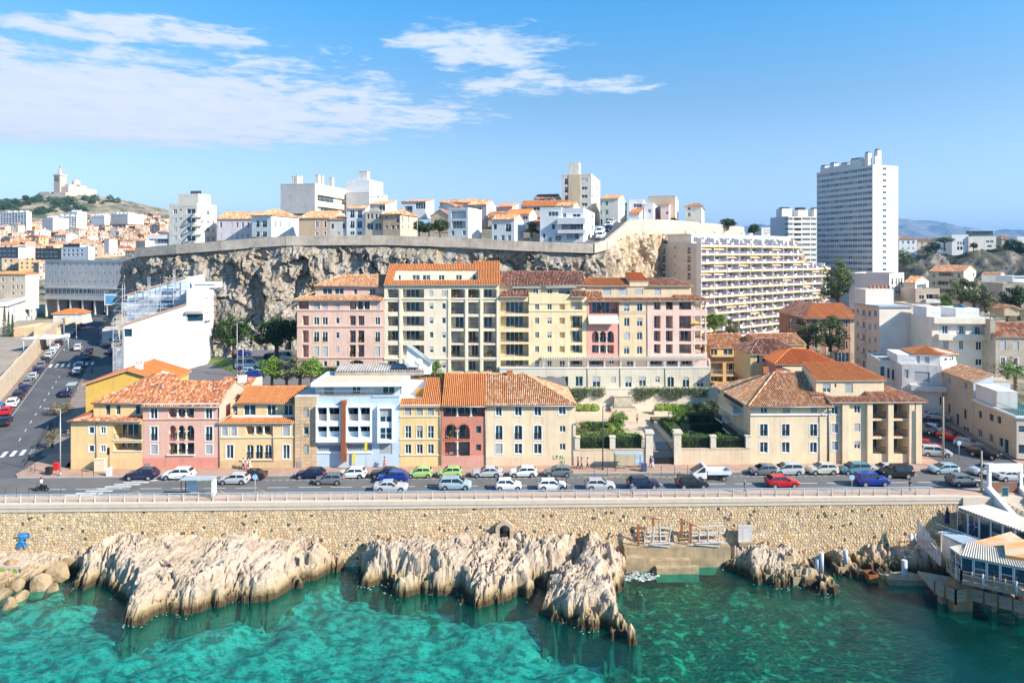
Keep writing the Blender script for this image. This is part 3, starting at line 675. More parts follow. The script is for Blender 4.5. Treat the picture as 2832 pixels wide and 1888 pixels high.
# --- ochre house with arched windows
B=Bld('ochre_house','ochre yellow house with three arched windows and a roof terrace','house','B2',-303,373,1425,v=VF,z0=.13,depth=11,wall=plaster('ochre',(.77,.55,.30)))
ze=B.zp(0,1000)
B.wall('F',[('s+',-290,1038,-222,1135),('s+',-206,1038,-140,1135),('L3',-65,1038,168,1117),('s+',262,1035,336,1135),('w+',-250,1200,-170,1338),('da',-60,1208,4,1332),('da',23,1208,88,1332),('da',104,1208,170,1332),('w+',260,1200,338,1342)],z=(0,ze));B.shell(ze)
B.band(1140,h=.14,pr=.12,m=CREAMS);B.band(1342,u=(B.up(-112),B.up(180)),h=.12,pr=.2,m=CREAMS);B.pipe(183,1,ze);base_band(B,1350,plaster('ochre_base',(.64,.45,.25)))
zs=B.zp(0,945,2.);zt=B.zp(0,818,2.);ul=B.up(-205,900,2.)
B.wall('F',[('w',-187,850,-142,940),('g',-84,848,22,940),('g',126,848,203,940),('g',280,848,358,940)],off=2.,u=(ul,B.w),z=(zs-.8,zt),name='upper_wall');B.shell(zt,u=(ul,B.w),y0=2.,z0=zs-.8,sides='lb')
tile_roof(B.root,[[(-.1,-.4,ze-.05),(B.w,-.4,ze-.05),(B.w,.9,ze+.42),(1.4,.9,ze+.42)],[(-.1,6,ze),(-.1,-.4,ze),(1.7,1.3,ze+1.1),(1.7,6,ze+1.1)]],'orange')
b=MB();b.box(1.5,B.w,.95,1.1,ze,ze+.75);b.build('parapet',SURR,B.root)
B.gable_roof(zt,B.zp(0,685,6.),'orange',rv=4.2,dep=9,u=(B.up(-137,900,2.),B.w),off=2.)
# --- tower faced with tan stone tiles
TANT=mat('tan_tile',(.62,.44,.27),.6,.12,.8,tint='obj')
B=Bld('stair_tower','narrow tower faced with tan stone tiles between the ochre and pale blue houses','house','B2',377,575,1425,v=VF-.15,z0=.13,depth=8,wall=mat('tile_joint',(.36,.26,.17),.9,.1))
ze=B.zp(377,776);ops=[('s',455,888,502,952),('w',455,1048,502,1115),('s',455,1215,502,1282)]
B.wall('F',ops,z=(0,ze));B.shell(ze,top=FLATR)
nx,nz=4,21;tw,th=B.w/nx,ze/nz
hs=[(B.up(a),B.up(c),B.zp(a,d2),B.zp(a,b2))for _,a,b2,c,d2 in ops]
for j in range(nz):
 for i in range(nx):
  xs=[(i*tw+.015,(i+1)*tw-.015)];z0,z1=j*th+.015,(j+1)*th-.015
  for h in hs:
   if z1>h[2]and z0<h[3]:
    new=[]
    for p,q in xs:
     if q<=h[0]or p>=h[1]:new.append((p,q));continue
     if h[0]-p>.1:new.append((p,h[0]-.01))
     if q-h[1]>.1:new.append((h[1]+.01,q))
    xs=new
  for p,q in xs:
   me=cache(('tt',round(q-p,2)),lambda:(lambda m:(m.box(0,round(q-p,2),-.045,0,0,th-.03,skip='b'),m.mesh('tile',TANT))[1])(MB()))
   o=ob('tile',me,B.root,Matrix.Translation((p,0,z0)));f=rnd.uniform(.86,1.08);o.color=(f,f*rnd.uniform(.97,1.02),f,1)
B.box('cap',-.06,B.w+.06,-.1,8,ze,ze+.1,CHIM);B.box('vent',B.up(392),B.up(440),-.1,-.048,B.zp(392,1418),B.zp(392,1355),mat('pale_grille',(.62,.62,.60),.6,wave=('Z',8,.4)),'b')
# --- pale blue modern house
B=Bld('blue_house','pale blue modern house with white boxed loggias and a flat white roof slab','house','B2',577,1325,1425,v=VF,z0=.13,depth=11,wall=BLUEW)
ze=B.zp(577,775);LW=mat('loggia_white',(.80,.82,.85),.7,.04)
GRY=mat('garage_slat',(.25,.27,.30),.7,.1,wave=('X',1.2,.3))
B.wall('F',[('Lq2p',582,862,786,985,{'d':2.2,'pm':mat('weathered_board',(.45,.40,.36),.8)}),('Lq2p',582,1030,786,1130,{'d':2.2}),('Lq2p',862,862,1075,985,{'d':2.2,'pm':MATS['weathered_board']}),('Lq2p',862,1030,1075,1130,{'d':2.2}),('s',582,1210,803,1262,{}),('s',856,1205,1073,1260,{}),('s',1142,1200,1255,1290)],z=(0,ze));B.shell(ze,top=FLATR)
for o in list(B.root.children):
 if o.name.startswith('shutter')and o.matrix_basis.translation.x<B.up(1080):o.data=shut_me(B.up(803)-B.up(582),B.zp(582,1210)-B.zp(582,1262),GRY)
for xa,xb in((577,803),(848,1078)):
 for ya,yb in((848,862),(985,1030),(1130,1175)):
  b=MB();b.box(B.up(xa),B.up(xb),-.75,0,B.zp(xa,yb),B.zp(xa,ya),skip='b');b.build('loggia_band',LW,B.root)
 for x in(xa,xb-14):b=MB();b.box(B.up(x),B.up(x+14),-.74,0,B.zp(xa,985),B.zp(xa,862),skip='b');b.box(B.up(x),B.up(x+14),-.74,0,B.zp(xa,1130),B.zp(xa,1030),skip='b');b.build('loggia_side',LW,B.root)
 for y0,y1 in((985,862),(1130,1030)):b=MB();m_=(xa+xb)/2+(3 if xa>800 else-6);b.box(B.up(m_-7),B.up(m_+7),-.72,0,B.zp(xa,y0),B.zp(xa,y1),skip='b');b.build('loggia_post',LW,B.root)
 b=MB();b.box(B.up(xa),B.up(xb),-.12,0,B.zp(xa,1283),B.zp(xa,1270),skip='b');b.build('sill',WHITE,B.root)
B.box('pier',B.up(806),B.up(848),-1.0,0,B.zp(806,1345),B.zp(806,800),mat('rust_cladding',(.36,.12,.05),.7,.1,wave=('Z',3,.3)),'b')
xa,xb=B.up(1130),B.up(1275);z0,z1=B.zp(1130,1178),B.zp(1130,852)
b=MB();b.box(xa,B.up(1148),-.8,0,z0,z1,skip='b');b.box(B.up(1260),xb,-.8,0,z0,z1,skip='b');b.box(B.up(1148),B.up(1260),-.8,0,B.zp(1130,870),z1,skip='blr');b.box(B.up(1148),B.up(1260),-.8,0,z0,B.zp(1130,1150),skip='blr');b.box(B.up(1148),B.up(1260),-.55,0,B.zp(1130,1045),B.zp(1130,997),skip='blr')
b.build('window_box',LW,B.root)
for ya,yb,hf in((870,997,.6),(1045,1150,0)):
 w_,h_=B.up(1260)-B.up(1148),B.zp(1130,ya)-B.zp(1130,yb);o=ob('window',frame_me(w_,h_,2,.08,0 if hf else 1),B.root,Matrix.Translation((B.up(1148),-.55,B.zp(1130,yb))));ob('pane',quad_me('pane',w_,h_,.15,GLASS),o)
 if hf:ob('shutter',shut_me(w_,h_*hf),o,Matrix.Translation((0,0,h_*(1-hf))))
B.box('ledge',B.up(1078),B.w,-.12,0,B.zp(1080,775),ze+.25,BLUEW);
ob('railing',rail_me(B.up(1078)-.1,.9,GREYR,.9),B.root,Matrix.Translation((.05,.15,ze)))
zt=B.zp(577,668,1.8)
B.wall('F',[('s',645,682,725,768),('g',895,682,970,785),('g',1170,682,1278,768)],off=1.8,u=(B.up(562,700,1.8),B.up(1332,700,1.8)),z=(ze,zt),name='penthouse_wall');B.shell(zt,u=(0,B.w),y0=1.8,z0=ze,sides='lrb')
zc=B.zp(520,628,.3);b=MB();b.box(B.up(520,650,.2),B.up(1372,650,.2),.2,10.5,zt+.02,zt+.62);b.build('roof_slab',mat('white_roof_slab',(.82,.80,.76),.8,.06),B.root)
b=MB();b.face([(.3,.9,zt+.66),(B.w-.2,.9,zt+.66),(B.w-.2,10,zt+.66),(.3,10,zt+.66)]);b.build('roof_gravel',mat('roof_gravel',(.66,.54,.38),.95,.15),B.root)
b=MB();u0_=1.2
for k in range(34):x=u0_+k*.42;b.face([(x,6.2,zt+1.3),(x+.21,6.2,zt+1.42),(x+.21,9.6,zt+2.1),(x,9.6,zt+1.98)]);b.face([(x+.21,6.2,zt+1.42),(x+.42,6.2,zt+1.3),(x+.42,9.6,zt+1.98),(x+.21,9.6,zt+2.1)])
b.box(u0_,u0_+14.3,6.3,9.5,zt+.66,zt+1.25);b.build('corrugated_canopy',mat('grey_corrugated',(.40,.36,.32),.8,.2,grime=.4),B.root)
b=MB();b.box(0,4.2,0,2.2,0,.1);b.build('solar_panel',mat('solar_panel',(.03,.04,.07),.2,.2),B.root,Matrix.Translation((10.2,6.6,zt+1.62))@Matrix.Rotation(R_(11),4,'X'))
b=MB();z_=zt+.66;pts=[(12.6,7.2,z_),(16.4,7.2,z_),(16.4,7.2,z_+1.7),(12.6,7.2,z_+4.6)];
b.face(pts);b.face([(p[0],10,p[2])for p in pts[::-1]]);b.face([(16.4,7.2,z_),(16.4,10,z_),(16.4,10,z_+1.7),(16.4,7.2,z_+1.7)]);b.face([(12.6,10,z_),(12.6,7.2,z_),(12.6,7.2,z_+4.6),(12.6,10,z_+4.6)]);b.build('roof_shed',LW,B.root)
b=MB();b.face([(12.3,6.9,z_+4.9),(16.7,6.9,z_+1.55),(16.7,10.2,z_+1.55),(12.3,10.2,z_+4.9)]);b.build('glazed_roof',glass('roof_glazing',(.30,.36,.38),.1),B.root)
for x in(12.9,14.6):
 b=MB();prof=[(0,.14),(.25,.11),(.48,.05),(.66,-.05),(.62,-.06),(.45,.03),(0,.1)];b.lathe((0,0,0),prof,16);b.tube((0,0,.1),(0,0,-.6),.02)
 o=b.build('dish',WHITE,B.root,Matrix.Translation((x,6.2,z_+2.1))@Matrix.Rotation(R_(110),4,'X')@Matrix.Rotation(R_(12),4,'Y'))
 b=MB();b.tube((x,6.35,z_-.1),(x,6.35,z_+2.),.05);b.build('mast',mat('rusty_steel',(.25,.10,.05),.8,.3),B.root)
 # --- yellow house with nine windows
B=Bld('yellow_house','narrow yellow house with nine windows in three rows beside the red house','house','B2',1327,1692,1420,v=VF,z0=.13,depth=11,wall=YEL)
ze=B.zp(1327,845);ops=[]
for x0,x1 in((1366,1436),(1470,1538),(1570,1640)):ops+=[('s+',x0,862,x1,950,{'sm':CREAMS}),('w+x',x0,1028,x1,1155,{'sm':CREAMS}),('w+',x0,1195,x1,1295,{'sm':CREAMS})]
ops[4]=('h+',)+ops[4][1:5]+({'sm':CREAMS,'f':.4},)
B.wall('F',ops,z=(0,ze));B.shell(ze);B.band(960,m=CREAMS);B.band(1167,m=CREAMS);B.band(1310,m=CREAMS);B.pipe(1688,.2,ze);B.box('fascia',0,B.w,-.35,0,ze-.12,ze+.02,WHITE,'b')
zr=B.zp(1420,602,7.);sl=(zr-ze)/7;ut=B.up(1535,700,3);zk=lambda y:ze+sl*y
tile_roof(B.root,[[(-.1,-.4,zk(-.4)),(B.w,-.4,zk(-.4)),(B.w,1.6,zk(1.6)),(-.1,1.6,zk(1.6))],[(ut,1.6,zk(1.6)),(B.w,1.6,zk(1.6)),(B.w,7,zr),(ut,7,zr)],[(-.1,6.6,zk(6.6)),(ut,6.6,zk(6.6)),(ut,7,zr),(-.1,7,zr)],[(B.w,11,ze),(-.1,11,ze),(-.1,7,zr),(B.w,7,zr)]],'orange')
b=MB();b.face([(0,1.6,ze+.3),(ut,1.6,ze+.3),(ut,6.6,ze+.3),(0,6.6,ze+.3)]);b.face([(ut,1.6,ze+.3),(ut,1.6,zk(1.6)),(ut,6.6,zk(6.6)),(ut,6.6,ze+.3)]);b.face([(0,6.6,ze+.3),(ut,6.6,ze+.3),(ut,6.6,zk(6.6)),(0,6.6,zk(6.6))]);b.face([(0,1.6,ze+.3),(0,6.6,ze+.3),(0,6.6,zk(6.6)),(0,1.6,zk(1.6))]);b.build('roof_terrace',WHITEP,B.root)
B.box('planter',1.8,3.3,4.6,5.1,ze+.3,ze+1.4,mat('orange_cabinet',(.66,.30,.04),.6))
# --- red house
B=Bld('red_house','terracotta red house with a pair of orange arches over a column','house','B2',1700,2098,1418,v=VF,z0=.13,depth=12,wall=RED)
ze=B.zp(1700,842)
B.wall('F',[('L3r',1718,872,2092,952),('La2r',1730,1022,1958,1162),('Lsr2',1730,1180,1958,1314),('o',2015,1038,2060,1100),('o',2015,1203,2060,1258)],z=(0,ze));B.shell(ze,sides='lb')
for x in(1735,1848):
 b=MB();c=(B.up(x)+B.up(x+108))/2;r0=(B.up(x+108)-B.up(x))/2;zs=B.zp(1730,1080)
 for k in range(12):
  a0,a1=math.pi*k/12,math.pi*(k+1)/12;P=lambda rr,a:(c-rr*math.cos(a),-.03,zs+(rr+.12)*math.sin(a));b.face([P(r0*.98,a0),P(r0*.98,a1),P(r0+.16,a1),P(r0+.16,a0)])
 b.build('arch_rim',mat('orange_rim',(.62,.16,.05),.8),B.root)
B.band(1168,u=(B.up(1725),B.up(1962)),h=.1,m=MATS['orange_rim']);B.pipe(2097,.2,ze);base_band(B,1318,plaster('red_base',(.62,.33,.26)))
B.gable_roof(ze,B.zp(1725,568,6.6),'orange',rv=6.6,dep=12,os=.02);
# --- beige house
B=Bld('beige_house','wide beige house with white arched windows and a hipped striped roof by the garden','house','B3',-183,628,1415,v=VF,z0=.13,depth=12,wall=BEIGE)
ze=B.zp(-100,838);D=B.zp
ops=[]
for x0,x1 in((-105,-26),(66,152),(242,328)):
 ops+=[('w+',x0+4,855,x1-4,952),('da+',x0,1025,x1,1168),('w+'if x0>-50 else 's+',x0,1190,x1,1295)]
ops+=[('w+',468,848,545,940),('w',482,1036,535,1092),('w',482,1196,535,1254)]
B.wall('F',ops,z=(0,ze));B.shell(ze);B.band(843,m=SURR,h=.25,pr=.1);base_band(B,1315,plaster('beige_base',(.70,.53,.37)))
zr=B.zp(-100,567,6.6)
B.gable_roof(ze,zr,'pale',rv=6.6,dep=13,hr=B.w-B.up(150,567,6.6))
B.chimney(B.up(5,567,6.6),6.0,zr-.3,zr+.5,.9,.6,0,TERRA)
GRF=mat('green_spray_paint',(.05,.30,.14),.6,.1)
b=MB();gu,gz=B.up(425),B.zp(425,1355)
for k,seg in enumerate([((0,.9),(.0,.3)),((0,.3),(.3,.4)),((.45,.9),(.45,.3)),((.45,.9),(.75,.8)),((.75,.8),(.5,.55)),((.95,.3),(1.1,.9)),((1.1,.9),(1.25,.3)),((1.45,.9),(1.45,.35)),((1.45,.35),(1.8,.4)),((.9,-.3),(1.2,.1)),((1.2,.1),(1.2,-.5)),((1.35,.1),(1.35,-.4)),((1.35,-.4),(1.7,-.3)),((1.7,-.3),(1.7,.15))]):
 (xa,za),(xb,zb)=seg;d_=Vector((xb-xa,0,zb-za)).normalized()*.05;n_=Vector((-d_.z,0,d_.x));P0,P1=Vector((gu+xa,-.045,gz+za)),Vector((gu+xb,-.045,gz+zb));b.face([P0-n_,P1-n_,P1+n_,P0+n_])
b.build('graffiti',GRF,B.root)
# --- big beige house east of the garden: two blocks
B=Bld('beige_house','big beige corner house with balconies over the garden and a pyramid tile roof','house','B4',-121,578,1385,v=VF,z0=.13,depth=15,wall=plaster('warm_beige',(.76,.60,.40)))
ze=B.zp(-100,832);ops=[]
for x0,x1 in((-40,44),(158,245),(412,492)):ops+=[('d+',x0,1012,x1,1135),('w+',x0,1175,x1,1285),('s'if x0>100 else 'w',x0+14,856,x1-10,920)]
B.wall('F',ops,z=(0,ze));B.shell(ze,sides='rb');B.band(935,h=.2,pr=.18,m=WHITE);B.pipe(588,.2,ze)
B.wall('L',[('Lrn',1965,715,2140,880,{'d':2}),('Ln',1960,915,2135,1030,{'d':2}),('w',1915,695,1935,755),('w',1915,855,1935,900),('Ln',2085,1110,2140,1165,{'d':2})],z=(0,ze),t='B3')
zb_=B.zp(1915,940,0,'L','B3')
for(y0,y1,z_)in((3.2,9.5,7.0),(1.2,8.,3.6),(8.6,12.5,4.4)):
 b=MB();b.box(-1.6,0,y0,y1,z_-.25,z_);b.build('balcony',SURR,B.root);b=MB();b.box(-1.6,-1.5,y0,y1,z_,z_+1.);b.build('balcony_parapet'if z_>6 else 'balcony_screen',B.wm if z_>6 else RAIL,B.root)
zr=B.zp(205,552,7.)
B.gable_roof(ze,zr,'pale',rv=7.,dep=15,oh=.7,os=.6,hl=7.2,u=(0,B.w))
B.box('roof_vent',B.w*.42,B.w*.42+.9,7.6,8.2,zr-.3,zr+.7,TERRA)
B2_=Bld('beige_house','beige corner house with tall pilasters and open orange loggias by the side street','house','B4',590,1415,1372,v=VF,z0=.13,depth=15,wall=MATS['plaster_warm_beige']);B=B2_
ze=B.zp(600,800)
B.wall('F',[('w+',605,845,682,938),('s+',605,1010,682,1105),('s+',605,1170,682,1262),('w',820,850,873,920),('s',820,1015,873,1085),('h',820,1175,873,1243,{'f':.45}),('Lfr',975,838,1108,970,{'d':2.4,'s':1}),('Lfcr',1165,838,1298,970,{'d':2.4,'s':1}),('Lfr',975,990,1108,1130,{'d':2.4,'s':1}),('Lfcr',1165,990,1298,1130,{'d':2.4,'s':1}),('Lr',975,1155,1108,1288,{'d':2.4,'s':1}),('Lcr',1165,1150,1298,1288,{'d':2.4,'s':1})],z=(0,ze));B.shell(ze)
for a,c in((700,760),(925,972),(1112,1160),(1302,1350),(1362,1415)):B.box('pilaster',B.up(a),B.up(c),-.42,0,0,ze-.2,B.wm,'b')
zs=B.zp(600,742,2.2);zt=B.zp(600,622,2.2);ua_,ub_=B.up(475,700,2.2),B.up(1085,700,2.2)
B.wall('F',[('h',535,655,605,735),('w',640,655,658,690),('s',735,655,805,738)],off=2.2,u=(ua_,ub_),z=(ze,zt),name='upper_wall');B.shell(zt,u=(ua_,ub_),y0=2.2,z0=ze,sides='lrb')
ua2,ub2=B.up(600,700,1.2),B.up(925,700,1.6);zk=lambda y:ze+.34*y
tile_roof(B.root,[[(-.2,-.7,zk(-.7)),(B.w+.8,-.7,zk(-.7)),(B.w-.6,.9,zk(.9)),(-.2,.9,zk(.9))],[(ub2,.9,zk(.9)),(B.w-.6,.9,zk(.9)),(B.w-3.6,4.2,zk(4.2)),(ub2,4.2,zk(4.2))],[(-2.2,.9,zk(.9)),(ua2,.9,zk(.9)),(ua_+.3,2.2,zk(2.2)),(-2.2,2.2,zk(2.2))],[(B.w+.8,-.7,zk(-.7)),(B.w+.8,15,zk(-.7)),(B.w-3.6,10,zk(4.2)),(B.w-3.6,4.2,zk(4.2))]],'old',ridges=[((B.w+.8,-.7,zk(-.7)+.05),(B.w-3.6,4.2,zk(4.2)+.05))])
zr=B.zp(345,465,7.5)
tile_roof(B.root,[[(ua_-.3,1.9,zt),(ub_+.3,1.9,zt),(B.up(770,465,7.5),7.5,zr),(B.up(345,465,7.5),7.5,zr)],[(ub_+.3,1.9,zt),(ub_+.3,13,zt),(B.up(770,465,7.5),7.5,zr)]],'orange',name='upper_roof',ridges=[((ub_+.3,1.9,zt+.05),(B.up(770,465,7.5),7.5,zr+.05))])
b=MB();ul_=B.up(345,465,7.5);b.face([(ua_-.3,7.5,ze),(ua_-.3,1.95,ze),(ua_-.3,1.95,zt-.05),(ul_,7.45,zr-.05),(ul_,7.5,ze)]);b.build('gable',B.wm,B.root)
# ================================================================ the long apartment row behind, on its terrace
VB=140.0
PK2=plaster('rose',(.74,.50,.40));CRM2=plaster('oyster',(.78,.68,.51));YL2=plaster('straw',(.82,.66,.40));PCH=plaster('peach',(.76,.58,.37));PK3=plaster('blush',(.77,.55,.46));RS2=plaster('salmon',(.72,.38,.31))
def Y2(y):return y+440/KZ*1.0
B=Bld('rose_apartment_block','rose pink apartment block at the cliff end of the terrace row','apartment block','A2',397,1183,1960,v=VB,z0=7.6,depth=14,wall=PK2)
ze=B.zp(397,1333);zs=B.zp(397,1290,2.)
ops=[('Lrn',413,1352,505,1420),('s',550,1368,600,1425),('s',628,1368,672,1425),('s',745,1370,780,1425),('L3',872,1350,1062,1425),('s',1110,1370,1140,1425)]
for r,(ya,yb)in enumerate(((1480,1567),(1612,1722),(1742,1853))):
 ops+=[('Ln',445,ya,503,yb),('L'+('r'if r else ''),872,ya,928,yb,{'s':0}),('L'+('r'if r else ''),948,ya,1005,yb)]
 k=('w+','d+','s+')[r]
 for x0,x1 in((543,603),(620,682),(1097,1153)):ops.append((k,x0,ya+8,x1,yb,{'sm':CREAMS}))
 ops.append((('w','w','s')[r],748,ya+18,778,ya+70))
ops+=[('Ln',445,1880,505,1945),('La',872,1880,1003,1940),('w',557,1888,590,1938),('w',637,1888,667,1938),('w',748,1888,778,1938)]
B.wall('F',ops,z=(0,ze));B.shell(ze)
for y in(1430,1577,1860):B.band(y,h=.3,pr=.14,m=PK2)
b=MB()
for x in(400,505,603,1055):b.box(B.up(x),B.up(x)+.25,-.1,0,B.zp(397,1425),ze,skip='b')
b.build('pilaster',CREAMS,B.root)
zt=B.zp(565,1203,2.);ul=B.up(562,1250,2.)
B.wall('F',[('g',628,1233,712,1287),('g',738,1233,817,1287),('w',910,1233,940,1287),('w',1052,1233,1107,1290)],off=2.,u=(ul,B.w),z=(ze,zt),name='upper_wall');B.shell(zt,u=(ul,B.w),y0=2.,z0=ze,sides='lb')
sk=(zs-ze)/2.
tile_roof(B.root,[[(-.9,-.8,ze-.05),(B.w,-.8,ze-.05),(B.w,1.2,ze+.75),(1.5,1.2,ze+.75)],[(-.9,14,ze-.05),(-.9,-.8,ze-.05),(ul,2.2,ze+1.5),(ul,14,ze+1.5)]],'pale')
B.gable_roof(zt,B.zp(800,1113,7.),'pale',rv=5,dep=11,u=(ul,B.w),off=2.,hl=4.6,oh=.5,os=.2)
# --- the cream block with the long bright roof
B=Bld('cream_apartment_block','tall cream apartment block with a long roof terrace cut into its bright orange roof','apartment block','A2',1185,2226,1990,v=VB,z0=7.6,depth=15,wall=CRM2)
ze=B.zp(1185,1187);ops=[]
rows=((1240,1318),(1355,1445),(1485,1572),(1615,1705),(1747,1836),(1887,1977));rowr=((1240,1318),(1357,1465),(1490,1595),(1620,1727),(1745,1855),(1885,1982))
for r in range(6):
 ya,yb=rows[r];ops+=[('Lr'+rnd.choice(('s','','')),1215,ya,1310,yb),('Lr',1350,ya,1545,yb,{'s':.3}),(rnd.choice('whs')if r else 's',1594,ya+12,1628,ya+64),(rnd.choice('whw')if r else 's',1707,ya+12,1740,ya+64)]
 ya,yb=rowr[r]
 for x0,x1 in((1787,1903),(1942,2038),(2080,2193)):ops.append(('Lr'+('s'if r<2 and x0<2000 else rnd.choice(('','','s'))),x0,ya,x1,yb))
B.wall('F',ops,z=(0,ze),ldep=1.7);B.shell(ze);B.band(1328,h=.3,pr=.14,m=CRM2);B.band(1872,h=.3,pr=.14,m=CRM2)
for x in(1325,1765,1920,2055,2205):B.box('pilaster',B.up(x)-.1,B.up(x)+.35,-.16,0,0,ze-1.2,CRM2,'b')
zr=B.zp(1600,1013,7.);rv=7.;sl=(zr-ze)/rv;zk=lambda y:ze+sl*y
yc=1.1;yt=4.6;ua_,ub_=B.up(1272,1160,yc),B.up(2028,1160,yc);uc_,ud_=B.up(1302,1092,yt),B.up(2030,1092,yt)
tile_roof(B.root,[[(-.1,-.5,zk(-.5)),(B.w+.1,-.5,zk(-.5)),(B.w+.1,yc,zk(yc)),(-.1,yc,zk(yc))],[(-.1,yc,zk(yc)),(ua_,yc,zk(yc)),(ua_,yt,zk(yt)),(-.1,yt,zk(yt))],[(ub_,yc,zk(yc)),(B.w+.1,yc,zk(yc)),(B.w+.1,yt,zk(yt)),(ub_,yt,zk(yt))],[(-.1,yt,zk(yt)),(B.w+.1,yt,zk(yt)),(B.w+.1,rv,zr),(-.1,rv,zr)],[(B.up(1985,1010,7.),rv,zr),(B.w+.1,rv,zr),(B.w+.1,rv+1.2,zr+.62),(B.up(1985,1010,7.),rv+1.2,zr+.62)],[(B.w+.1,15,ze),(-.1,15,ze),(-.1,rv,zr),(B.w+.1,rv,zr)]],'orange',pitch=.34)
B.wall('F',[('w',1312,1112,1335,1157),('g',1437,1112,1505,1158),('g',1530,1112,1600,1158),('w',1675,1112,1728,1158),('w',1832,1112,1885,1158),('w',1985,1108,2015,1158)],off=yt,u=(ua_,ub_),z=(ze+.1,zk(yt)),name='terrace_wall')
b=MB();b.face([(ua_,yc,ze+.1),(ub_,yc,ze+.1),(ub_,yt,ze+.1),(ua_,yt,ze+.1)]);
for u_ in(ua_,ub_):b.face([(u_,yc,ze+.1),(u_,yt,ze+.1),(u_,yt,zk(yt)),(u_,yc,zk(yc))])
b.build('terrace',CRM2,B.root);b=MB();b.face([(0,15,ze),(0,0,ze),(0,rv,zr)]);b.face([(B.w,0,ze),(B.w,15,ze),(B.w,rv,zr)]);b.build('gable',CRM2,B.root)
B.chimney(B.up(1845,1000,7.),7.2,zr-.2,zr+.9,.9,.6,1,TERRA)
# --- straw yellow block
B=Bld('yellow_apartment_block','straw yellow apartment block with stacked loggias between the cream and red blocks','apartment block','A3',-58,727,1950,v=VB,z0=9.3,depth=15,wall=YL2)
ze=B.zp(-58,1303);ops=[]
for ya,yb in((1352,1460),(1485,1590),(1627,1717),(1737,1847),(1882,1945)):ops.append(('Lr',-50,ya,203,yb,{'s':.5}))
for r,(ya,yb)in enumerate(((1372,1425),(1497,1552),(1627,1680),(1754,1809),(1884,1945))):
 for c,(x0,x1)in enumerate(((260,297),(371,410),(482,530))):ops.append(('Ln'if c==2 and r<4 else rnd.choice('wwh')if r<4 else 'w',x0,ya,x1,yb,{'d':.7}))
for r,(ya,yb)in enumerate(((1352,1425),(1480,1590),(1615,1720),(1745,1815),(1885,1945))):ops.append(('Ls'if r==0 else 'Lr',578,ya,688,yb,{'s':.5,'d':.9}))
B.wall('F',ops,z=(0,ze),ldep=1.6);B.shell(ze);B.band(1437,u=(B.up(205),B.w),h=.2,m=CREAMS)
b=MB();b.box(B.up(207),B.up(575),-.12,.2,ze-1.6,B.zp(207,1287));b.build('parapet',YL2,B.root)
zt=B.zp(-58,1193,2.)
B.wall('F',[('g',65,1237,185,1282),('w',245,1240,290,1280),('w',370,1240,415,1280),('h',473,1235,602,1283)],off=2.,z=(ze,zt),name='upper_wall');B.shell(zt,y0=2.,z0=ze,sides='lrb')
for a,c in((-60,205),(578,727)):tile_roof(B.root,[[(B.up(a),-.6,ze-.05),(B.up(c),-.6,ze-.05),(B.up(c),1.8,ze+1.05),(B.up(a),1.8,ze+1.05)]],'dark')
B.gable_roof(zt,B.zp(300,1082,7.),'dark',rv=5,dep=11,off=2.,oh=.5,os=.1)
for a,c in((55,310),(357,630)):b=MB();b.box(B.up(a,1215,2.),B.up(c,1215,2.),1.3,2.,zt-.75,zt-.62);b.build('awning_box',WHITEP,B.root)
# --- red, peach and blush block at the east end
B=Bld('red_apartment_block','apartment block in red, peach and blush sections above the long white pergola','apartment block','A3',730,1690,1955,v=VB,z0=9.3,depth=15,wall=RS2)
ze=B.zp(730,1335);x1,x2=B.up(1020),B.up(1275)
B.wall('F',[('Lr',750,1352,1010,1462,{'s':.3}),('Lr',745,1482,1010,1555),('La3r',775,1617,973,1722),('L3',775,1744,973,1820),('L',750,1885,880,1950),('w',930,1885,975,1915)],u=(0,x1),z=(0,ze))
B.wall('F',[('h+',1058,1362,1120,1450,{'f':.6}),('d+',1176,1362,1236,1450),('w',1065,1500,1113,1575),('h',1180,1500,1230,1575,{'f':.4}),('sa',1063,1627,1117,1697),('wa',1180,1627,1230,1697),('ha',1063,1755,1113,1825,{'f':.3}),('wa',1180,1755,1230,1825),('w',1090,1890,1150,1950)],u=(x1,x2),z=(0,ze),m=PCH)
ops=[]
for r,(ya,yb)in enumerate(((1355,1425),(1480,1595),(1615,1712),(1737,1820))):ops+=[('L',1335,ya,1395,yb),('L'+'rs'[r%2],1443,ya,1505,yb),('Lr'+('s'if r%2 else ''),1563,ya,1672,yb)]
ops+=[('L',1300,1888,1410,1950),('L',1450,1888,1550,1950),('L',1580,1888,1680,1950)]
B.wall('F',ops,u=(x2,B.w),z=(0,ze),m=PK3,ldep=2.);B.shell(ze,m=PK3,sides='lb');B.wall('R',z=(0,ze),m=plaster('burnt_orange',(.62,.26,.12)))
for y in(1437,1455):B.band(y,u=(x1,x2),h=.12,m=CREAMS)
for x in(x1,x2):b=MB();b.tube((x,-.08,0),(x,-.08,ze),.06);b.build('downpipe',GUT,B.root)
# awning on the red section
b=MB();ua_,ub_=B.up(740),B.up(1010);z1,z0=B.zp(740,1480),B.zp(740,1550)
b.face([(ua_,-.1,z1),(ub_,-.1,z1),(ub_,-1.1,z0+.2),(ua_,-1.1,z0+.2)]);b.face([(ua_,-1.1,z0+.2),(ub_,-1.1,z0+.2),(ub_,-1.1,z0),(ua_,-1.1,z0)]);b.build('awning',mat('cream_awning',(.72,.62,.46),.8,.05),B.root)
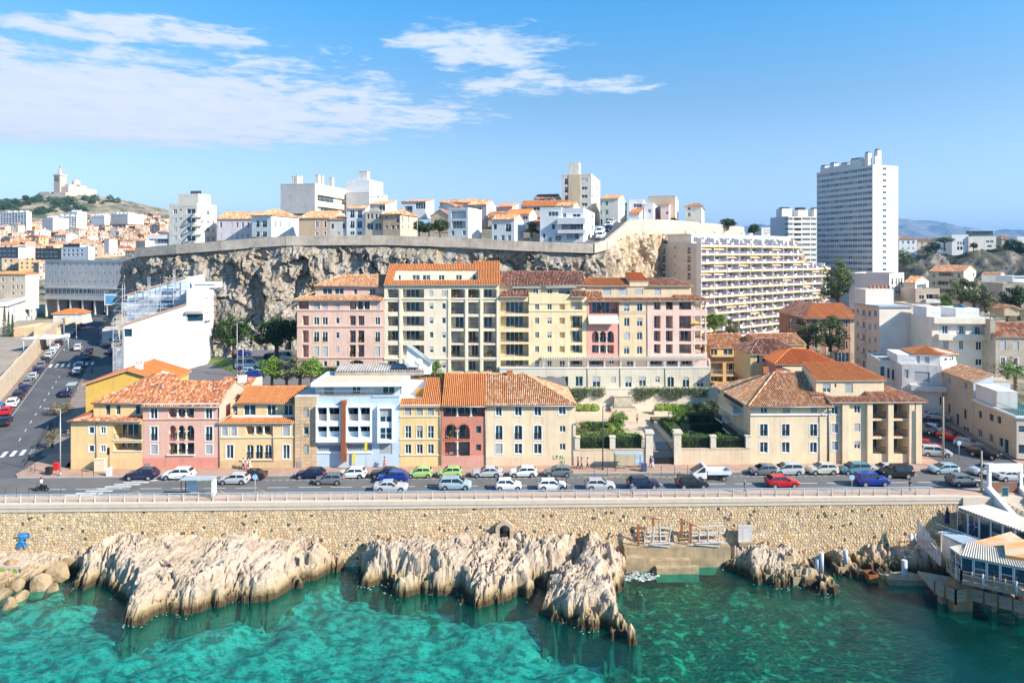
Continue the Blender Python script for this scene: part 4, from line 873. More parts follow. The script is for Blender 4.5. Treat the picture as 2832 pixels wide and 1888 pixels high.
# open corner loggia: slabs, columns
ue=B.up(1815);
for k,(y0,y1)in enumerate(((1425,1480),(1595,1615),(1712,1737),(1820,1845))):
 zb_,za_=B.zp(1700,y1),B.zp(1700,y0);b=MB();b.box(B.w,ue,-.02,6,zb_,za_);b.build('loggia_slab',PK3,B.root)
 for(xx,yy)in((B.w+.2,.3),(ue-.3,.3),(ue-.3,3.5)):
  zt_=B.zp(1700,(1335,1480,1615,1737)[k]);ob('column',column_me(zt_-za_,.2),B.root,Matrix.Translation((xx,yy,za_)))
 ob('railing',rail_me(ue-B.w-.6,.95,RAIL),B.root,Matrix.Translation((B.w+.3,.25,za_)))
b=MB();b.box(B.w,ue,0,6,0,B.zp(1700,1845));b.build('loggia_base',PK3,B.root)
zs=B.zp(730,1297,2.2);zt=B.zp(900,1207,2.2);B.zt=zt
B.wall('F',[('s',870,1235,948,1294),('s',1012,1235,1094,1294),('s',1160,1240,1237,1290),('s',1340,1237,1398,1294)],off=2.2,u=(0,B.up(1670,1250,2.2)),z=(ze,zt),m=PCH,name='upper_wall');B.shell(zt,m=PCH,u=(0,B.up(1670,1250,2.2)),y0=2.2,z0=ze,sides='lrb')
u5=B.up(1520,1290,1.2);sk=.36;zk=lambda y:ze+sk*y
tile_roof(B.root,[[(-.1,-.6,zk(-.6)),(ue+.7,-.6,zk(-.6)),(ue-.8,1.,zk(1.)),(-.1,1.,zk(1.))],[(u5,1.,zk(1.)),(ue-.8,1.,zk(1.)),(ue-4,4.2,zk(4.2)),(u5,4.2,zk(4.2))],[(ue+.7,-.6,zk(-.6)),(ue+.7,14,zk(-.6)),(ue-4,9,zk(4.2)),(ue-4,4.2,zk(4.2))],[(-.1,1.,zk(1.)),(B.up(862,1290,2.1),1.,zk(1.)),(B.up(862,1290,2.1),2.2,zk(2.2)+.9),(-.1,2.2,zk(2.2)+.9)]],'old',ridges=[((ue+.7,-.6,zk(-.6)+.05),(ue-4,4.2,zk(4.2)+.05))])
zr=B.zp(900,1138,7.);xa,xb,xc,xd=-.1,B.up(1115,1200,2),B.up(1285,1200,2),B.up(1690,1200,2)
tile_roof(B.root,[[(xa,1.7,zt),(xb,1.7,zt),(xb,7,zr),(xa,7,zr)],[(xa,7,zr),(xb,7,zr),(xb,14,zt),(xa,14,zt)]],'orange',name='upper_roof')
tile_roof(B.root,[[(xb,1.9,zt+.95),(xc,1.9,zt+.95),(xc-.4,7,zr+1.2),(xb,7,zr+1.2)]],'bright',name='raised_roof');b=MB();b.face([(xb,2,zt-.2),(xc,2,zt-.2),(xc,2,zt+.9),(xb,2,zt+.9)]);b.face([(xb,7,zt),(xb,2,zt),(xb,2,zt+.9),(xb,7,zr+1.1)]);b.build('dormer',PCH,B.root)
tile_roof(B.root,[[(xc,1.7,zt),(xd,1.7,zt),(B.up(1480,1138,7.),7,zr),(xc,7,zr)],[(xd,1.7,zt),(xd,13,zt),(B.up(1480,1138,7.),7,zr)]],'old',name='hipped_roof')
# parasol and plants on the loggia
t=thing('garden_parasol','folded orange parasol lying open on the corner loggia of the blush section','parasol',B.M@Vector((B.w+.4,.9,B.zp(1700,1595))),AF)
b=MB();b.tube((0,0,0),(0,0,1.5),.03);b.build('pole',WHITE,t);b=MB();b.lathe((0,0,1.05),[(1.5,0),(.8,.3),(0,.55)],8);b.build('canopy',mat('orange_cloth',(.72,.36,.05),.8,.05),t)
# --- plinth storey with its terrace and pergola
B=Bld('plinth_building','long pale plinth storey with plain windows under the pergola terrace','building','B3',-60,1843,700,v=137.4,z0=5.0,depth=2.7,wall=plaster('ivory',(.66,.60,.47)))
ze=B.zp(210,517)
ops=[('w',243,590,308,680),('w',365,590,430,680),('w',497,590,560,680),('w',625,590,692,680),('h',780,590,850,685,{'f':.5}),('s',947,592,990,645),('h',1075,592,1133,688,{'f':.55}),('h',1200,592,1260,680,{'f':.4}),('h',1347,592,1387,642),('wa',1455,594,1515,686),('ha',1593,594,1653,688,{'f':.3}),('ha',1722,596,1785,692,{'f':.6})]
B.wall('F',ops,z=(0,ze));B.shell(ze,top=FLATR,sides='lr');B.band(515,h=.25,pr=.12,m=SURR)
for x in(735,1030,1437):B.pipe(x,0,ze)
pg=thing('pergola','long white slatted pergola over the terrace of the apartment row','pergola',B.M@Vector((0,0,ze+.13)),AF)
ua_,ub_=B.up(325),B.up(1840);PW=mat('pergola_white',(.74,.68,.60),.8,.08)
zz_=B.zp(400,440)-ze-.1;b=MB();b.box(ua_,ub_,.1,.3,zz_-.25,zz_);b.box(ua_,ub_,2.2,2.4,zz_-.05,zz_+.15);b.build('beam',PW,pg)
for x in(340,565,740,890,1037,1160,1283,1435,1560,1700,1838):u_=B.up(x);b=MB();b.box(u_-.16,u_+.16,.06,.34,0,zz_-.25);b.build('post',PW,pg)
sm=MB();sm.box(-.06,.06,-.4,2.6,0,.16);sm=sm.mesh('slat',PW);x=ua_+.1
while x<ub_:ob('slat',sm,pg,Matrix.Translation((x,0,zz_+.0))@Matrix.Rotation(R_(2.5),4,'X'));x+=.48
tp=thing('terrace_railing','low white terrace parapet under the pergola posts','railing',B.M@Vector((0,0,ze+.13)),AF);ob('railing',rail_me(ub_-ua_+4,.55,GREYR,.5),tp,Matrix.Translation((ua_-4,.03,0)))
PLN=B
# --- plaza: paving, retaining wall, fountain
PZ=1.3
PLAZA=mat('plaza_stone',(.60,.47,.33),.9,.12,.5,stretch=(1,4,1),bump=.04)
pu0,pu1=u_of('B3',625,104),u_of('B3',1700,125)
b=MB();b.face([uv(pu0,112,PZ),uv(pu1+8,112,PZ),uv(pu1+14,136.7,PZ),uv(pu0-1,136.7,PZ)]);g0,g1=u_of('B3',1262,104),u_of('B3',1560,104);b.build('plaza',PLAZA,kind='structure')
b=MB();b.face([uv(g0,VF-.2,.14),uv(g1,VF-.2,.14),uv(g1,112,PZ+.004),uv(g0-1.5,112,PZ+.004)]);b.build('ramp',mat('ramp_paving',(.40,.33,.28),.9,.12,.6,stretch=(1,5,1)),kind='structure')
# rows of paving: thin joints
rw=thing('retaining_wall','pale retaining wall behind the plaza draped with ivy','wall',uv(0,136.5,PZ),AF)
wz=CAMH-(S('B3',0,708)[1]-HZ)/F*136.6-PZ;WALLH=wz;ra,rb=u_of('B3',560,136.5),u_of('B3',1885,136.5)
b=MB();b.box(ra-1.5,rb+1,0,.9,0,wz);b.box(ra-1.5,rb+1,-.08,.9,wz+.002,wz+.14);b.build('wall',plaster('wall_cream',(.70,.62,.50),streak=.4),rw)
f=thing('fountain','stone wall fountain with a curved back and a long basin on the plaza','fountain',uv(u_of('B3',1058,135),136.4,PZ),AF)
FS=mat('fountain_stone',(.60,.50,.38),.85,.18,1.2,grime=.3);w2=(u_of('B3',1130,136)-u_of('B3',980,136))/2;hz=wz*.66
b=MB();b.box(-w2,w2,-.7,-.01,0,hz);b.box(-w2-.2,w2+.2,-.85,0,hz+.002,hz+.18)
for sd in(-1,1):
 for k in range(5):b.box(*(sorted((sd*w2,sd*(w2+.75*(1-k/5)**2)))),-.6,-.02,k*.42,k*.42+.42)
b.build('backboard',FS,f);b=MB();L_=w2*1.55;b.box(-L_,L_,-2.5,-2.2,0,.75);b.box(-L_,-L_+.3,-2.2,-.7,0,.75);b.box(L_-.3,L_,-2.2,-.7,0,.75);b.box(-w2*.9,w2*.9,-2.75,-2.5,0,.5);b.build('basin',FS,f)
b=MB();b.face([(-L_+.3,-2.2,.6),(L_-.3,-2.2,.6),(L_-.3,-.7,.6),(-L_+.3,-.7,.6)]);b.build('pool',glass('fountain_water',(.04,.07,.07),.05,0),f)
# --- garden front: low wall, stone pillars, iron fence and gate
GP=plaster('garden_wall',(.68,.53,.37))
IRON=mat('black_iron',(.012,.012,.014),.5,0)
for x0,x1,pil,lab in((628,1272,(625,945),'low garden wall with hedge behind the bus shelter'),(1568,2205,(1855,2172),'low garden wall with hedge beside the big corner house')):
 ua_,ub_=u_of('B3',x0,VF),u_of('B3',x1,VF);gw=thing('garden_wall',lab,'wall',uv(ua_,VF,.13),AF);L_=ub_-ua_;b=MB();b.box(0,L_,0,.35,0,2.3);b.box(-.0,L_,-.07,.42,2.302,2.45);b.build('wall',GP,gw)
 for x in pil:u_=u_of('B3',x+15,VF)-ua_;b=MB();b.box(u_-.42,u_+.42,-.12,.5,2.45,4.2);b.box(u_-.5,u_+.5,-.2,.58,4.2,4.42);b.build('pillar',STONE,gw)
 ob('railing',rail_me(L_,1.5,IRON,.14),gw,Matrix.Translation((0,.18,2.45)))
gt=thing('garden_gate','black iron double gate between tall stone pillars of the garden','gate',uv(u_of('B3',1313,VF),VF,.13),AF);L_=u_of('B3',1527,VF)-u_of('B3',1313,VF)
for k in range(2):ob('gate_leaf',rail_me(L_/2-.05,3.4,IRON,.12),gt,Matrix.Translation((k*L_/2,.15,0)));b=MB();b.box(k*L_/2+.04,(k+1)*L_/2-.06,.13,.17,.1,1.1);b.box(k*L_/2+.04,(k+1)*L_/2-.06,.13,.17,2.2,2.28);b.build('panel',IRON,gt)
for x,lab in((1292,'tall stone gate pillar beside the bus shelter'),(1547,'tall stone gate pillar on the corner house side')):
 t=thing('gate_pillar',lab,'pillar',uv(u_of('B3',x,VF),VF+.2,.13),AF,'pillars of the garden gate');b=MB();b.box(-.55,.55,-.4,.5,0,4.75);b.box(-.72,.72,-.55,.65,4.75,5.05);b.box(-.62,.62,-.47,.57,5.05,5.25);b.build('shaft',STONE,t)
 # --- lawn, planting beds
SOIL=mat('garden_soil',(.14,.10,.06),.95,.3,.6,col2=(.11,.13,.05))
b=MB();b.box(u_of('B3',632,110),g0-2.2,VF+.5,118.5,.1,2.1);b.build('planting_bed',SOIL,M=Matrix.Rotation(AF,4,'Z'),kind='structure')
b=MB();b.box(g1+.8,u_of('B3',2190,110),VF+.5,127,.1,2.0);b.build('planting_bed',SOIL,M=Matrix.Rotation(AF,4,'Z'),kind='structure')
b=MB();b.box(g1+.3,g1+.8,VF+.5,122,.1,2.35);b.box(g0-2.2,g0-1.8,VF+.5,118.5,.1,2.3);b.build('bed_kerb',STONE,M=Matrix.Rotation(AF,4,'Z'),kind='structure')
# ================================================================ cliff and the quarter on top of it
ROCKN=None
def rock_mat(name,light,dark,warm,moss=None,stretch=(1,1,1),wet=None):
 m=bpy.data.materials.new(name);m.use_nodes=True;MATS[name]=m;t=NT(m.node_tree)
 vec=t.n('ShaderNodeTexCoord').outputs['Object'];v=t.scalev(vec,stretch)
 n1=t.noise(v,.16,6,.65,.6);n2=t.noise(v,.9,8,.7,.4);n3=t.noise(v,3.2,6,.7)
 c=t.mix(t.ramp(n1,.4,.6),light,warm);c=t.mix(t.ramp(n2,.44,.66,0,.8),c,dark)
 c=t.mix(t.ramp(t.noise(t.scalev(vec,(1,1,.2)),.5,6,.7),.55,.75,0,.6),c,tuple(x*.5 for x in dark))
 c=t.mix(t.ramp(n3,.38,.7,0,.55),c,tuple(min(1,x*1.15)for x in light))
 if name=='cliff_rock':c=t.mix(1.,c,t.n('ShaderNodeAttribute',attribute_name='tint').outputs[0],'MULTIPLY')
 if moss:
  nz=t.n('ShaderNodeSeparateXYZ',{0:t.n('ShaderNodeNewGeometry').outputs['Normal']}).outputs[2]
  c=t.mix(t.math('MULTIPLY',t.ramp(nz,.55,.85),t.ramp(n2,.35,.6,.3,1)),c,moss)
 if wet:
  hz=t.n('ShaderNodeSeparateXYZ',{0:vec}).outputs[2];hz=t.math('ADD',hz,t.math('MULTIPLY',n2,1.6))
  c=t.mix(t.ramp(hz,wet+2.7,wet+1.7,0,.75),c,(.36,.25,.10));c=t.mix(t.ramp(hz,wet+2.0,wet+1.3,0,.92),c,(.055,.035,.02))
  c=t.mix(t.ramp(t.n('ShaderNodeSeparateXYZ',{0:vec}).outputs[2],wet-.2,wet-1.0,0,.85),c,(.11,.125,.08))
 p=t.n('ShaderNodeBsdfPrincipled',{'Base Color':c,'Roughness':.93});p.inputs['Specular IOR Level'].default_value=.2
 h=t.math('ADD',t.math('MULTIPLY',t.noise(v,1.6,8,.72),1.),t.math('MULTIPLY',t.noise(v,5.5,6,.7),.35))
 t.l(t.n('ShaderNodeBump',{'Height':h,'Strength':.75,'Distance':.35}).outputs[0],p.inputs['Normal']);t.l(p.outputs[0],t.n('ShaderNodeOutputMaterial').inputs[0]);return m
CLM=rock_mat('cliff_rock',(.41,.37,.325),(.12,.095,.075),(.33,.25,.17),moss=(.20,.17,.08),stretch=(1,1,.6))
path=[('A1',1095,1040,205,2),('A1',1112,990,197,2),('A1',1230,952,192,3),('A1',1600,890,188,3),('A1',2000,872,186,3),('A1',2352,832,185,3),('A2',300,812,184,3),('A2',800,805,184,3),('A2',1300,835,184,4),('A2',1900,872,183,5),('A2',2352,890,182,6),('A3',300,895,182,7),('A3',780,935,182,7),('A3',905,890,186,3),('A3',1060,712,206,1),('A3',1250,700,220,1),('A3',1440,725,236,3),('A3',1750,745,262,6),('A3',2150,770,290,8),('A4',300,800,330,8)]
PP=[at(*p[:4])for p in path];dist=np.cumsum([0]+[(Vector((b_-a).xy)).length for a,b_ in zip(PP,PP[1:])]);ns=int(dist[-1]/.36)
sv=np.linspace(0,dist[-1],ns);PX=np.interp(sv,dist,[p.x for p in PP]);PYY=np.interp(sv,dist,[p.y for p in PP]);PZt=np.interp(sv,dist,[p.z for p in PP]);SLP=np.interp(sv,dist,[p[4]for p in path])
tx,ty=np.gradient(PX),np.gradient(PYY);k_=np.ones(17)/17
tx,ty=[np.convolve(np.pad(q,8,'edge'),k_,'valid')for q in(tx,ty)];tl=np.hypot(tx,ty);nxv,nyv=ty/tl,-tx/tl
nr=96;fr=np.linspace(0,1,nr)[:,None];zb=4.;ZZ=zb+(PZt-zb)[None]*fr
Sx=np.broadcast_to(sv,ZZ.shape);
edge=np.clip((1-fr)*9,0,1)
q1=fbm(Sx/15+ZZ/30,ZZ/26,0*ZZ,3,.5,1);q2=fbm(Sx/5.5-ZZ/11,ZZ/13,0*ZZ+3,5,.55,9,True);q3=fbm(Sx/1.4,ZZ/2.2,0*ZZ+7,4,.6,21)
wx=fbm(Sx/7,ZZ/7,0*ZZ,4,.55,61);wz=fbm(Sx/7,ZZ/7,0*ZZ+5,4,.55,67)
f1=facet(Sx/9+wx*.35+ZZ/26,ZZ/15+wz*.25,3,1.3);f2=facet(Sx/3.4+wx*.7-ZZ/14,ZZ/6.5+wz*.5,8,1.4);f3=facet(Sx/1.3+wx*1.3,ZZ/2.4+wz,15,1.3)
out=(SLP[None]+3)*(1-fr)**1.3+(q1*1.3+q2*.5+f1*1.6+f2*1.0+f3*.45+q3*.15)*edge
CP=np.stack([PX[None]+nxv[None]*out,PYY[None]+nyv[None]*out,ZZ+q3*.3*edge],-1)
back=[np.stack([PX-nxv*dd*.4,PYY+dd,PZt+dz],-1)[None]for dd,dz in((4,.0),(40,1.),(140,8.))]
CT=np.ones((nr+3,ns,3))*(1+np.clip((Sx[0]-dist[13])/12,0,1)[None,:,None]*np.array([.5,.32,.1]));ob('cliff',grid_mesh('cliff',np.concatenate([CP]+back),CLM,smooth=False,tint=CT),kind='structure')  # rock past the corner tinted lighter and warmer, painted sunlight
# concrete parapet wall along the brink
PAR=mat('brink_concrete',(.52,.44,.35),.92,.2,.4,streak=.55,bump=.08,grime=.25)
wl=[('A1',1230,868,191.5),('A1',1600,836,187.5),('A1',2000,806,185.5),('A1',2352,776,184.5),('A2',300,760,183.5),('A2',1200,754,183.5),('A2',1900,775,182.5),('A2',2352,802,181.5),('A3',300,812,181.5),('A3',785,828,181.5),('A3',900,798,185.5),('A3',1000,712,198),('A3',1110,615,213),('A3',1250,612,222),('A3',1450,612,236),('A3',1850,648,266),('A3',2140,680,289)]
wall_=thing('brink_wall','long stained concrete wall along the brink of the cliff and its sloping street','wall')
bw=MB();wp=[at(*q)for q in wl]
rk=lambda x,y:0
for i in range(len(wp)-1):
 a,c=wp[i],wp[i+1];t=Vector((c.y-a.y,-(c.x-a.x),0)).normalized()*.5;lo=2.6 if i<11 else 5.0
 za,zc=a.z-lo,c.z-lo
 P=[a+t,c+t,c-t,a-t];Q=[Vector((p.x,p.y,z))for p,z in zip(P,(za,zc,zc,za))]
 bw.face(P);bw.face([Q[0],Q[1],P[1],P[0]]);bw.face([Q[2],Q[3],P[3],P[2]])
 if i==0:bw.face([Q[3],Q[0],P[0],P[3]])
bw.build('wall',PAR,wall_)
# thin railing on the wall's top
b=MB()
for i in range(3,9):
 a,c=wp[i],wp[i+1];L_=(c-a).length;n=int(L_/1.8)
 for k in range(n):p=a.lerp(c,k/n)+Vector((0,.3,0));b.tube(p,p+Vector((0,0,1.)),.03,n=4)
 for h in(.5,1.):b.tube(a+Vector((0,.3,h)),c+Vector((0,.3,h)),.025,n=4)
b.build('handrail',GREYR,wall_)
# the sloping street behind the wall with its parked cars is laid later
st=[('A3',790,835,181.5,12),('A3',900,815,186,11),('A3',1000,730,199,10),('A3',1110,635,214,9)]
b=MB();q=[at(*s[:4])for s in st];q2_=[at(s[0],s[1]-s[4]*17,s[2]-(8 if i<2 else 0),s[3]+2)for i,s in enumerate(st)]
for i in range(3):b.face([q[i]+Vector((0,.6,0)),q[i+1]+Vector((0,.6,0)),q2_[i+1],q2_[i]])
b.build('hill_street',ASPH2,kind='structure')
# ---- houses on the plateau
LAV=plaster('white_wash',(.78,.77,.76),streak=.12);OCH=plaster('ochre_stone',(.58,.42,.28));CRW=plaster('cream_wash',(.76,.70,.60));PKW=plaster('pink_wash',(.74,.55,.50));TANW=plaster('tan_wash',(.62,.50,.38));LIL=plaster('lilac',(.64,.57,.60));GRYW=plaster('grey_wash',(.62,.58,.54))
def hous(name,label,t,x0,x1,yt,yb,d,wall,ops=(),roof=('flat',),xr=None,depth=9.,ang=-20.,rops=(),cat='house',mat_r=None,group=None,extra=()):
 """house read off the photo: front from x0 to x1, top yt, foot yb; xr = column where its far side ends"""
 B=Bld(name,label,cat,t,x0,x1,yb,d=d,ang=R_(ang),depth=depth,wall=wall,group=group)
 if xr is not None:B.depth=min(24,max(3,B.hit(B.plane('R'),xr,yb)[0]))
 B.z1=z1=B.zp(x0,yt)
 B.wall('F',ops,z=(0,z1),ldep=1.2,rail=GREYR);B.wall('R',rops,z=(0,z1),m=mat_r or wall,ldep=1.2)
 if roof[0]=='flat':
  B.shell(z1,top=FLATR,sides='lb');b=MB();ph=roof[1]if len(roof)>1 else.4
  for q in((0,B.w,-.04,.2),(0,B.w,B.depth-.2,B.depth),(0,.2,.2,B.depth-.2),(B.w-.2,B.w+.04,.2,B.depth-.2)):b.box(*q,z1-.02,z1+ph)
  b.build('parapet',wall,B.root)
 else:
  B.shell(z1,sides='lb');k,yr,pal=roof[:3]
  if k=='gable':
   rv=B.depth/2;xm=x0+(x1-x0)*.5;B.gable_roof(z1,min(z1+.5*min(rv,4.5),max(z1+.6,B.zp(xm,yr,rv))),pal,rv=rv,pitch=.45,L=.9,oh=.3,os=.1,gut=False)
  elif k=='cross':
   zr=B.zp((x0+x1)/2,yr);o=.3;h=B.w/2
   tile_roof(B.root,[[(-o,-o,z1-.1),(h,-o,zr),(h,B.depth,zr),(-o,B.depth,z1-.1)],[(h,-o,zr),(B.w+o,-o,z1-.1),(B.w+o,B.depth,z1-.1),(h,B.depth,zr)]],pal,.45,.9)
   b=MB();b.face([(0,0,z1),(B.w,0,z1),(h,0,zr-.1)]);b.build('gable',wall,B.root)
  elif k=='hip':
   rv=B.depth/2;zr=min(z1+.5*min(rv,4.5),max(z1+.8,B.zp((x0+x1)/2,yr,rv)));e=min(rv,B.w*.4);B.gable_roof(z1,zr,pal,rv=rv,hl=e,hr=e,pitch=.45,L=.9,oh=.4,os=.4,gut=False)
  elif k=='shed':
   zr=min(z1+.3*min(B.depth,9),max(z1+.5,B.zp((x0+x1)/2,yr,B.depth)));tile_roof(B.root,[[(-.2,-.3,z1),(B.w+.2,-.3,z1),(B.w+.2,B.depth,zr),(-.2,B.depth,zr)]],pal,.45,.9);b=MB();b.face([(B.w,0,z1),(B.w,B.depth,z1),(B.w,B.depth,zr)]);b.face([(0,B.depth,z1),(0,0,z1),(0,B.depth,zr)]);b.build('gable',mat_r or wall,B.root)
 return B
def grid(k,xs,ys):
 return[(rnd.choice(k)if isinstance(k,(list,tuple))else k,a,c,b_,d_)for(a,b_)in xs for(c,d_)in ys]
CT='houses on top of the cliff'
# rounded cream apartment house at the west end
B=hous('apartment_house','cream five-storey apartment house with a rounded bay near the wall\'s low end','A1',1528,1780,498,860,215,CRW,grid(['s','w'],[(1565,1598)],[(518,560),(598,640),(678,720),(758,800)])+grid('o',[(1620,1642)],[(516,530),(596,610),(677,691),(757,771)])+grid('w',[(1688,1765)],[(515,558),(596,640),(677,718),(757,805)]),('flat',1.),xr=1955,rops=grid(['s','h','w'],[(1812,1838),(1866,1892),(1920,1936)],[(530,572),(604,645),(685,725),(765,808)]),ang=-12,cat='apartment house')
B.box('roof_house',B.w*.15,B.w*.9,2,8,B.z1,B.z1+4.2,CRW);b=MB();[b.tube((B.w*.5+i*.8,4,B.z1+4.2),(B.w*.5+i*.8,4,B.z1+5.3),.3)for i in range(5)];b.build('roof_vent',DARK,B.root)
b=MB()
for ya,yb in((558,585),(640,662),(718,742),(805,830)):b.lathe((B.w,0.2,B.zp(1700,yb)),[(1.6,0),(1.6,B.zp(1700,ya)-B.zp(1700,yb))],14)
b.build('balcony',CRW,B.root)
hous('long_house','low modern house with a long dark balcony west of the cream apartment house','A1',1322,1535,762,870,216,LAV,[('Lr',1345,785,1520,828)],('flat',),depth=8,ang=-5)
hous('small_house','small square pavilion with a red edged roof at the low end of the wall','A1',1228,1312,815,880,200,TANW,(),('flat',),xr=1365,ang=-25,mat_r=PKW)
B=hous('long_house','long lilac house with arched windows and a low tan roof beside the cream apartment house','A1',1962,2282,604,800,214,LIL,grid(['w','s'],[(1985,2005),(2083,2103),(2132,2152),(2183,2202),(2232,2250)],[(635,682),(735,780)]),('gable',545,'pale'),depth=10,ang=-4)
B=hous('white_house','white two-storey house with a sunlit flank and orange lean-to roof','A2',-12,165,572,770,208,LAV,grid('d',[(28,58),(85,125)],[(620,680),(720,765)]),('hip',525,'pale'),xr=412,rops=grid('w',[(200,212),(244,254),(284,294),(325,334)],[(625,685)]),ang=-18)
B=hous('apartment_slab','large blank grey flank of an apartment slab with balconies on its sunlit side','A2',248,560,300,560,245,GRYW,(),('flat',.3),xr=842,rops=[('Lr',580,385,835,480,{'d':1.}),('Lr',580,490,835,560,{'d':1.})],cat='apartment block',ang=-14,mat_r=CRW)
for x,y in((.28,1),(.38,1),(.44,2)):B.chimney(B.w*x,y,B.z1,B.z1+3.2,1.,1.,0,CRW)
for x in(4,6.5,14):B.chimney(B.w-2.5,x,B.z1,B.z1+3.8,1.6,1.2,0,CRW)
B=hous('apartment_slab','second apartment slab with a blank grey flank and a white stepped top','A2',842,1050,375,520,262,GRYW,(),('flat',.3),xr=1215,rops=grid('w',[(1058,1075),(1090,1105),(1120,1145),(1163,1178),(1195,1208)],[(395,418)]),cat='apartment block',ang=-14,mat_r=CRW)
B.box('penthouse',-1,B.w*.95,1,B.depth*.8,B.z1,B.z1+5.2,LAV);B.chimney(B.w*.4,2,B.z1+5.2,B.z1+8.4,4,2,1,CRW)
hous('tan_house','tan house with one wide pale roof and two white framed windows','A2',415,690,600,790,204,OCH,[('w+',562,620,596,688),('w+',637,620,666,688),('w+',562,718,596,760),('w+',637,715,664,755)],('shed',520,'pale'),depth=9,ang=-6)
hous('small_house','low plain house with a red lean-to roof between the tan and white houses','A2',692,845,608,790,203,GRYW,[('o',706,650,730,692),('o',806,647,832,690),('w',758,722,782,752)],('shed',578,'old'),depth=8,ang=-6)
hous('white_house','narrow white house with four glass balconies under an orange roof','A2',845,1015,515,790,202,LAV,grid('d',[(877,916),(943,984)],[(532,595),(625,688),(718,748)]),('shed',480,'pale'),xr=1050,ang=-10)
hous('ochre_house','ochre terraced house with a roof terrace and four small windows in a row','A2',1015,1165,545,790,200,TANW,grid('w',[(1028,1050),(1062,1083),(1101,1124),(1136,1158)],[(560,605)])+grid('g',[(1028,1084),(1102,1160)],[(645,705)]),('flat',.2),xr=1200,ang=-10)
hous('cream_house','cream attic storey with a sunlit gable above the ochre terraced house','A2',1055,1195,475,545,206,CRW,[('g',1138,485,1192,528)],('shed',445,'pale'),xr=1295,ang=-14)
hous('ochre_house','ochre corner house with a hipped roof and a long sunlit side by the tree','A2',1170,1330,562,790,198,OCH,[('w',1190,580,1212,605),('d',1292,577,1320,638),('w',1193,662,1217,690),('w',1247,660,1275,698),('w',1294,660,1320,698)],('hip',528,'pale'),xr=1488,rops=grid('w',[(1345,1358),(1398,1408)],[(580,640),(660,700)]),ang=-16,mat_r=plaster('apricot',(.72,.52,.38)))
hous('white_villa','white villa with a big glass window under a thin tiled roof behind the trees','A2',1340,1560,450,600,232,LAV,[('g',1468,460,1558,515),('Lr',1370,490,1440,550)],('shed',436,'pale'),xr=1635,ang=-12)
hous('grey_house','low grey gabled house behind the trees','A2',1605,1780,580,730,212,TANW,(),('cross',520,'old'),depth=7,ang=-15)
hous('pink_house','pink house with a set-back attic behind the white terraced house','A2',1688,1895,458,560,226,PKW,(),('gable',412,'pale'),xr=1920,ang=-20)
hous('white_house','white gabled wing below the pink house','A2',1685,1830,500,560,218,LAV,(),('cross',458,'pale'),depth=7,ang=-18)
B=hous('white_house','white three-storey house with stepped terraces and a bright blank flank','A2',1763,1942,520,790,192,LAV,[('Lrn',1790,535,1925,602),('Lr',1795,625,1920,692),('w',1790,712,1817,755),('w',1893,710,1922,752)],('flat',.4),xr=2065,ang=-18)
hous('pink_house','tall pink gabled house above the stepped white house','A2',1935,2110,480,690,208,PKW,[('w',2040,500,2060,530),('s',2080,580,2105,620)],('gable',440,'pale'),xr=2195,ang=-20,mat_r=CRW)
hous('cream_house','cream house with a tan roof beside the tall pink gable','A2',1895,1990,460,560,214,CRW,(),('gable',428,'pale'),depth=7,ang=-18)
hous('terraced_house','pink and cream houses stepping along the ridge under pale roofs','A2',2195,2340,500,600,222,PKW,(),('shed',465,'old'),xr=2400,ang=-18)
hous('red_roofed_house','house with a broad old red roof between pink gable and small white house','A2',2120,2352,590,680,204,TANW,(),('gable',530,'old'),depth=7,ang=-12)
hous('white_house','small white gabled house with balcony beside the big white villa','A3',-130,75,612,810,190,LAV,[('o',-115,655,-85,700),('d',-5,655,45,720),('w',-115,755,-85,800),('w',-45,752,-15,800),('w',15,752,42,800)],('gable',568,'pale'),xr=155,ang=-16)
hous('white_house','white house with an orange roof set behind the small gabled one','A3',0,208,565,720,200,LAV,[('g',150,580,195,612)],('gable',522,'orange'),xr=278,ang=-18)
hous('small_house','low house with a dark red roof behind a dark hedge','A3',212,312,662,770,196,TANW,[('w',245,680,270,705)],('shed',605,'old'),depth=6,ang=-14)
B=hous('white_villa','big white modern villa with stacked terraces at the top of the sloping street','A3',305,500,515,825,188,LAV,[('g',380,542,470,580),('o',412,653,442,698),('g',445,755,502,805),('w',332,738,354,785),('w',384,770,412,812)],('flat',.3),depth=10,ang=-12)
B=hous('white_villa','terraced wing of the white villa with deep balconies and flower pots','A3',488,700,540,825,187,LAV,[('w',512,555,540,592),('g',600,562,670,588),('Lr',500,650,695,705,{'d':2}),('Ln',548,735,605,790),('L',610,735,660,790)],('flat',.9),xr=815,rops=grid('w',[(735,745),(755,763),(775,790)],[(570,605),(660,705),(755,800)]),ang=-14)
B.box('balcony',-.5,B.w+.6,-1.4,-.002,B.zp(500,655),B.zp(500,600),LAV);B.box('balcony',-.5,B.w+.6,-1.2,-.002,B.zp(500,738),B.zp(500,705),LAV)
hous('long_house','long low peach house with an orange roof behind the white villa','A3',135,560,488,600,214,plaster('peach_wash',(.70,.52,.38)),[('w',245,498,305,530),('w',150,500,190,520)],('gable',443,'orange'),depth=9,ang=-8)
hous('white_house','white house with two dark windows under an old tiled roof on the ridge','A3',248,440,420,480,228,LAV,[('g',305,425,350,442),('w',368,422,405,442)],('gable',388,'old'),xr=505,ang=-16)
hous('small_house','cream dormer house with a tan roof against the tower block','A3',440,610,490,560,205,CRW,(),('gable',460,'pale'),xr=670,ang=-15)
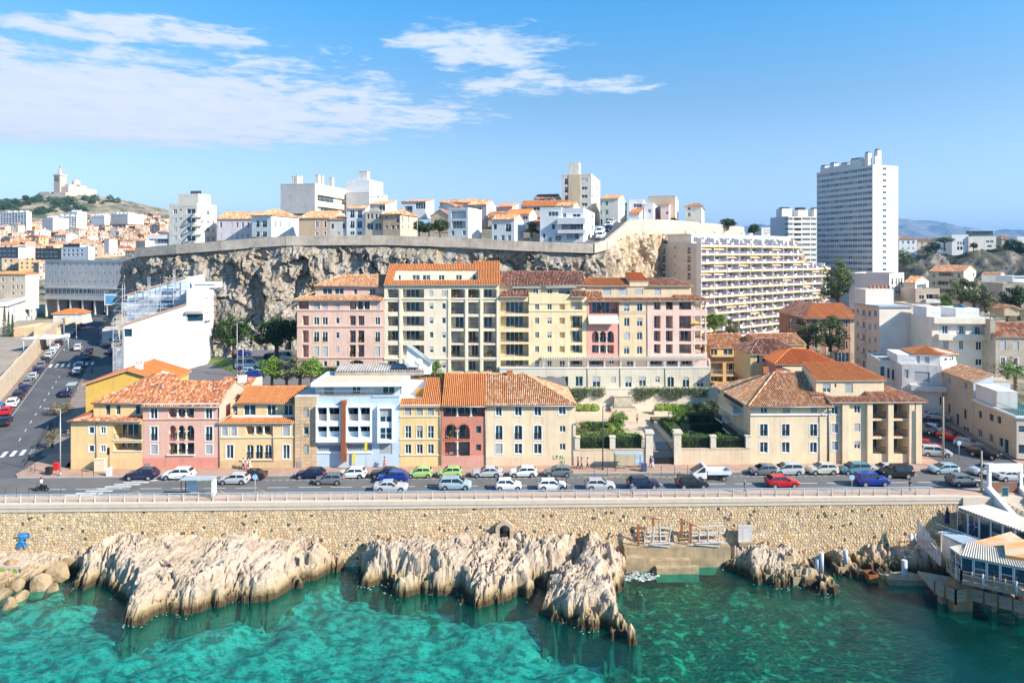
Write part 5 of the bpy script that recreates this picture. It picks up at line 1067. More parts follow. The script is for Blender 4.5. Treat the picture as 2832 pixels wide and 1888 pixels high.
B=hous('tower_block','beige seven-storey tower block rising above the cliff-top houses','A3',502,770,218,640,225,CRW,grid('d',[(528,557),(607,637)],[(242,295),(318,368),(393,440),(465,500)])+[('s',680,240,735,270)]+grid('w',[(682,733)],[(316,342),(390,416),(463,490)]),('flat',.5),xr=856,rops=grid('Lp',[(770,795),(812,830)],[(240,275),(312,345),(388,420),(462,492),(535,565)]),ang=-14,cat='apartment tower')
B.box('roof_house',B.w*.2,B.w*.55,2,6,B.z1,B.z1+4.6,CRW);B.box('facade_strip',B.up(565),B.up(672),-.12,0,0,B.z1+.3,plaster('buff',(.70,.57,.38)),'b')
for o in list(B.root.children):
 if o.name.startswith(('window','railing'))and o.matrix_basis.translation.x<B.up(640)and o.matrix_basis.translation.x>B.up(600):o.location.y-=.13
GSH=mat('green_shutter',(.03,.28,.17),.6,.06)
hous('green_shuttered_house','cream three-storey house with green shutters and a sunlit gable','A3',850,1012,425,665,220,CRW,[('s',898,447,920,485),('s',898,525,920,565),('s',898,602,920,643),('s',848,448,862,485),('s',848,528,862,565),('o',845,608,868,662)],('gable',395,'pale'),xr=1112,rops=grid('s',[(1028,1036),(1048,1058),(1070,1080)],[(455,490),(530,565),(605,640)]),ang=-16)
for o in bpy.data.objects['green_shuttered_house'].children:
 if o.name.startswith('shutter'):o.data=cache(('gs',o.data.name),lambda:o.data.copy());o.data.materials[0]=GSH
hous('white_house','flat white house with a roof terrace frame beside the green-shuttered house','A3',1110,1240,440,540,236,LAV,[('g',1150,470,1225,502)],('flat',.3),xr=1260,ang=-14)
hous('small_house','small white garage with a bright orange roof by the brink wall','A3',1108,1205,555,625,224,LAV,(),('gable',522,'orange'),xr=1260,ang=-16)
hous('white_house','white house with a blue-framed window and stepped chimneys on the brink','A3',1242,1328,480,612,234,LAV,[('w',1283,518,1305,550)],('flat',.6),xr=1437,rops=grid('w',[(1352,1375),(1382,1402),(1408,1425)],[(512,555)]),ang=-16)
hous('grey_house','long grey-tan house with a mono-pitch roof on the brink','A3',1282,1530,402,600,250,TANW,(),('flat',.1),xr=1615,ang=-16,mat_r=CRW)
hous('pink_house','pink house with small windows below the grey-tan house','A3',1395,1470,480,610,240,PKW,[('w',1440,540,1465,565)],('shed',460,'pale'),xr=1580,rops=grid('w',[(1492,1502),(1530,1540),(1565,1572)],[(500,520),(540,562)]),ang=-16)
hous('cream_house','cream house at the far end of the brink wall with a sunlit gable','A3',1620,1765,490,640,258,CRW,[('w',1640,500,1665,525),('w',1640,550,1665,585)],('hip',465,'pale'),xr=1850,rops=grid('w',[(1735,1752),(1795,1808)],[(555,590)]),ang=-18)
# ================================================================ east side: balcony block, towers, side street houses
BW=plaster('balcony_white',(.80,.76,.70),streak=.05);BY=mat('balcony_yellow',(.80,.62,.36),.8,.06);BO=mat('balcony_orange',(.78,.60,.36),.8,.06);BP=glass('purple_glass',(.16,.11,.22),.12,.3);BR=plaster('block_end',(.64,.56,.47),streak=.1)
B=Bld('balcony_block','long slab of flats with rows of white and yellow balconies behind the terrace row','apartment block','A3',1718,2891,1560,d=220,z0=3,ang=R_(38),depth=14,wall=plaster('block_wall',(.74,.66,.54)))
nb=12;bw=B.w/nb;B.depth=B.hit(B.plane('L'),1380,900)[0]*0+14
zt0=B.zp(1720,850);ph=77*KZ/F*221
def bal_me(var):
 def mk():
  b=MB();y0=-1.75;b.box(.02,bw-.02,y0,0,-.22,0,0);b.box(.12,bw-.12,y0-.12,y0,-.25,.42,1);b.box(0,.14,y0-.1,0,0,ph-.24,0);xb=(.5,2.4,4.4)[var%3];b.box(xb,xb+1.35,y0-.28,y0-.12,-.3,1.05,0 if var<3 else 2);b.face([(.14,y0,-.22),(bw-.1,y0,-.22),(bw-.1,0,-.75),(.14,0,-.75)],1)
  return b.mesh('balcony',[BW,BY,BO])
 return cache(('bal',var),mk)
def bgl():b=MB();b.box(.2,bw-.2,-1.82,-1.78,.42,1.08);return b.mesh('balcony_glass',BP)
bgl=bgl()
def door_me(v):
 def mk():
  b=MB();x=.3
  for wd,m in((.9,1),(1.6,0),(1.1,1),(1.5,0))if v%2 else((1.5,0),(1.2,1),(1.7,0),(.7,1)):
   b.box(x,x+wd,-.05,0,.05,2.2,m,skip='b');x+=wd+.12
  return b.mesh('patio_door',[glass('balcony_window',(.20,.19,.18),.15,.6),mat('white_panel',(.78,.76,.72),.6)])
 return cache(('bd',v),mk)
aw=MB();aw.face([(.2,0,2.3),(bw*.8,0,2.3),(bw*.8,-1.9,1.75),(.2,-1.9,1.75)]);aw.face([(.2,-1.9,1.75),(bw*.8,-1.9,1.75),(bw*.8,-1.9,1.55),(.2,-1.9,1.55)]);aw=aw.mesh('awning',BO)
for r in range(14):
 z=zt0-r*ph
 if z<.5:break
 for k in range(nb):
  if k>=9 and r<3:continue
  if k==11 and r>6 or(k<2 and r>9):pass
  M=Matrix.Translation((k*bw,0,z));o=ob('balcony',bal_me(rnd.choice((0,1,2,0,1,2,3,4,5))),B.root,M);ob('balcony_glass',bgl,o);ob('patio_door',door_me(rnd.randrange(2)),B.root,M)
  if rnd.random()<.22 and r:ob('awning',aw,B.root,M)
zs=zt0+.9;b=MB();w9=9*bw;b.face([(0,0,0),(B.w,0,0),(B.w,0,zs-3*ph),(0,0,zs-3*ph)]);b.face([(0,0,zs-3*ph),(w9,0,zs-3*ph),(w9,0,zs),(0,0,zs)]);b.face([(B.w,0,0),(B.w,14,0),(B.w,14,zs-3*ph),(B.w,0,zs-3*ph)]);b.face([(w9,0,zs-3*ph),(w9,14,zs-3*ph),(w9,14,zs),(w9,0,zs)])
b.face([(0,0,zs),(w9,0,zs),(w9,14,zs),(0,14,zs)],1);b.face([(w9,0,zs-3*ph),(B.w,0,zs-3*ph),(B.w,14,zs-3*ph),(w9,14,zs-3*ph)],1);b.build('wall',[B.wm,FLATR],B.root)
RP=mat('maroon_panel',(.24,.09,.06),.7,.1)
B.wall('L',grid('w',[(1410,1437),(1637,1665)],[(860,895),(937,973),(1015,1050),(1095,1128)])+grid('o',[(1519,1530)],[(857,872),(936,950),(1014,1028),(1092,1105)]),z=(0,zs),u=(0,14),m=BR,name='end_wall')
pl=B.plane('L')
for x0,x1 in((1410,1437),(1637,1665)):
 for y in(897,975,1052,1130):(ua_,z1),(ub_,z0)=B.hit(pl,x0,y),B.hit(pl,x1,y+22);b=MB();b.box(0,ub_-ua_,-.02,.05,z0-z1,0,skip='b');b.build('panel',RP,B.root,B.MP(pl,ua_,z1))
ops=[]
B.wall('F',(),off=2.6,u=(1,w9-1),z=(zs,zs+2.9),m=BW,name='penthouse_wall');b=MB();b.box(0,w9-.5,2.3,13,zs+2.9,zs+3.2);b.build('penthouse_roof',BW,B.root);B.wall('L',(),off=1,u=(1.5,11.4),z=(zs,zs+2.9),m=BW,name='penthouse_wall')
for k in range(16):
 if k%4!=3:ob('window',frame_me(2.4,1.7,2),B.root,Matrix.Translation((1.8+k*3.5,2.44,zs+.4)));
b=MB()
for k in range(16):
 if k%4!=3:b.face([(1.8+k*3.5,2.585,zs+.4),(4.2+k*3.5,2.585,zs+.4),(4.2+k*3.5,2.585,zs+2.1),(1.8+k*3.5,2.585,zs+2.1)])
 else:b.face([(2+k*3.5,2.5,zs+3),(2.15+k*3.5,2.5,zs+3),(2.15+k*3.5,-1.4,zs),(2+k*3.5,-1.4,zs)])
b.build('pane',GLASS2,B.root)
for k in range(7):B.chimney(3+k*8,6+k%2*2,zs+3.1,zs+4.2,1.2,1,0,BW)
# ---- the white tower
TW=plaster('tower_white',(.72,.70,.67),streak=.04);TG=plaster('tower_shade_grey',(.62,.63,.66),streak=.04)  # grey copy of the white paints shade onto the turned-away faces
B=Bld('tower_block','tall white residential tower with twenty ribbon window rows on the east skyline','tower','A4',985,1215,1105,d=323,z0=0,ang=R_(20.5),depth=34,wall=TW)
B.depth=34.;pl=B.plane('L');ul0=B.hit(pl,480,800)[0];B.depth=34-ul0;pl=B.plane('L')
z1=B.zp(985,125);GT=[glass('tower_glass',(.06,.09,.12),.08,.7),glass('tower_glass_teal',(.10,.16,.18),.1,.5),glass('tower_glass_beige',(.30,.26,.20),.2,.3),glass('tower_glass_dark',(.035,.05,.08),.06,.4),glass('tower_glass_red',(.24,.11,.10),.2,.3)]
ex=[];n=12;pu=(B.depth-.7)/n;stp=53.5*KZ/F*323;zw=B.zp(985,165)
for r in range(22):
 z=zw-r*stp
 if z<1:break
 for k in range(n):ex.append((.3+k*pu+.06,.3+(k+1)*pu-.06,z,z+stp*.5,'w',{'gm':rnd.choice(GT[:1]*3+GT[1:4]*2+([GT[4]]if 7<r<11 and k>7 else[]))}))
B.wall('L',extra=ex,z=(0,z1),m=TG,name='ribbon_wall')
B.wall('F',[('w',1075,142+r*53.5,1108,165+r*53.5)for r in range(18)],z=(0,z1));B.shell(z1,top=FLATR,sides='r');b=MB();b.box(-.1,B.w+.1,-.12,.2,z1-.2,z1+.5);b.box(-.12,.2,.2,B.depth,z1-.2,z1+.5);b.build('parapet',TW,B.root)
for(x,y,w_,h,d_)in((.4,3,2.4,6.5,2.),(3.4,1.5,1.2,5.,1.),(5.4,2,2.4,8.,2.),(1,8,3,4.5,6),(1,16,2.4,3.2,4),(1,24,3,4.2,3),(1,30,3,3.6,3)):
 B.box('roof_stack',x,x+w_,y,y+d_,z1,z1+h,TW);b=MB();b.box(x+.3,x+w_-.3,y+.3,y+d_-.3,z1+h,z1+h+.6);b.build('roof_vent',DARK,B.root)
B.box('roof_house',.8,5.5,6,30,z1,z1+2.6,TW)
# ---- lower white tower behind
B=Bld('tower_block','white slab tower with a shade-grey blank flank beside the tallest tower','tower','A4',185,482,950,d=372,z0=0,ang=R_(8),depth=30,wall=TW)
ul0=B.hit(B.plane('L'),60,800)[0];B.depth=30-ul0;z1=B.zp(185,583);ops=[]
for r in range(9):
 y=598+r*46.5
 for a,c in((192,262),(350,418),(428,472)):ops.append(('g',a,y,c,y+18,{'gm':rnd.choice(GT[:2])}))
 ops.append(('Lp',273,y,340,y+36,{'d':1.2}))
B.wall('F',ops,z=(0,z1));B.wall('L',z=(0,z1),m=TG);B.shell(z1,top=FLATR,sides='')
for k in range(5):B.box('roof_stack',1+k*9.5,7+k*9.5,4,10,z1,z1+4.6-k%2*.7,TW);b=MB();b.box(2+k*9.5,6+k*9.5,5,9,z1+4.6-k%2*.7,z1+5.4);b.build('roof_vent',DARK,B.root)
for k in range(12):y=588+k*46.5;B.band(y,h=.5,pr=.15,m=BW)
B=hous('apartment_block','pale low block far behind beside the white slab tower','A4',-20,58,690,770,420,TW,grid('w',[(5,15),(25,35),(42,52)],[(705,715),(728,738)]),('flat',),depth=10,ang=5)
# ---- houses of the side street
BRK=plaster('brick_red',(.44,.23,.16),streak=.1);PBE=plaster('rosy_beige',(.72,.55,.43),streak=.15);PBL=plaster('rosy_white_sunlit',(.80,.70,.60),streak=.1);TAN2=plaster('street_tan',(.60,.47,.33));WHP=plaster('street_white',(.78,.73,.68));STW=plaster('old_stone_wall',(.48,.41,.32),grime=.3,var=.14)
def side(B,ops,z1,m=None,u=None):return B.wall('L',ops,z=(0,z1),m=m or B.wm,u=u,ldep=1.)
B=Bld('brick_house','brick red apartment house under a brown and rust striped hipped roof','apartment house','A4',385,845,1700,d=188,z0=2,ang=R_(-2),depth=22,wall=BRK)
ul0=B.hit(B.plane('L'),140,1600)[0];B.depth=max(8,22-ul0);z1=B.zp(385,1500);Yb=440/KZ
B.wall('F',grid('w',[(440,475),(655,690),(722,755)],[(1505,1560),(Yb+90,Yb+145),(Yb+185,Yb+235),(Yb+275,Yb+330)])+grid('w',[(515,545)],[(Yb+200,Yb+230)])+[('g',640,Yb+375,770,Yb+460)],z=(0,z1));side(B,grid('w',[(228,250),(262,278),(285,298)],[(1500,1560),(Yb+130,Yb+180)])+[('Lr',300,1505,380,1575),('Lp',300,Yb+175,375,Yb+250)],z1);B.shell(z1,sides='r')
for xa in(480,560,780):B.box('panel_strip',B.up(xa),B.up(xa+40),-.05,0,0,z1,plaster('panel_cream',(.62,.47,.33)),'b')
b_=B;zr=B.zp(540,1385,8);rv=B.depth*.5
tile_roof(B.root,[[(-.9,-.8,z1),(B.w+.5,-.8,z1),(B.w+.5,rv,z1+3.4),(rv*.55,rv,z1+3.4)]],'orange',.6,3.5);tile_roof(B.root,[[(-.9,B.depth,z1),(-.9,-.8,z1),(rv*.55,rv,z1+3.4),(rv*.55,B.depth,z1+3.4)]],'dark',.5,1.)
B=Bld('beige_house','rosy six-storey house with rounded balconies and a wide blank sunlit wall','apartment house','A4',1045,1338,1990,d=152,z0=1,ang=R_(0),depth=12,wall=PBL)  # blank front coloured paler and warmer to stand for sunlight on it
ul0=B.hit(B.plane('L'),820,1600)[0];B.depth=12-ul0;z1=B.zp(1045,1402)
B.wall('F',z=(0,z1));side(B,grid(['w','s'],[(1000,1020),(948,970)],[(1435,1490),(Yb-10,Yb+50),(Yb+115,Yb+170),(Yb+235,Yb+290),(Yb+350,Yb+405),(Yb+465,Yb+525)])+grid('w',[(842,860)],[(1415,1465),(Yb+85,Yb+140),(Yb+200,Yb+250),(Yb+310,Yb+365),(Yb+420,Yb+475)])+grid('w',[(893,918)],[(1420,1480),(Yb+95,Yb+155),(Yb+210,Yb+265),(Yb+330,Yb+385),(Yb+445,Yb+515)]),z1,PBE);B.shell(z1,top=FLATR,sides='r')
b=MB();b.box(-.3,B.w+.2,-.3,B.depth,z1-.02,z1+.3);b.box(.6,B.w-.8,.6,B.depth-1,z1+.3,z1+.34);b.build('roof_edge',mat('blue_grey_roof',(.34,.40,.45),.8,.1),B.root)
B.box('roof_house',-1,B.w*.75,4,9,z1+.3,z1+3.8,PBL);b=MB();[b.tube((1+k*.9,6,z1+3.8),(1+k*.9,6,z1+4.6),.25)for k in range(6)];b.build('chimney_pot',TERRA,B.root)
pl=B.plane('L')
for y in(1480,Yb+40,Yb+158,Yb+270,Yb+385):u_,z_=B.hit(pl,905,y+20);b=MB();b.lathe((0,0,0),[(1.25,-.2),(1.35,.75)],12);b.build('balcony',PBE,B.root,Matrix.Translation(pl[0]+pl[1]*u_+Vector((.3,0,z_))))
B=hous('tan_house','tan rear wing with small shuttered windows beside the blank sunlit wall','A4',1336,1505,1385,1990,160,TAN2,grid('w',[(1392,1407)],[(1420,1460),(Yb+98,Yb+135),(Yb+210,Yb+248),(Yb+325,Yb+345)])+grid(['w','s'],[(1440,1466)],[(1423,1478),(Yb+100,Yb+150),(Yb+215,Yb+265)]),('flat',.3),depth=9,ang=0,cat='apartment house')
DECO=plaster('deco_cream',(.82,.74,.60),streak=.12);SBL=mat('blue_grey_shutter',(.52,.55,.64),.6,.05)
B=hous('art_deco_house','cream art deco house with pale blue shutters and a curved balcony','B4',1520,2045,60,620,143,DECO,[('we',1615,130,1660,205,{'sh':SBL}),('we',1768,132,1806,207,{'sh':SBL}),('we',1910,138,1957,213,{'sh':SBL}),('s',1622,270,1672,345),('w',1767,268,1806,345),('w',1918,278,1970,352),('w',1915,432,1972,490)],('flat',.1),depth=10,ang=-4)
for ya,yb in((55,110),(205,258)):B.box('balcony',B.up(1520 if ya<100 else 1562),B.w+.1,-.9,-.002,B.zp(1600,yb),B.zp(1600,ya),DECO)
ob('railing',rail_me(B.w,.9,GREYR,.4),B.root,Matrix.Translation((0,.3,B.z1+.1)))
B.box('roof_house',B.up(1530),B.up(1660),2.5,8,B.z1,B.zp(1530,-1437+1400,2.5),LAV);B.box('roof_house',B.up(1785),B.up(2000),2,9,B.z1,B.zp(1785,-1437+1412,2),LAV)
b=MB();b.lathe((0,0,0),[(1.7,0),(0,.9)],4);b.build('skylight',GLASS2,B.root,Matrix.Translation((B.up(1900),5,B.zp(1785,-25,2))))
B=hous('stone_house','old stone house with white shutters under a striped tile roof at the picture edge','B4',2095,2520,225,600,138,STW,[('s',2137,265,2187,347),('s',2252,268,2303,355),('w+',2137,412,2187,492),('w+',2252,418,2300,495),('s',2380,270,2430,355),('w+',2380,418,2430,497)],('gable',100,'old'),depth=9,ang=-3)
B.chimney(-.4,1,B.z1-1,B.z1+3.2,1.,1.6,1,STW)
# white house with terraces and portholes
B=Bld('white_house','white house with terraces and two porthole windows under a red hipped roof','house','B4',1250,1612,950,d=133,z0=.5,ang=R_(-16),depth=10,wall=WHP);z1=B.zp(1250,485)
B.wall('F',[('s',1268,528,1308,605),('s',1360,545,1500,640),('w',1590,770,1610,850)],z=(0,z1));B.wall('R',z=(0,z1));B.shell(z1,top=FLATR,sides='l');B.box('cornice',-.2,B.w+.2,-.25,-.002,B.zp(1250,700),B.zp(1250,690),SURR)
b=MB();uc=B.up(1430);z_=B.zp(1430,700);b.box(uc-2.2,B.w+.4,-1.5,-.002,z_-.2,z_+.8);b.build('balcony',WHP,B.root);ob('railing',rail_me(B.w-uc+2.4,.9,GREYR,.3),B.root,Matrix.Translation((uc-2.1,-1.4,z_+.8)));ob('railing',rail_me(B.w,1.,GREYR,.3),B.root,Matrix.Translation((0,.1,z1)))
TP=plaster('attic_white',(.82,.80,.78),streak=.05);zt=B.zp(1570,395,3);ut=B.up(1350,480,3)
B.wall('F',[('s',1385,400,1410,470),('s',1455,412,1498,480)],off=3.,u=(ut,B.w+.6),z=(z1,zt),m=TP,name='attic_wall');b=MB();X=B.w+.6
b.face([(X,3,z1-1),(X+4.,6,z1-1.2),(X+3.4,6.6,zt),(X,3,zt)]);b.face([(X+4.,6,z1-1.2),(X+4,14,z1-1.2),(X+3.4,14,zt),(X+3.4,6.6,zt)]);b.face([(ut,12,z1),(ut,3,z1),(ut,3,zt),(ut,12,zt)]);b.build('attic_wall',TP,B.root)
for k in(.35,.75):b=MB();b.lathe((0,0,0),[(0,0.02),(.24,0.0),(.3,-.04)],12);b.build('porthole',DARK,B.root,Matrix.Translation((X+3.75*k,3+3.2*k-.04,z1+.9))@Matrix.Rotation(R_(38),4,'Z')@Matrix.Rotation(R_(90),4,'X'))
tile_roof(B.root,[[(ut-.2,2.7,zt),(X+.1,2.7,zt),((ut+X)/2+1,7,zt+1.3)],[(X+.1,2.7,zt),(X+4.2,6.3,zt),(X+3.6,10,zt+.2),((ut+X)/2+1,7,zt+1.3)],[(ut-.2,11,zt),(ut-.2,2.7,zt),((ut+X)/2+1,7,zt+1.3)],[(X+3.6,10,zt+.2),(ut-.2,11,zt),((ut+X)/2+1,7,zt+1.3)]],'orange',.32,.5)
B.box('parapet',-.15,ut+.3,2.8,11,z1,zt-.2,TP)
hous('white_house','low white annexe with three tall dark windows along the side street','B4',1050,1248,455,900,139,WHP,[('o',1055,500,1092,585),('o',1117,517,1138,605),('o',1158,528,1180,620),('o',1198,540,1222,632)],('flat',.3),depth=12,ang=-16)
# corner house along the side street: two blocks on one street line (seen from their flank)
SA2=-9.
B=Bld('beige_house','tall plain beige house with a pale sloping roof by the parked side street cars','house','B4',1895,2230,1150,d=120,z0=.6,ang=R_(SA2),depth=18,wall=plaster('shade_blue',(.66,.70,.74),streak=.1))  # blue front wall: its shade is painted into the plaster colour
ul0=B.hit(B.plane('L'),1612,800)[0];B.depth=18-ul0;z1=B.zp(1895,640);z2=B.hit(B.plane('L'),1615,560)[1]
pl=B.plane('L');B.wall('L',[('w',1665,600,1688,665),('w',1810,640,1838,710),('o',1665,832,1687,925),('o',1808,880,1833,978),('o',1740,922,1765,1075),('w',1800,1035,1855,1105)],z=(0,z1),m=TAN2);B.wall('F',z=(0,z1));B.shell(z1,sides='r')
tile_roof(B.root,[[(-.3,-.2,z1),(B.up(2080),-.2,z1+1.4),(B.up(2080),B.depth,z1+1.4),(-.3,B.depth,z1)]],'pale',.32,.5);b=MB();b.face([(0,0,z1),(B.up(2080),0,z1),(B.up(2080),0,z1+1.3)]);b.build('gable',B.wm,B.root)
B.box('roof_screen',B.up(2085),B.w,.1,3,z1-1.8,z1+.4,TAN2)
BB=B
B=Bld('beige_house','two-storey beige house with barred windows and a green roof terrace at the street corner','house','B4',2285,2700,1362,d=106.5,z0=.4,ang=R_(SA2),depth=20,wall=plaster('corner_cream',(.68,.58,.47)))
ul0=B.hit(B.plane('L'),1897,1000)[0];B.depth=20-ul0;z1=B.zp(2285,960)
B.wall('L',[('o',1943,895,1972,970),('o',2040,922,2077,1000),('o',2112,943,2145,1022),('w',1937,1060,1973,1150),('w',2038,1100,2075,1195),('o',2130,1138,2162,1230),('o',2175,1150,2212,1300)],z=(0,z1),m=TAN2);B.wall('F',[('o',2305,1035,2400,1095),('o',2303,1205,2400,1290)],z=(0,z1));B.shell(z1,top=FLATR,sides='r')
b=MB();b.box(-.25,B.w,-.25,.15,z1-.1,z1+.25);b.box(-.25,.1,.15,B.depth,z1-.1,z1+.25);b.build('cornice',SURR,B.root);b=MB();b.face([(.4,.4,z1+.08),(B.w,.4,z1+.08),(B.w,B.depth-1,z1+.08),(.4,B.depth-1,z1+.08)]);b.build('roof_turf',mat('green_turf',(.02,.10,.09),.9,.1),B.root)
ob('railing',rail_me(B.depth*.45,1.,GREYR,.25),B.root,Matrix.Translation((.15,.3,z1+.2))@Matrix.Rotation(R_(90),4,'Z'));ob('railing',rail_me(B.w,1.,GREYR,.25),B.root,Matrix.Translation((.2,.1,z1+.2)))
B.box('roof_house',.3,3.4,B.depth*.48,B.depth,z1,z1+2.9,plaster('terrace_wall',(.74,.68,.62)))
b=MB();b.box(0,1,0,.5,0,.8);b.build('air_conditioner',WHITE,B.root,Matrix.Translation((6,B.depth*.6,z1+.1)))
# ---- houses further up
hous('cream_house','cream three-storey house with balconies and a sunlit gable below the rocky hill','A4',1490,1808,1080,1440,225,plaster('house_cream',(.68,.54,.36)),[('w',1523,1090,1552,1135),('w',1750,1095,1778,1140),('w',1523,1168,1550,1205),('w',1750,1175,1778,1215),('w',1750,1245,1775,1285),('Lp',1583,1088,1712,1150),('Lp',1570,1165,1712,1230),('Lp',1590,1235,1712,1300)],('gable',1025,'old'),xr=1975,rops=grid('w',[(1890,1905)],[(1095,1125)])+grid('w',[(1897,1912),(1940,1955)],[(1170,1205)]),ang=-42,mat_r=plaster('gable_cream_sunlit',(.76,.64,.48)),cat='apartment house')  # gable cream lightened: sunlight painted into the wall colour
hous('pink_house','house with a big blank rosy flank and arched balconies below the white tower','A4',772,1137,1105,1420,205,PBL,(),('flat',.4),xr=1268,rops=grid('Lr',[(1153,1172),(1190,1205),(1215,1230),(1238,1255)],[(1140,1200),(1218,1278)]),ang=-42,mat_r=LAV,cat='apartment house')
hous('tan_house','tan house with a long pale mono-pitch roof between rosy flank and cream house','A4',1265,1372,1180,1420,200,TANW,(),('gable',1125,'pale'),xr=1490,rops=[('g',1380,1200,1470,1255)],ang=-42,mat_r=LAV)
B=hous('terrace_house','low house with stacked white roof terraces and plants','A4',1372,1590,1260,1420,192,TANW,[('w',1405,1295,1450,1330),('L',1470,1285,1585,1330)],('flat',.8),depth=9,ang=-6)
B.box('balcony',B.up(1450),B.w+.6,-1.2,-.002,B.zp(1450,1362),B.zp(1450,1330),LAV)
hous('white_house','white house with a small red roof strip at the foot of the rocky hill','A4',1968,2140,1105,1250,232,LAV,[('g',2040,1170,2110,1200)],('gable',1098,'old'),xr=2176,ang=-42)
hous('stone_house','long stained stone house with six narrow windows near the picture edge','A4',2160,2420,1195,1420,182,STW,grid('w+',[(2198,2226),(2258,2286),(2318,2346)],[(1220,1270),(1320,1372)]),('flat',.3),depth=10,ang=-6)
hous('stone_house','low brown stone house beside the garden trees','A4',1905,2170,1275,1440,188,STW,[('h',2048,1305,2078,1355),('w',2110,1308,2130,1345),('o',2008,1315,2020,1330)],('flat',.5),depth=8,ang=-6)
hous('white_house','white roof terrace house with pergola near the picture edge','A4',2250,2420,1130,1200,200,LAV,[('Lp',2260,1118,2420,1150)],('flat',.3),depth=8,ang=-6)
hous('small_house','small gabled shed among the shrubs near the picture edge','A4',2175,2310,1420,1480,165,plaster('shed_tan',(.62,.48,.32)),(),('cross',1385,'old'),depth=6,ang=-6)
# mid-distance ochre houses behind the plaza
OC2=plaster('warm_ochre',(.66,.44,.22))
B=hous('ochre_house','ochre house with loggias behind the plaza wall beside the apartment row','B3',1845,2215,325,700,152,OC2,[('g',1835,345,1907,402),('g',1962,345,2045,402),('h',2143,355,2187,412),('Lsr',1850,467,1957,570),('Lr',1987,467,2103,572),('s',2150,485,2183,530),('L',1850,590,1957,640),('L',1987,590,2103,640)],('gable',207,'pale'),depth=14,ang=2)
B.band(412,h=.4,pr=.9,m=OC2)
hous('yellow_house','yellow house under a dark mottled roof behind the big corner house','B4',-120,345,380,640,134,plaster('soft_yellow',(.68,.53,.28)),[('w',-60,390,-35,470),('w',-10,405,15,460)],('hip',250,'dark'),depth=12,ang=-3)
hous('red_house','red walled house under a plain bright orange roof behind the corner houses','B4',110,690,470,640,126,plaster('brick_pink',(.56,.24,.18)),(),('hip',345,'bright'),depth=12,ang=-6)
hous('ochre_house','low ochre wing with a long pale roof behind the dark mottled roof','B4',-60,380,300,500,150,OC2,(),('gable',205,'pale'),depth=10,ang=2)
# ================================================================ west side: side street, yard, museum, scaffolded house
SAng=R_(26.3);SO=Vector((-74.8,104.0,0));sd=Vector((-math.sin(SAng),math.cos(SAng),0));sp=Vector((math.cos(SAng),math.sin(SAng),0))
def sz(s):return float(np.interp(s,[-40,12,98,190,260],[0,0,7.1,8.7,9.0]))
def stp_(s,p,z=0.):q=SO+sd*s+sp*p;return Vector((q.x,q.y,sz(s)+z))
def sgrid(name,s0,s1,p0,p1,m,z=0.,n=None,kind='structure',h=None):
 n=n or max(2,int((s1-s0)/4));b=MB()
 for i in range(n):
  a,c=s0+(s1-s0)*i/n,s0+(s1-s0)*(i+1)/n;b.face([stp_(a,p0,z),stp_(a,p1,z),stp_(c,p1,z),stp_(c,p0,z)])
  if h:b.face([stp_(a,p0,z-h),stp_(a,p0,z),stp_(c,p0,z),stp_(c,p0,z-h)]);b.face([stp_(a,p1,z),stp_(a,p1,z-h),stp_(c,p1,z-h),stp_(c,p1,z)])
 return b.build(name,m,kind=kind)
b=MB();s_=0
sgrid('side_street',-1,230,-11,26,ASPH2,z=-.012)
b=MB();q=[uv(U0,VN-.02,-.008),uv(ua+1.3,VN-.02,-.008),stp_(-1,26,-.012),stp_(-1,-11,-.012),stp_(-1,-60,-.012)];b.face([q[0],q[1],stp_(2,5,-.012),stp_(-1,-11,-.012),stp_(20,-70,-.012)]);b.build('junction',ASPH2,kind='structure')
SPV=mat('side_paving',(.24,.19,.16),.9,.15,.6,grime=.2);sgrid('side_pavement',4,70,1.8,9,SPV,z=.12,h=.3);sgrid('side_pavement',100,200,1.4,4.2,SPV,z=.12,h=.3);sgrid('side_pavement',20,200,-10.6,-9.0,SPV,z=.12,h=.3)
b=MB()
for k in range(8):p=-9.+k*1.25;b.face([stp_(7,p,.012),stp_(7,p+.6,.012),stp_(10.5,p+.6,.012),stp_(10.5,p,.012)])
for k in range(9):p=-7.8+k*1.25;b.face([stp_(72,p,.012),stp_(72,p+.6,.012),stp_(75.5,p+.6,.012),stp_(75.5,p,.012)])
s_=30
while s_<160:b.face([stp_(s_,-6.75,.012),stp_(s_,-6.63,.012),stp_(s_+.6,-6.63,.012),stp_(s_+.6,-6.75,.012)]);s_+=1.1
s_=16
while s_<66:b.face([stp_(s_,-3.0,.012),stp_(s_,-2.88,.012),stp_(s_+1.6,-2.88,.012),stp_(s_+1.6,-3.0,.012)]);s_+=5
b.build('lane_marking',PAINT,kind='structure')
yw=thing('yard_wall','long tan retaining wall beside the row of parked cars','wall');b=MB();YWM=plaster('yard_wall',(.58,.46,.34),streak=.45)
for i in range(34):
 a,c=14+i*4.6,14+(i+1)*4.6;ha=4.3 if i%5 else 4.5
 P=[stp_(a,-10.6,-.2),stp_(c,-10.6,-.2),stp_(c,-11.3,-.2),stp_(a,-11.3,-.2)];T=[p+Vector((0,0,ha+.2))for p in P]
 b.face([P[1],P[0],T[0],T[1]]);b.face([P[3],P[2],T[2],T[3]]);b.face([T[0],T[3],T[2],T[1]]);b.face([P[0],P[3],T[3],T[0]]);b.face([P[2],P[1],T[1],T[2]])
b.build('wall',YWM,yw)
YARD=mat('yard_ground',(.34,.28,.22),.95,.15,.2,grime=.2)
sgrid('yard',10,175,-90,-11.2,YARD,z=.25)
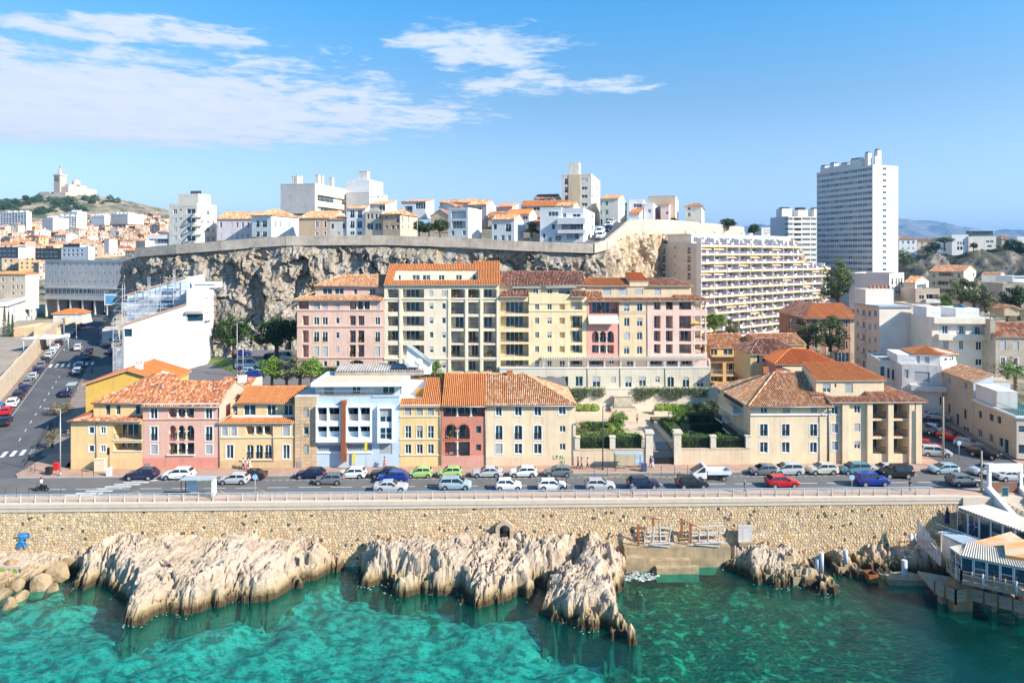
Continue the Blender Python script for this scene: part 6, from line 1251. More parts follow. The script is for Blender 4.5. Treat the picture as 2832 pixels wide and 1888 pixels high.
# ---- concrete memorial building
CON2=mat('board_concrete',(.60,.57,.54),.9,.12,.6,streak=.3,wave=('Z',.9,.12))
B=Bld('concrete_building','long grey concrete building with rows of slit windows and deep arched bays','building','A1',407,1160,1470,d=282,z0=7,ang=R_(-20.6),depth=18,wall=CON2)
z1=B.zp(407,978);ops=[]
for x0 in range(12):
 x=468+x0*55.2;ops+=[('o',x,1007,x+8,1030),('o',x,1160,x+8,1182)]
 if x0<12:ops.append(('o',x+27,1083,x+35,1107))
for k in range(18):x=415+k*37.5;ops.append(('w',x,1233,x+30,1280,{'gm':GLASS2}))
B.wall('F',ops,z=(B.zp(407,1310),z1),ldep=1.);B.shell(z1,top=FLATR);B.wall('R',z=(0,z1))
zb_=B.zp(407,1310);b=MB();u_=0
for k in range(7):x=409+k*110;b.box(B.up(x),B.up(x)+.7,-.1,.6,0,zb_);b.box(B.up(x)+.001,B.up(x)+.35,.6,4,0,zb_)
b.build('pier',CON2,B.root);b=MB();b.face([(0,4,0),(B.w,4,0),(B.w,4,zb_),(0,4,zb_)]);b.face([(0,0,zb_),(0,4,zb_),(B.w,4,zb_),(B.w,0,zb_)]);b.build('porch',mat('porch_concrete',(.44,.41,.39),.9,.1),B.root)
for k in range(6):
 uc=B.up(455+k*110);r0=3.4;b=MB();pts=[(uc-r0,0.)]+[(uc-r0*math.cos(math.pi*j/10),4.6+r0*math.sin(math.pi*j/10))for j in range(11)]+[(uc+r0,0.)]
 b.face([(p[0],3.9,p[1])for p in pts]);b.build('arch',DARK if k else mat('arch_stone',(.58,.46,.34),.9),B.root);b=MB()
 for p,q in zip(pts,pts[1:]):f=lambda w,e:(uc+(w[0]-uc)*e,3.8,w[1]*(1+(e-1)*.35));b.face([f(p,1.),f(q,1.),f(q,1.18),f(p,1.18)])
 b.build('arch_rim',MATS['arch_stone']if 'arch_stone'in MATS else STONE,B.root)
B.band(1212,h=.7,pr=.5,m=CON2);B.band(1300,h=1.4,pr=.3,m=CON2);B.band(978,h=.6,pr=.2,m=CON2)
t=thing('billboard','white framed billboard on posts at the foot of the cliff','billboard',at('A1',1015,1450,262),0.);b=MB();b.box(-3,2.4,-.15,.15,2.8,7.0);b.build('frame',WHITE,t);b=MB();b.face([(-2.6,-.16,3.2),(2.,-.16,3.2),(2.,-.16,6.6),(-2.6,-.16,6.6)]);b.build('poster',mat('blue_poster',(.10,.32,.55),.5,.3,.8),t);b=MB();b.tube((1,0,-2),(1,0,2.8),.2);b.tube((-1.5,0,-2),(-1.5,0,2.8),.2);b.build('post',DARK,t)
# ---- yard houses
hous('tan_apartment_house','tan four-storey house with pale shutters at the west edge of the yard','A1',-60,232,1100,1420,262,TANW,grid('w',[(12,35)],[(1135,1170),(1208,1240)])+grid(['w','s'],[(107,124),(148,163),(188,203)],[(1133,1168),(1200,1235),(1265,1290)])+[('s',243,1180,265,1210)],('hip',1085,'orange'),xr=352,rops=grid('s',[(247,262),(286,302),(322,336)],[(1115,1150),(1175,1205),(1238,1270)]),ang=-6,mat_r=CRW,cat='apartment house')
B=Bld('white_hall','long white hall with two rows of windows along its sunlit flank in the yard','hall','A1',-190,52,1560,d=226,z0=3.5,ang=R_(27),depth=30,wall=plaster('hall_pink',(.68,.56,.50)))
B.depth=max(10,B.hit(B.plane('R'),342,1500)[0]);z1=B.zp(52,1375);R_ops=grid('w',[(75,92),(100,112),(125,142),(160,175),(190,205),(235,255),(282,300),(318,330)],[(1400,1450),(1480,1530)])
B.wall('R',R_ops,z=(0,z1),m=WHITEP);B.wall('F',z=(0,z1));B.shell(z1,top=FLATR,sides='lb');b=MB();b.box(B.w-.3,B.w+.7,-.6,B.depth+.3,z1-.6,z1+.6);b.box(0,B.w-.3,-.6,.2,z1-.6,z1+.6);b.build('cornice',SURR,B.root);B.pipe(None,0,z1)
B=hous('low_building','low sand coloured flat-roofed building with blue shutters in the yard','B1',120,312,170,336,205,plaster('yard_sand',(.64,.46,.28)),[('w',187,225,215,290)],('flat',.7),depth=15,ang=8)
B=hous('low_building','low sand coloured flat-roofed building with two white windows by the yard wall','B1',305,535,178,320,202,MATS['plaster_yard_sand'],[('w+',358,235,392,275),('w+',440,235,472,275)],('flat',.7),xr=690,ang=20,mat_r=plaster('yard_cream',(.70,.58,.44)))
hous('orange_roofed_shed','grey shed with an orange hipped roof beside the side street wall','A1',480,735,1460,1560,222,GRYW,(),('hip',1418,'bright'),depth=9,ang=10)
t=thing('canopy','white flat canopy on thin posts in the yard','canopy',at('B1',195,400,178));b=MB();b.box(0,7.5,0,8,4.2,4.5);b.build('roof',WHITEP,t)
for x,y in((.3,.3),(7.2,.3),(.3,7.6),(7.2,7.6)):b=MB();b.tube((x,y,0),(x,y,4.2),.12);b.build('post',RB,t)
hous('kiosk_shed','small grey container shed on the pavement with graffiti panels','B1',925,1060,165,290,168,plaster('kiosk_grey',(.55,.50,.45)),[('s',935,180,1050,225),('o',985,245,1010,270)],('flat',.1),depth=6,ang=24,cat='shed')
# ---- the white house under scaffolding
SW=plaster('scaffold_white',(.82,.80,.78),streak=.03,var=.04);SBLW=plaster('primer_blue',(.62,.72,.82),streak=.05)
B=Bld('white_house','tall blank white house with slanted tile-edged gables under scaffolding','house','B1',1116,1838,640,d=150,z0=4,ang=R_(9),depth=24,wall=SW)
zl,zr=B.zp(1118,112),B.zp(1690,0-(1437-1375));ur=B.up(1690);Yt=-440/KZ
pl=B.plane('F');zt=B.zp(1700,1125+Yt)
b=MB();xs=B.up(1690);zA=B.zp(1145,1560+Yt);zB_=B.zp(1690,1378+Yt)
wins=[(B.up(1128),B.up(1192),B.zp(1128,230),B.zp(1128,162)),(B.up(1685),B.up(1822),B.zp(1700,92),B.zp(1700,25))]
b.face([(0,0,0),(B.w,0,0),(B.w,0,zA-3.2),(0,0,zA-3.2)])
w0=wins[0];b.face([(w0[1],0,zA-3.2),(wins[1][0],0,zA-3.2),(wins[1][0],0,zB_+.15),(w0[1],0,zA+(zB_-zA)*(w0[1]/xs))]);b.face([(0,0,zA-3.2),(w0[1],0,zA-3.2),(w0[1],0,w0[2]),(0,0,w0[2])]);b.face([(0,0,w0[3]),(w0[1],0,w0[3]),(w0[1],0,zA+(zB_-zA)*(w0[1]/xs)),(0,0,zA)])
b.face([(wins[1][0],0,zA-3.2),(B.w,0,zA-3.2),(B.w,0,wins[1][2]),(wins[1][0],0,wins[1][2])]);zT=B.zp(1760,1235+Yt);b.face([(wins[1][0],0,wins[1][3]),(B.w,0,wins[1][3]),(B.w,0,zT),(wins[1][0],0,zT)])
b.face([(0,20,0),(0,0,0),(0,0,zA),(0,20,zA)]);b.face([(B.w,0,0),(B.w,8,0),(B.w,8,zT),(B.w,0,zT)]);b.face([(xs,0,zT),(B.w,0,zT),(B.w,8,zT),(xs,8,zT)]);b.face([(xs,9,zA),(xs,0,zA),(xs,0,zT),(xs,9,zT)]);b.build('wall',SW,B.root)
for k,w_ in enumerate(wins):
 ob('pane',quad_me('pane',w_[1]-w_[0],w_[3]-w_[2],.3,GLASS),B.root,Matrix.Translation((w_[0],0,w_[2])))
 if k:B.box('awning_box',w_[0]-.1,w_[1]+.1,-.5,-.002,w_[3],w_[3]+.6,mat('awning_grey',(.40,.36,.34),.7))
tile_roof(B.root,[[(-.3,-.3,zA-.1),(xs,-.3,zB_+.1),(xs,1.5,zB_+.1),(-.3,1.5,zA-.1)]],'orange',.4,.6,name='tile_edge')
# upper slanted wing behind, blue primer
yo=9.;zC,zD=B.zp(1165,1292+Yt,yo),B.zp(1690,1127+Yt,yo);uC,uD=B.up(1150,-100,yo),B.up(1692,-100,yo)
b=MB();b.face([(uC,yo,2),(uD,yo,2),(uD,yo,zD),(uC,yo,zC)]);b.face([(uD,yo,2),(uD,20,2),(uD,20,zD),(uD,yo,zD)]);b.build('upper_wall',SBLW,B.root)
tile_roof(B.root,[[(uC-.3,yo-.4,zC-.05),(uD+.1,yo-.4,zD+.05),(uD+.1,yo+1.6,zD+.05),(uC-.3,yo+1.6,zC-.05)]],'orange',.4,.6,name='tile_edge')
B.box('blue_strip',uC+2.5,uD-3,yo-.02,yo,zC-3.4,zC-.8,mat('insulation_blue',(.22,.36,.55),.8,.15),'b');B.box('blue_strip',uC+2,uD-2,yo-.02,yo,zC-8.2,zC-6,MATS['insulation_blue'],'b')
zE,zF=B.zp(1700,1240+Yt,4),B.zp(1700,1180+Yt,4);B.box('roof_house',xs+.05,xs+5.2,4,9,zT,zF,SW);B.box('glazing',xs+.5,xs+4.8,3.94,3.998,zT+.6,zF-.4,GLASS2,'b');B.chimney(xs,9,zT,zF+1.6,1,1,1,SW)
for y in(1250,1310,1385,1450):z_=B.zp(1870,y+Yt);b=MB();b.box(B.w,B.w+.8,.3,5,z_-1.9,z_);b.build('balcony',SW,B.root)
tsc=thing('scaffolding','steel scaffolding with white netting around the blue primed gable','scaffolding',B.root.location,B.ang);SC_=mat('galvanised_tube',(.60,.62,.65),.4,.08,metal=.3)
b=MB();NX=5;x0_=B.up(1100,-100,6);x1_=B.up(1680,-100,6.5);zlo=zC-11;
for k in range(NX+1):
 x=x0_+(x1_-x0_)*k/NX;top_=zC+(zD-zC)*k/NX+(2.6 if k in(0,2,4)else.2)
 for yy in(6.4,7.6):b.tube((x,yy,zlo),(x,yy,top_),.075,n=4)
for r in range(9):
 z=zlo+r*2.0;hi=(z-zC)/max(.1,zD-zC);xa=x0_ if z<zC else x0_+(x1_-x0_)*min(.9,max(0,hi))
 for yy in(6.4,7.6):b.tube((xa,yy,z),(x1_,yy,z),.06,n=4);b.tube((xa,yy,z+1),(x1_,yy,z+1),.045,n=4)
for k in range(NX):x=x0_+(x1_-x0_)*k/NX;b.tube((x,6.35,zlo+4*(k%2)),(x+(x1_-x0_)/NX,6.35,zlo+4+4*(k%2)),.05,n=4)
b.build('tube_frame',SC_,tsc);b=MB()
for r in range(8):z=zlo+r*2.0;hi=(z-zC)/max(.1,zD-zC);xa=x0_ if z<zC else x0_+(x1_-x0_)*min(.9,max(0,hi));b.box(xa,x1_,6.5,7.5,z-.12,z-.06)
b.build('deck',mat('scaffold_board',(.42,.36,.30),.8,.15),tsc)
NET=bpy.data.materials.new('netting');NET.use_nodes=True;t_=NT(NET.node_tree);tcv=t_.n('ShaderNodeTexCoord').outputs['Object']
t_.l(t_.n('ShaderNodeMixShader',{0:t_.ramp(t_.noise(tcv,.5,4),.3,.7,.12,.5),1:t_.n('ShaderNodeBsdfTransparent').outputs[0],2:t_.n('ShaderNodeBsdfDiffuse',{'Color':(.8,.82,.85,1)}).outputs[0]}).outputs[0],t_.n('ShaderNodeOutputMaterial').inputs[0])
b=MB();b.face([(x0_-.2,6.2,zlo+3),(x0_+6.5,6.2,zlo+3),(x0_+8.5,6.2,zC+1),(x0_+3,6.2,zC-1.5),(x0_-.2,6.2,zC-1.5)]);b.build('netting',NET,tsc)
t2=thing('scaffold_stair','narrow netted scaffold stair tower at the corner of the white house','scaffolding',B.M@Vector((-2.2,.2,0)),B.ang);b=MB()
for x,y in((0,0),(1.9,0),(0,1.9),(1.9,1.9)):b.tube((x,y,0),(x,y,zA+1.5),.07,n=4)
for k in range(14):z=k*1.6;b.tube((0,0,z),(1.9,0,z),.05,n=4);b.tube((0,0,z),(1.9,0,z+1.6),.04,n=4);b.tube((1.9,0,z),(1.9,1.9,z),.05,n=4)
b.build('tube_frame',SC_,t2);b=MB();b.face([(0,-.1,0),(1.9,-.1,0),(1.9,-.1,zA-5),(0,-.1,zA-5)]);b.build('netting',NET,t2)
# ---- parking lot behind the front row
LOT=mat('parking_asphalt',(.16,.15,.15),.95,.12,.3)
LZ=7.6
sheet('parking_lot',[Vector((-72,124,LZ)),Vector((10,118,LZ)),Vector((12,182,LZ)),Vector((-66,186,LZ))],LOT)
b=MB();b.face([Vector((-74,120,-1)),Vector((10,117.9,-1)),Vector((10,117.9,LZ)),Vector((-72,123.9,LZ))]);b.build('lot_retaining_wall',plaster('lot_wall',(.56,.48,.38)),kind='structure')
GR=mat('grass_slope',(.09,.15,.03),.95,.3,.8,col2=(.20,.22,.07))
sheet('grass_bank',[at('B1',1870,610,146),at('B1',2120,590,140),at('B1',2090,420,152),at('B1',1870,400,162)],GR)
# ================================================================ terrain with the old town, the basilica hill, the rocky hill and the far range
def terr(x,y):
 x,y=np.asarray(x,float),np.asarray(y,float)
 zl=np.interp(y,[0,112,200,280,330,400,600,900,1100,2600],[-1.2,-1.2,4.2,6.0,12,19,33,58,60,55])
 zr=np.interp(y,[0,112,150,250,330,800,2600],[-1.2,-1.2,.5,1.5,3,6,10])
 k=np.clip((x+60)/90,0,1);k=k*k*(3-2*k);z=zl*(1-k)+zr*k
 rid=np.interp(x,[-2200,-1300,-945,-890,-830,-760,-700,-640,-560,-470,-330,0],[70,92,116,126,142,141,128,112,99,82,50,15])
 g=np.exp(-np.where(y<1250,(y-1250)/230,(y-1250)/500)**2);z=np.maximum(z,z*(1-g)+rid*g)+fbm(x/60,y/60,0*x,4,.5,3)*np.clip((y-850)/300,0,1)*4.5
 hx=np.clip((x-165)/70,0,1)*np.exp(-((y-440)/120)**2);z=z+hx*(31+3*fbm(x/30,y/30,0*x,4,.55,8))
 pl_=np.clip((x+128)/10,0,1)*np.clip((28-x)/15,0,1)*np.clip((y-205)/20,0,1)*np.clip((420-y)/60,0,1);return z+pl_*(34-z)*0.9
xs_=np.concatenate([np.linspace(-2400,-500,96)[:-1],np.linspace(-500,500,180)[:-1],np.linspace(500,2400,40)]);ys_=np.concatenate([np.linspace(101,520,90)[:-1],np.linspace(520,1600,150)[:-1],np.linspace(1600,2600,14)])
GX,GY=np.meshgrid(xs_,ys_);GZ=terr(GX,GY)
TM=bpy.data.materials.new('hillside');TM.use_nodes=True;t_=NT(TM.node_tree);ve=t_.n('ShaderNodeTexCoord').outputs['Object']
c_=t_.mix(t_.ramp(t_.noise(ve,.018,8,.65),.46,.56),(.40,.31,.20),(.11,.11,.045));c_=t_.mix(t_.ramp(t_.noise(ve,.07,8,.7),.53,.66),c_,(.55,.48,.38));c_=t_.mix(t_.ramp(t_.noise(ve,.2,6,.7),.52,.7),c_,(.07,.085,.035))
p_=t_.n('ShaderNodeBsdfPrincipled',{'Base Color':c_,'Roughness':.95,'Normal':t_.n('ShaderNodeBump',{'Height':t_.noise(ve,.12,8,.7),'Strength':.9,'Distance':4.}).outputs[0]});t_.l(p_.outputs[0],t_.n('ShaderNodeOutputMaterial').inputs[0])
ob('terrain',grid_mesh('terrain',np.stack([GX,GY,GZ],-1),TM),kind='structure')
sheet('plain',[Vector((-14000,2500,-2)),Vector((14000,2500,-2)),Vector((14000,12000,-2)),Vector((-14000,12000,-2))],TM)
# far limestone range
mx=np.linspace(500,7500,300);my=np.linspace(0,1,40)[:,None];prof=np.interp(mx,[500,2000,3000,3600,3960,4300,4600,4750,4900,5100,5600,7500],[150,300,390,425,415,370,312,285,312,280,190,40])
MXG=np.broadcast_to(mx,(40,300));MYG=5600+my*1500+0*MXG;env=np.sin(np.clip(my*1.0,0,1)*math.pi/2)**.8
MZG=(prof[None]+40*fbm(MXG/300,MYG/300,0*MXG,5,.55,4,True)*.4-15)*env+45*fbm(MXG/190,MYG/190,0*MXG+2,5,.6,6)*env*(1.1-my)-3
ob('mountain_range',grid_mesh('mountain_range',np.stack([MXG,MYG,MZG],-1),rock_mat('range_rock',(.24,.23,.21),(.05,.055,.04),(.09,.09,.06),stretch=(.012,.012,.012))),kind='structure')
def drop(t,x,y,dmin=250,dmax=1500):
 """the point of the terrain seen at a pixel"""
 sx,sy=S(t,x,y);d=np.arange(dmin,dmax,3.);X=(sx-CX)/F*d;Zr=CAMH-(sy-HZ)/F*d;h=np.nonzero(Zr<=terr(X,d))[0]
 if not len(h):return None
 i=h[0];return Vector((X[i],d[i],float(terr(X[i],d[i]))))
 # basilica on its hill
LST=mat('basilica_stone',(.56,.46,.37),.9,.1,.1);LSD=mat('basilica_stripe',(.52,.36,.27),.9,.1,.1);GOLD=mat('gilded_statue',(.72,.50,.20),.35,.05,metal=.6)
bp=at('A1',540,385,1250);t=thing('basilica','striped stone basilica with a tall bell tower and gilded statue on the hilltop','church',bp,R_(-12));k=1250/F*KZ
def bx(nm,x0,x1,z0,z1,y0,y1,m):b=MB();b.box(x0*k,x1*k,y0,y1,(385-z0)*k,(385-z1)*k);return b.build(nm,m,t)
bx('fort',-195,-75,445,362,-6,25,LST);bx('terrace',-80,100,460,380,-10,30,mat('rampart',(.52,.44,.35),.9,.1,.2));bx('rampart',40,140,470,375,-16,10,MATS['rampart']);bx('tower',-34,32,385,215,-6,8,LST);bx('nave',32,112,385,318,-4,60,LST);bx('transept',40,78,322,290,4,44,LST)
for z in(360,335,310,285,262):bx('tower_stripe',-35,33,z,z-7,-6.3,8.3,LSD)
for x in(-22,-6,10):o_=bx('belfry_arch',x,x+11,268,238,-6.4,-6.1,mat('belfry_dark',(.20,.10,.07),.9))
bx('balustrade',-40,38,218,205,-7.5,9.5,LST);b=MB();b.lathe((-1*k,1,(385-210)*k),[(4.4,0),(4.4,2),(3.2,2.4),(3.2,8),(2.2,9),(2.,12)],8);b.build('lantern',LST,t)
b=MB();b.lathe((-1*k,1,(385-168)*k),[(1.9,0),(1.7,4),(2.1,6.5),(1.1,8),(1.1,9.5),(0,10.2)],8);b.build('statue',GOLD,t);b=MB();b.lathe((60*k,24,(385-290)*k),[(7,0),(7,3),(6,7),(3,9.5),(0,10.3)],14);b.build('dome',LST,t)
# big blocks among the roofs
TB=[('A1',0,240,552,690,880,'long white slab of flats with shaded balcony lines below the basilica hill',285),('A1',480,692,588,715,800,'white apartment block with two bays of dark balconies below the basilica',782),('A1',382,478,600,700,780,'blank lilac block beside the white balcony block',None),('A1',608,700,545,640,860,'white stepped block behind the balcony block',785),('A1',822,945,580,632,850,'low white block with roof stacks on the hillside',992),('A1',1000,1155,565,625,870,'grey school-like block on the hillside',1350)]
for tl,x0,x1,yt,yb,d,lab,xr in TB:
 fl=max(2,int((yb-yt)/21));o2=[('Lp',x0+6,yt+8+i*21,x1-6,yt+22+i*21)for i in range(fl)]if 'balcon'in lab and 'blank'not in lab else grid('w',[(x0+8+i*22,x0+18+i*22)for i in range(int((x1-x0)/24))],[(yt+12+i*20,yt+22+i*20)for i in range(fl-1)])if 'blank'not in lab else()
 B=hous('apartment_block',lab,tl,x0,x1,yt,yb+30,d,LIL if 'lilac'in lab else GRYW if 'grey'in lab else LAV,o2,('flat',.5),xr=xr,depth=20,ang=-20,cat='apartment block',mat_r=CRW)
 if len(o2)and o2[0][0]=='Lp':
  for kx in range(1,9):B.box('divider',B.w*kx/9-.15,B.w*kx/9+.15,-.1,1.2,0,B.z1,LAV)
 for q in range(4):B.box('roof_stack',B.w*(.1+.22*q),B.w*(.2+.22*q),4,8,B.z1,B.z1+2.5,LAV)
for tl,x0,x1,yt,yb,d,lab,m,gm in(('A1',-20,165,868,960,360,'dark modern block with a maroon panel and blue glass rows',mat('dark_clad',(.10,.11,.14),.5),1),('A1',168,235,862,955,372,'white modern block beside the maroon panelled one',LAV,0),('A1',320,555,878,975,345,'long black glazed building with two terrace decks',mat('black_clad',(.07,.08,.08),.5),1),('A1',556,800,868,985,330,'white flat-roofed house with dark windows above the concrete building',LAV,0),('A1',570,722,842,882,350,'black glazed attic storey above the white flat-roofed house',MATS['black_clad']if 'black_clad'in MATS else DARK,1),('A1',942,985,795,915,420,'tall white house with a bright flank above the concrete building',LIL,0)):
 hous('modern_block',lab,tl,x0,x1,yt,yb,d,m,grid('g'if gm else 'w',[(x0+12+i*40,x0+(46 if gm else 32)+i*40)for i in range(int((x1-x0-10)/42))],[(yt+12+i*38,yt+32+i*38)for i in range(2)]),('flat',.4),xr=x1+(75 if x1<300 or x1>900 else 25),depth=12,ang=-20,mat_r=LAV,cat='building')
 # town houses: copies of six little houses with tiled roofs
HW=mat('town_wall',(.68,.59,.48),.9,.12,.15,tint='obj');protos=[]
for v in range(6):
 r=random.Random(v);w_,d_,h_=9+v*1.7,8+(v%3)*2,6.5+(v%4)*2.6;t=thing('town_house','x','house');b=MB();b.box(0,w_,0,d_,-6,h_,skip='+-');rise=1.6+.35*(v%3)
 if v%2:b.face([(0,0,h_),(w_,0,h_),(w_/2,0,h_+rise)]);pz=[[(-.3,-.3,h_-.1),(w_/2,-.3,h_+rise),(w_/2,d_,h_+rise),(-.3,d_,h_-.1)],[(w_/2,-.3,h_+rise),(w_+.3,-.3,h_-.1),(w_+.3,d_,h_-.1),(w_/2,d_,h_+rise)]]
 else:b.face([(w_,0,h_),(w_,d_,h_),(w_,d_/2,h_+rise)]);pz=[[(-.2,-.4,h_-.1),(w_+.2,-.4,h_-.1),(w_+.2,d_/2,h_+rise),(-.2,d_/2,h_+rise)],[(w_+.2,d_+.4,h_-.1),(-.2,d_+.4,h_-.1),(-.2,d_/2,h_+rise),(w_+.2,d_/2,h_+rise)]]
 b.build('wall',HW,t);rf=tile_roof(t,pz,('orange','pale','old','orange','mottle','pale')[v],.9,2.2)
 b=MB();b.box(w_*.7,w_*.7+1.2,d_*.4,d_*.4+.8,h_,h_+rise+1.4);b.build('chimney',CHIM,t);b=MB();b.box(w_*.2,w_*.2+.9,d_*.6,d_*.6+.8,h_,h_+rise+1.1);b.build('chimney',CHIM,t);b=MB()
 for z in np.arange(1.2,h_-1.6,2.7):
  for x in np.arange(1.2,w_-1.2,2.4):b.box(x,x+.95,-.06,0,z,z+1.5,r.randrange(3)//2,skip='b')
  for y in np.arange(1.4,d_-1.4,2.8):b.box(w_,w_+.06,y,y+.9,z,z+1.4,r.randrange(3)//2,skip='l')
 b.build('window',[glass('town_glass',(.05,.06,.08),.2,.4),SHUT],t,kind='stuff');protos.append(t)
WC=(('white',(1.05,1.08,1.12)),('cream',(1.0,.95,.85)),('tan',(.72,.62,.52)),('pink',(1.,.74,.68)),('grey',(.6,.58,.57)),('ochre',(.9,.66,.42)));RN=('orange','pale','old red','bright orange','mottled','faded')
cnt=0;used={};TH=[]
def town(x,y,sc=1.0,dmin=270,rz=None,zoff=0):
 global cnt
 p=drop('A1',x,y,dmin)
 if p is None or p.y>1080:return
 v=rnd.randrange(6);t=copy_tree(protos[v])if used.get(v)else protos[v];used[v]=1;wn,wc=rnd.choice(WC)
 t.location=p+Vector((0,0,zoff));t.rotation_euler=(0,0,rz if rz is not None else R_(rnd.choice((-20,-24,-15,-70,60))+rnd.uniform(-6,6)));s_=sc*rnd.uniform(.8,1.15);t.scale=(s_,s_,s_)
 for c in t.children:
  if c.name.startswith('wall'):c.color=wc+(1,)
 where='on the upper slope'if y<690 else 'below the apartment blocks'if y<760 else 'in mid town'if y<850 else 'above the concrete building'if x>380 else 'by the yard'
 TH.append((x,y,t,wn,v,where));t['group']='old town houses under the basilica hill';cnt+=1
for x,y in((355,985),(380,1015),(365,1050),(385,1085),(372,1125),(350,1160),(20,1000),(150,985),(260,1000)):town(x,y,.85,240)
for y in list(range(640,980,26))+[1000,1030,1060]:
 x=-40+rnd.uniform(0,60)
 while x<1500:
  if not((y<700 and x<760)or(x>400 and y>968)or(y>968 and x>390)):town(x,y+rnd.uniform(-9,9))
  x+=rnd.uniform(70,130)*(1.25 if y>800 else.9)
for x,y,t,wn,v,where in TH:
 nb=sorted(TH,key=lambda q:(q[0]-x)**2+4*(q[1]-y)**2)[1:3];t['label']=f"{wn} house, {RN[v]} roof, {where}, beside {nb[0][3]} and {nb[1][3]} houses"
 # hilltop houses of the east hill
for a in(('white_house','white two-storey house on the east hilltop beside the tower',1222,1385,785,940,405,LAV,grid('w',[(1250,1265),(1297,1318),(1343,1362)],[(803,830),(865,878)]),('hip',765,'pale')),('tan_house','tan house with loggias on the east hilltop',1390,1560,805,900,415,TANW,grid('w',[(1420,1440),(1480,1550)],[(820,835),(850,875)]),('gable',785,'old')),('white_villa','white villa with two arches on the east hilltop',1700,1850,760,895,400,LAV,[('w',1750,810,1765,840),('w',1775,810,1790,840),('w',1797,810,1812,840),('oa',1748,855,1768,885),('oa',1775,855,1797,885)],('flat',.8)),('white_villa','cream flat-roofed villa with a glass lantern on the east hilltop',1850,2100,768,900,398,CRW,[('g',2010,800,2040,820),('g',2048,800,2075,820),('o',2020,843,2060,860)],('flat',.4)),('hip_roofed_house','house with a tan pyramid roof on the far east hilltop',2150,2300,785,860,420,TANW,grid('w',[(2200,2215),(2240,2255)],[(795,805)]),('hip',745,'pale')),('white_house','white house at the end of the east hilltop',2290,2420,770,870,405,LAV,(),('flat',.4))):
 n_,lab,x0,x1,yt,yb,d,m,o_,rf=a;B=hous(n_,lab,'A4',x0,x1,yt,yb+40,d,m,o_,rf,depth=12,ang=-8)
 if 'lantern'in lab:B.box('lantern',B.up(1900),B.up(2090),2,9,B.z1+.4,B.z1+3.6,GLASS2);B.box('lantern_roof',B.up(1870),B.up(2105),1,10,B.z1+3.6,B.z1+4.,LAV)
hx=np.linspace(160,420,180);hy=np.linspace(0,1,60)[:,None];HX=np.broadcast_to(hx,(60,180));topz=np.interp(hx,[160,185,230,280,300,420],[8,16,31,35,38,38]);HY=318+hy*62+0*HX;HZ_=topz[None]*np.clip(hy*1.15,0,1)**.7+fbm(HX/12,HY/12,0*HX,5,.6,5)*2.6*np.clip(hy*5,0,1);HY=HY+fbm(HX/9,HZ_/9,0*HX,4,.6,15)*3
ob('rocky_hill',grid_mesh('rocky_hill',np.stack([HX,HY,HZ_],-1),rock_mat('hill_rock',(.27,.24,.23),(.05,.048,.032),(.12,.105,.065),moss=(.05,.055,.02))),kind='structure')
# ================================================================ sea, seabed, rocks
WM=bpy.data.materials.new('sea_water');WM.use_nodes=True;t_=NT(WM.node_tree);ve=t_.n('ShaderNodeTexCoord').outputs['Object']
hw=t_.math('ADD',t_.noise(t_.scalev(ve,(.9,1.6,1)),.55,5,.55,.6),t_.math('MULTIPLY',t_.noise(t_.scalev(ve,(.8,1.5,1)),2.2,4,.6),.35))
bn=t_.n('ShaderNodeBump',{'Height':hw,'Strength':.4,'Distance':.35}).outputs[0]
bf=t_.math('MULTIPLY_ADD',t_.n('ShaderNodeNewGeometry').outputs['Backfacing'],-.5781,1.33)
fr=t_.n('ShaderNodeFresnel',{'IOR':bf,'Normal':bn}).outputs[0]
col_=t_.n('ShaderNodeMixShader',{0:.07,1:t_.n('ShaderNodeBsdfTransparent',{'Color':(.17,.84,.82,1)}).outputs[0],2:t_.n('ShaderNodeBsdfDiffuse',{'Color':(.0,.30,.22,1)}).outputs[0]}).outputs[0]
t_.l(t_.n('ShaderNodeMixShader',{0:fr,1:col_,2:t_.n('ShaderNodeBsdfGlossy',{'Color':(1,1,1,1),'Roughness':.06,'Normal':bn}).outputs[0]}).outputs[0],t_.n('ShaderNodeOutputMaterial').inputs[0])
sheet('sea',[Vector((-16000,-16000,WZ)),Vector((16000,-16000,WZ)),Vector((16000,-2000,WZ)),Vector((-16000,-2000,WZ))],WM);bpy.data.objects['sea'].name='far_sea'
sheet('sea',[Vector((-2500,-2000,WZ)),Vector((2500,-2000,WZ)),Vector((2500,60,WZ)),Vector((400,91.5,WZ)),Vector((-400,91.5,WZ)),Vector((-2500,60,WZ))],WM)
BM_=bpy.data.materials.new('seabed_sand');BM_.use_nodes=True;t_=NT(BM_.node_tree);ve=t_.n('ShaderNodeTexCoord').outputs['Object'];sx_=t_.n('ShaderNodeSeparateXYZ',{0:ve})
n1=t_.noise(t_.scalev(ve,(1,1.5,1)),.8,4,.55,.15);n2=t_.noise(ve,.13,5,.6,.8);n3=t_.noise(t_.scalev(ve,(1,1.4,1)),2.3,4,.6,.1)
sand=t_.mix(t_.ramp(n1,.40,.56),(.06,.135,.12),(.36,.415,.34));sand=t_.mix(t_.ramp(n3,.47,.66,0,.7),sand,(.10,.15,.11))
weed=t_.mix(t_.ramp(n3,.44,.72),(.022,.018,.008),(.15,.15,.05));weed=t_.mix(t_.ramp(n1,.55,.66),weed,(.24,.30,.15))
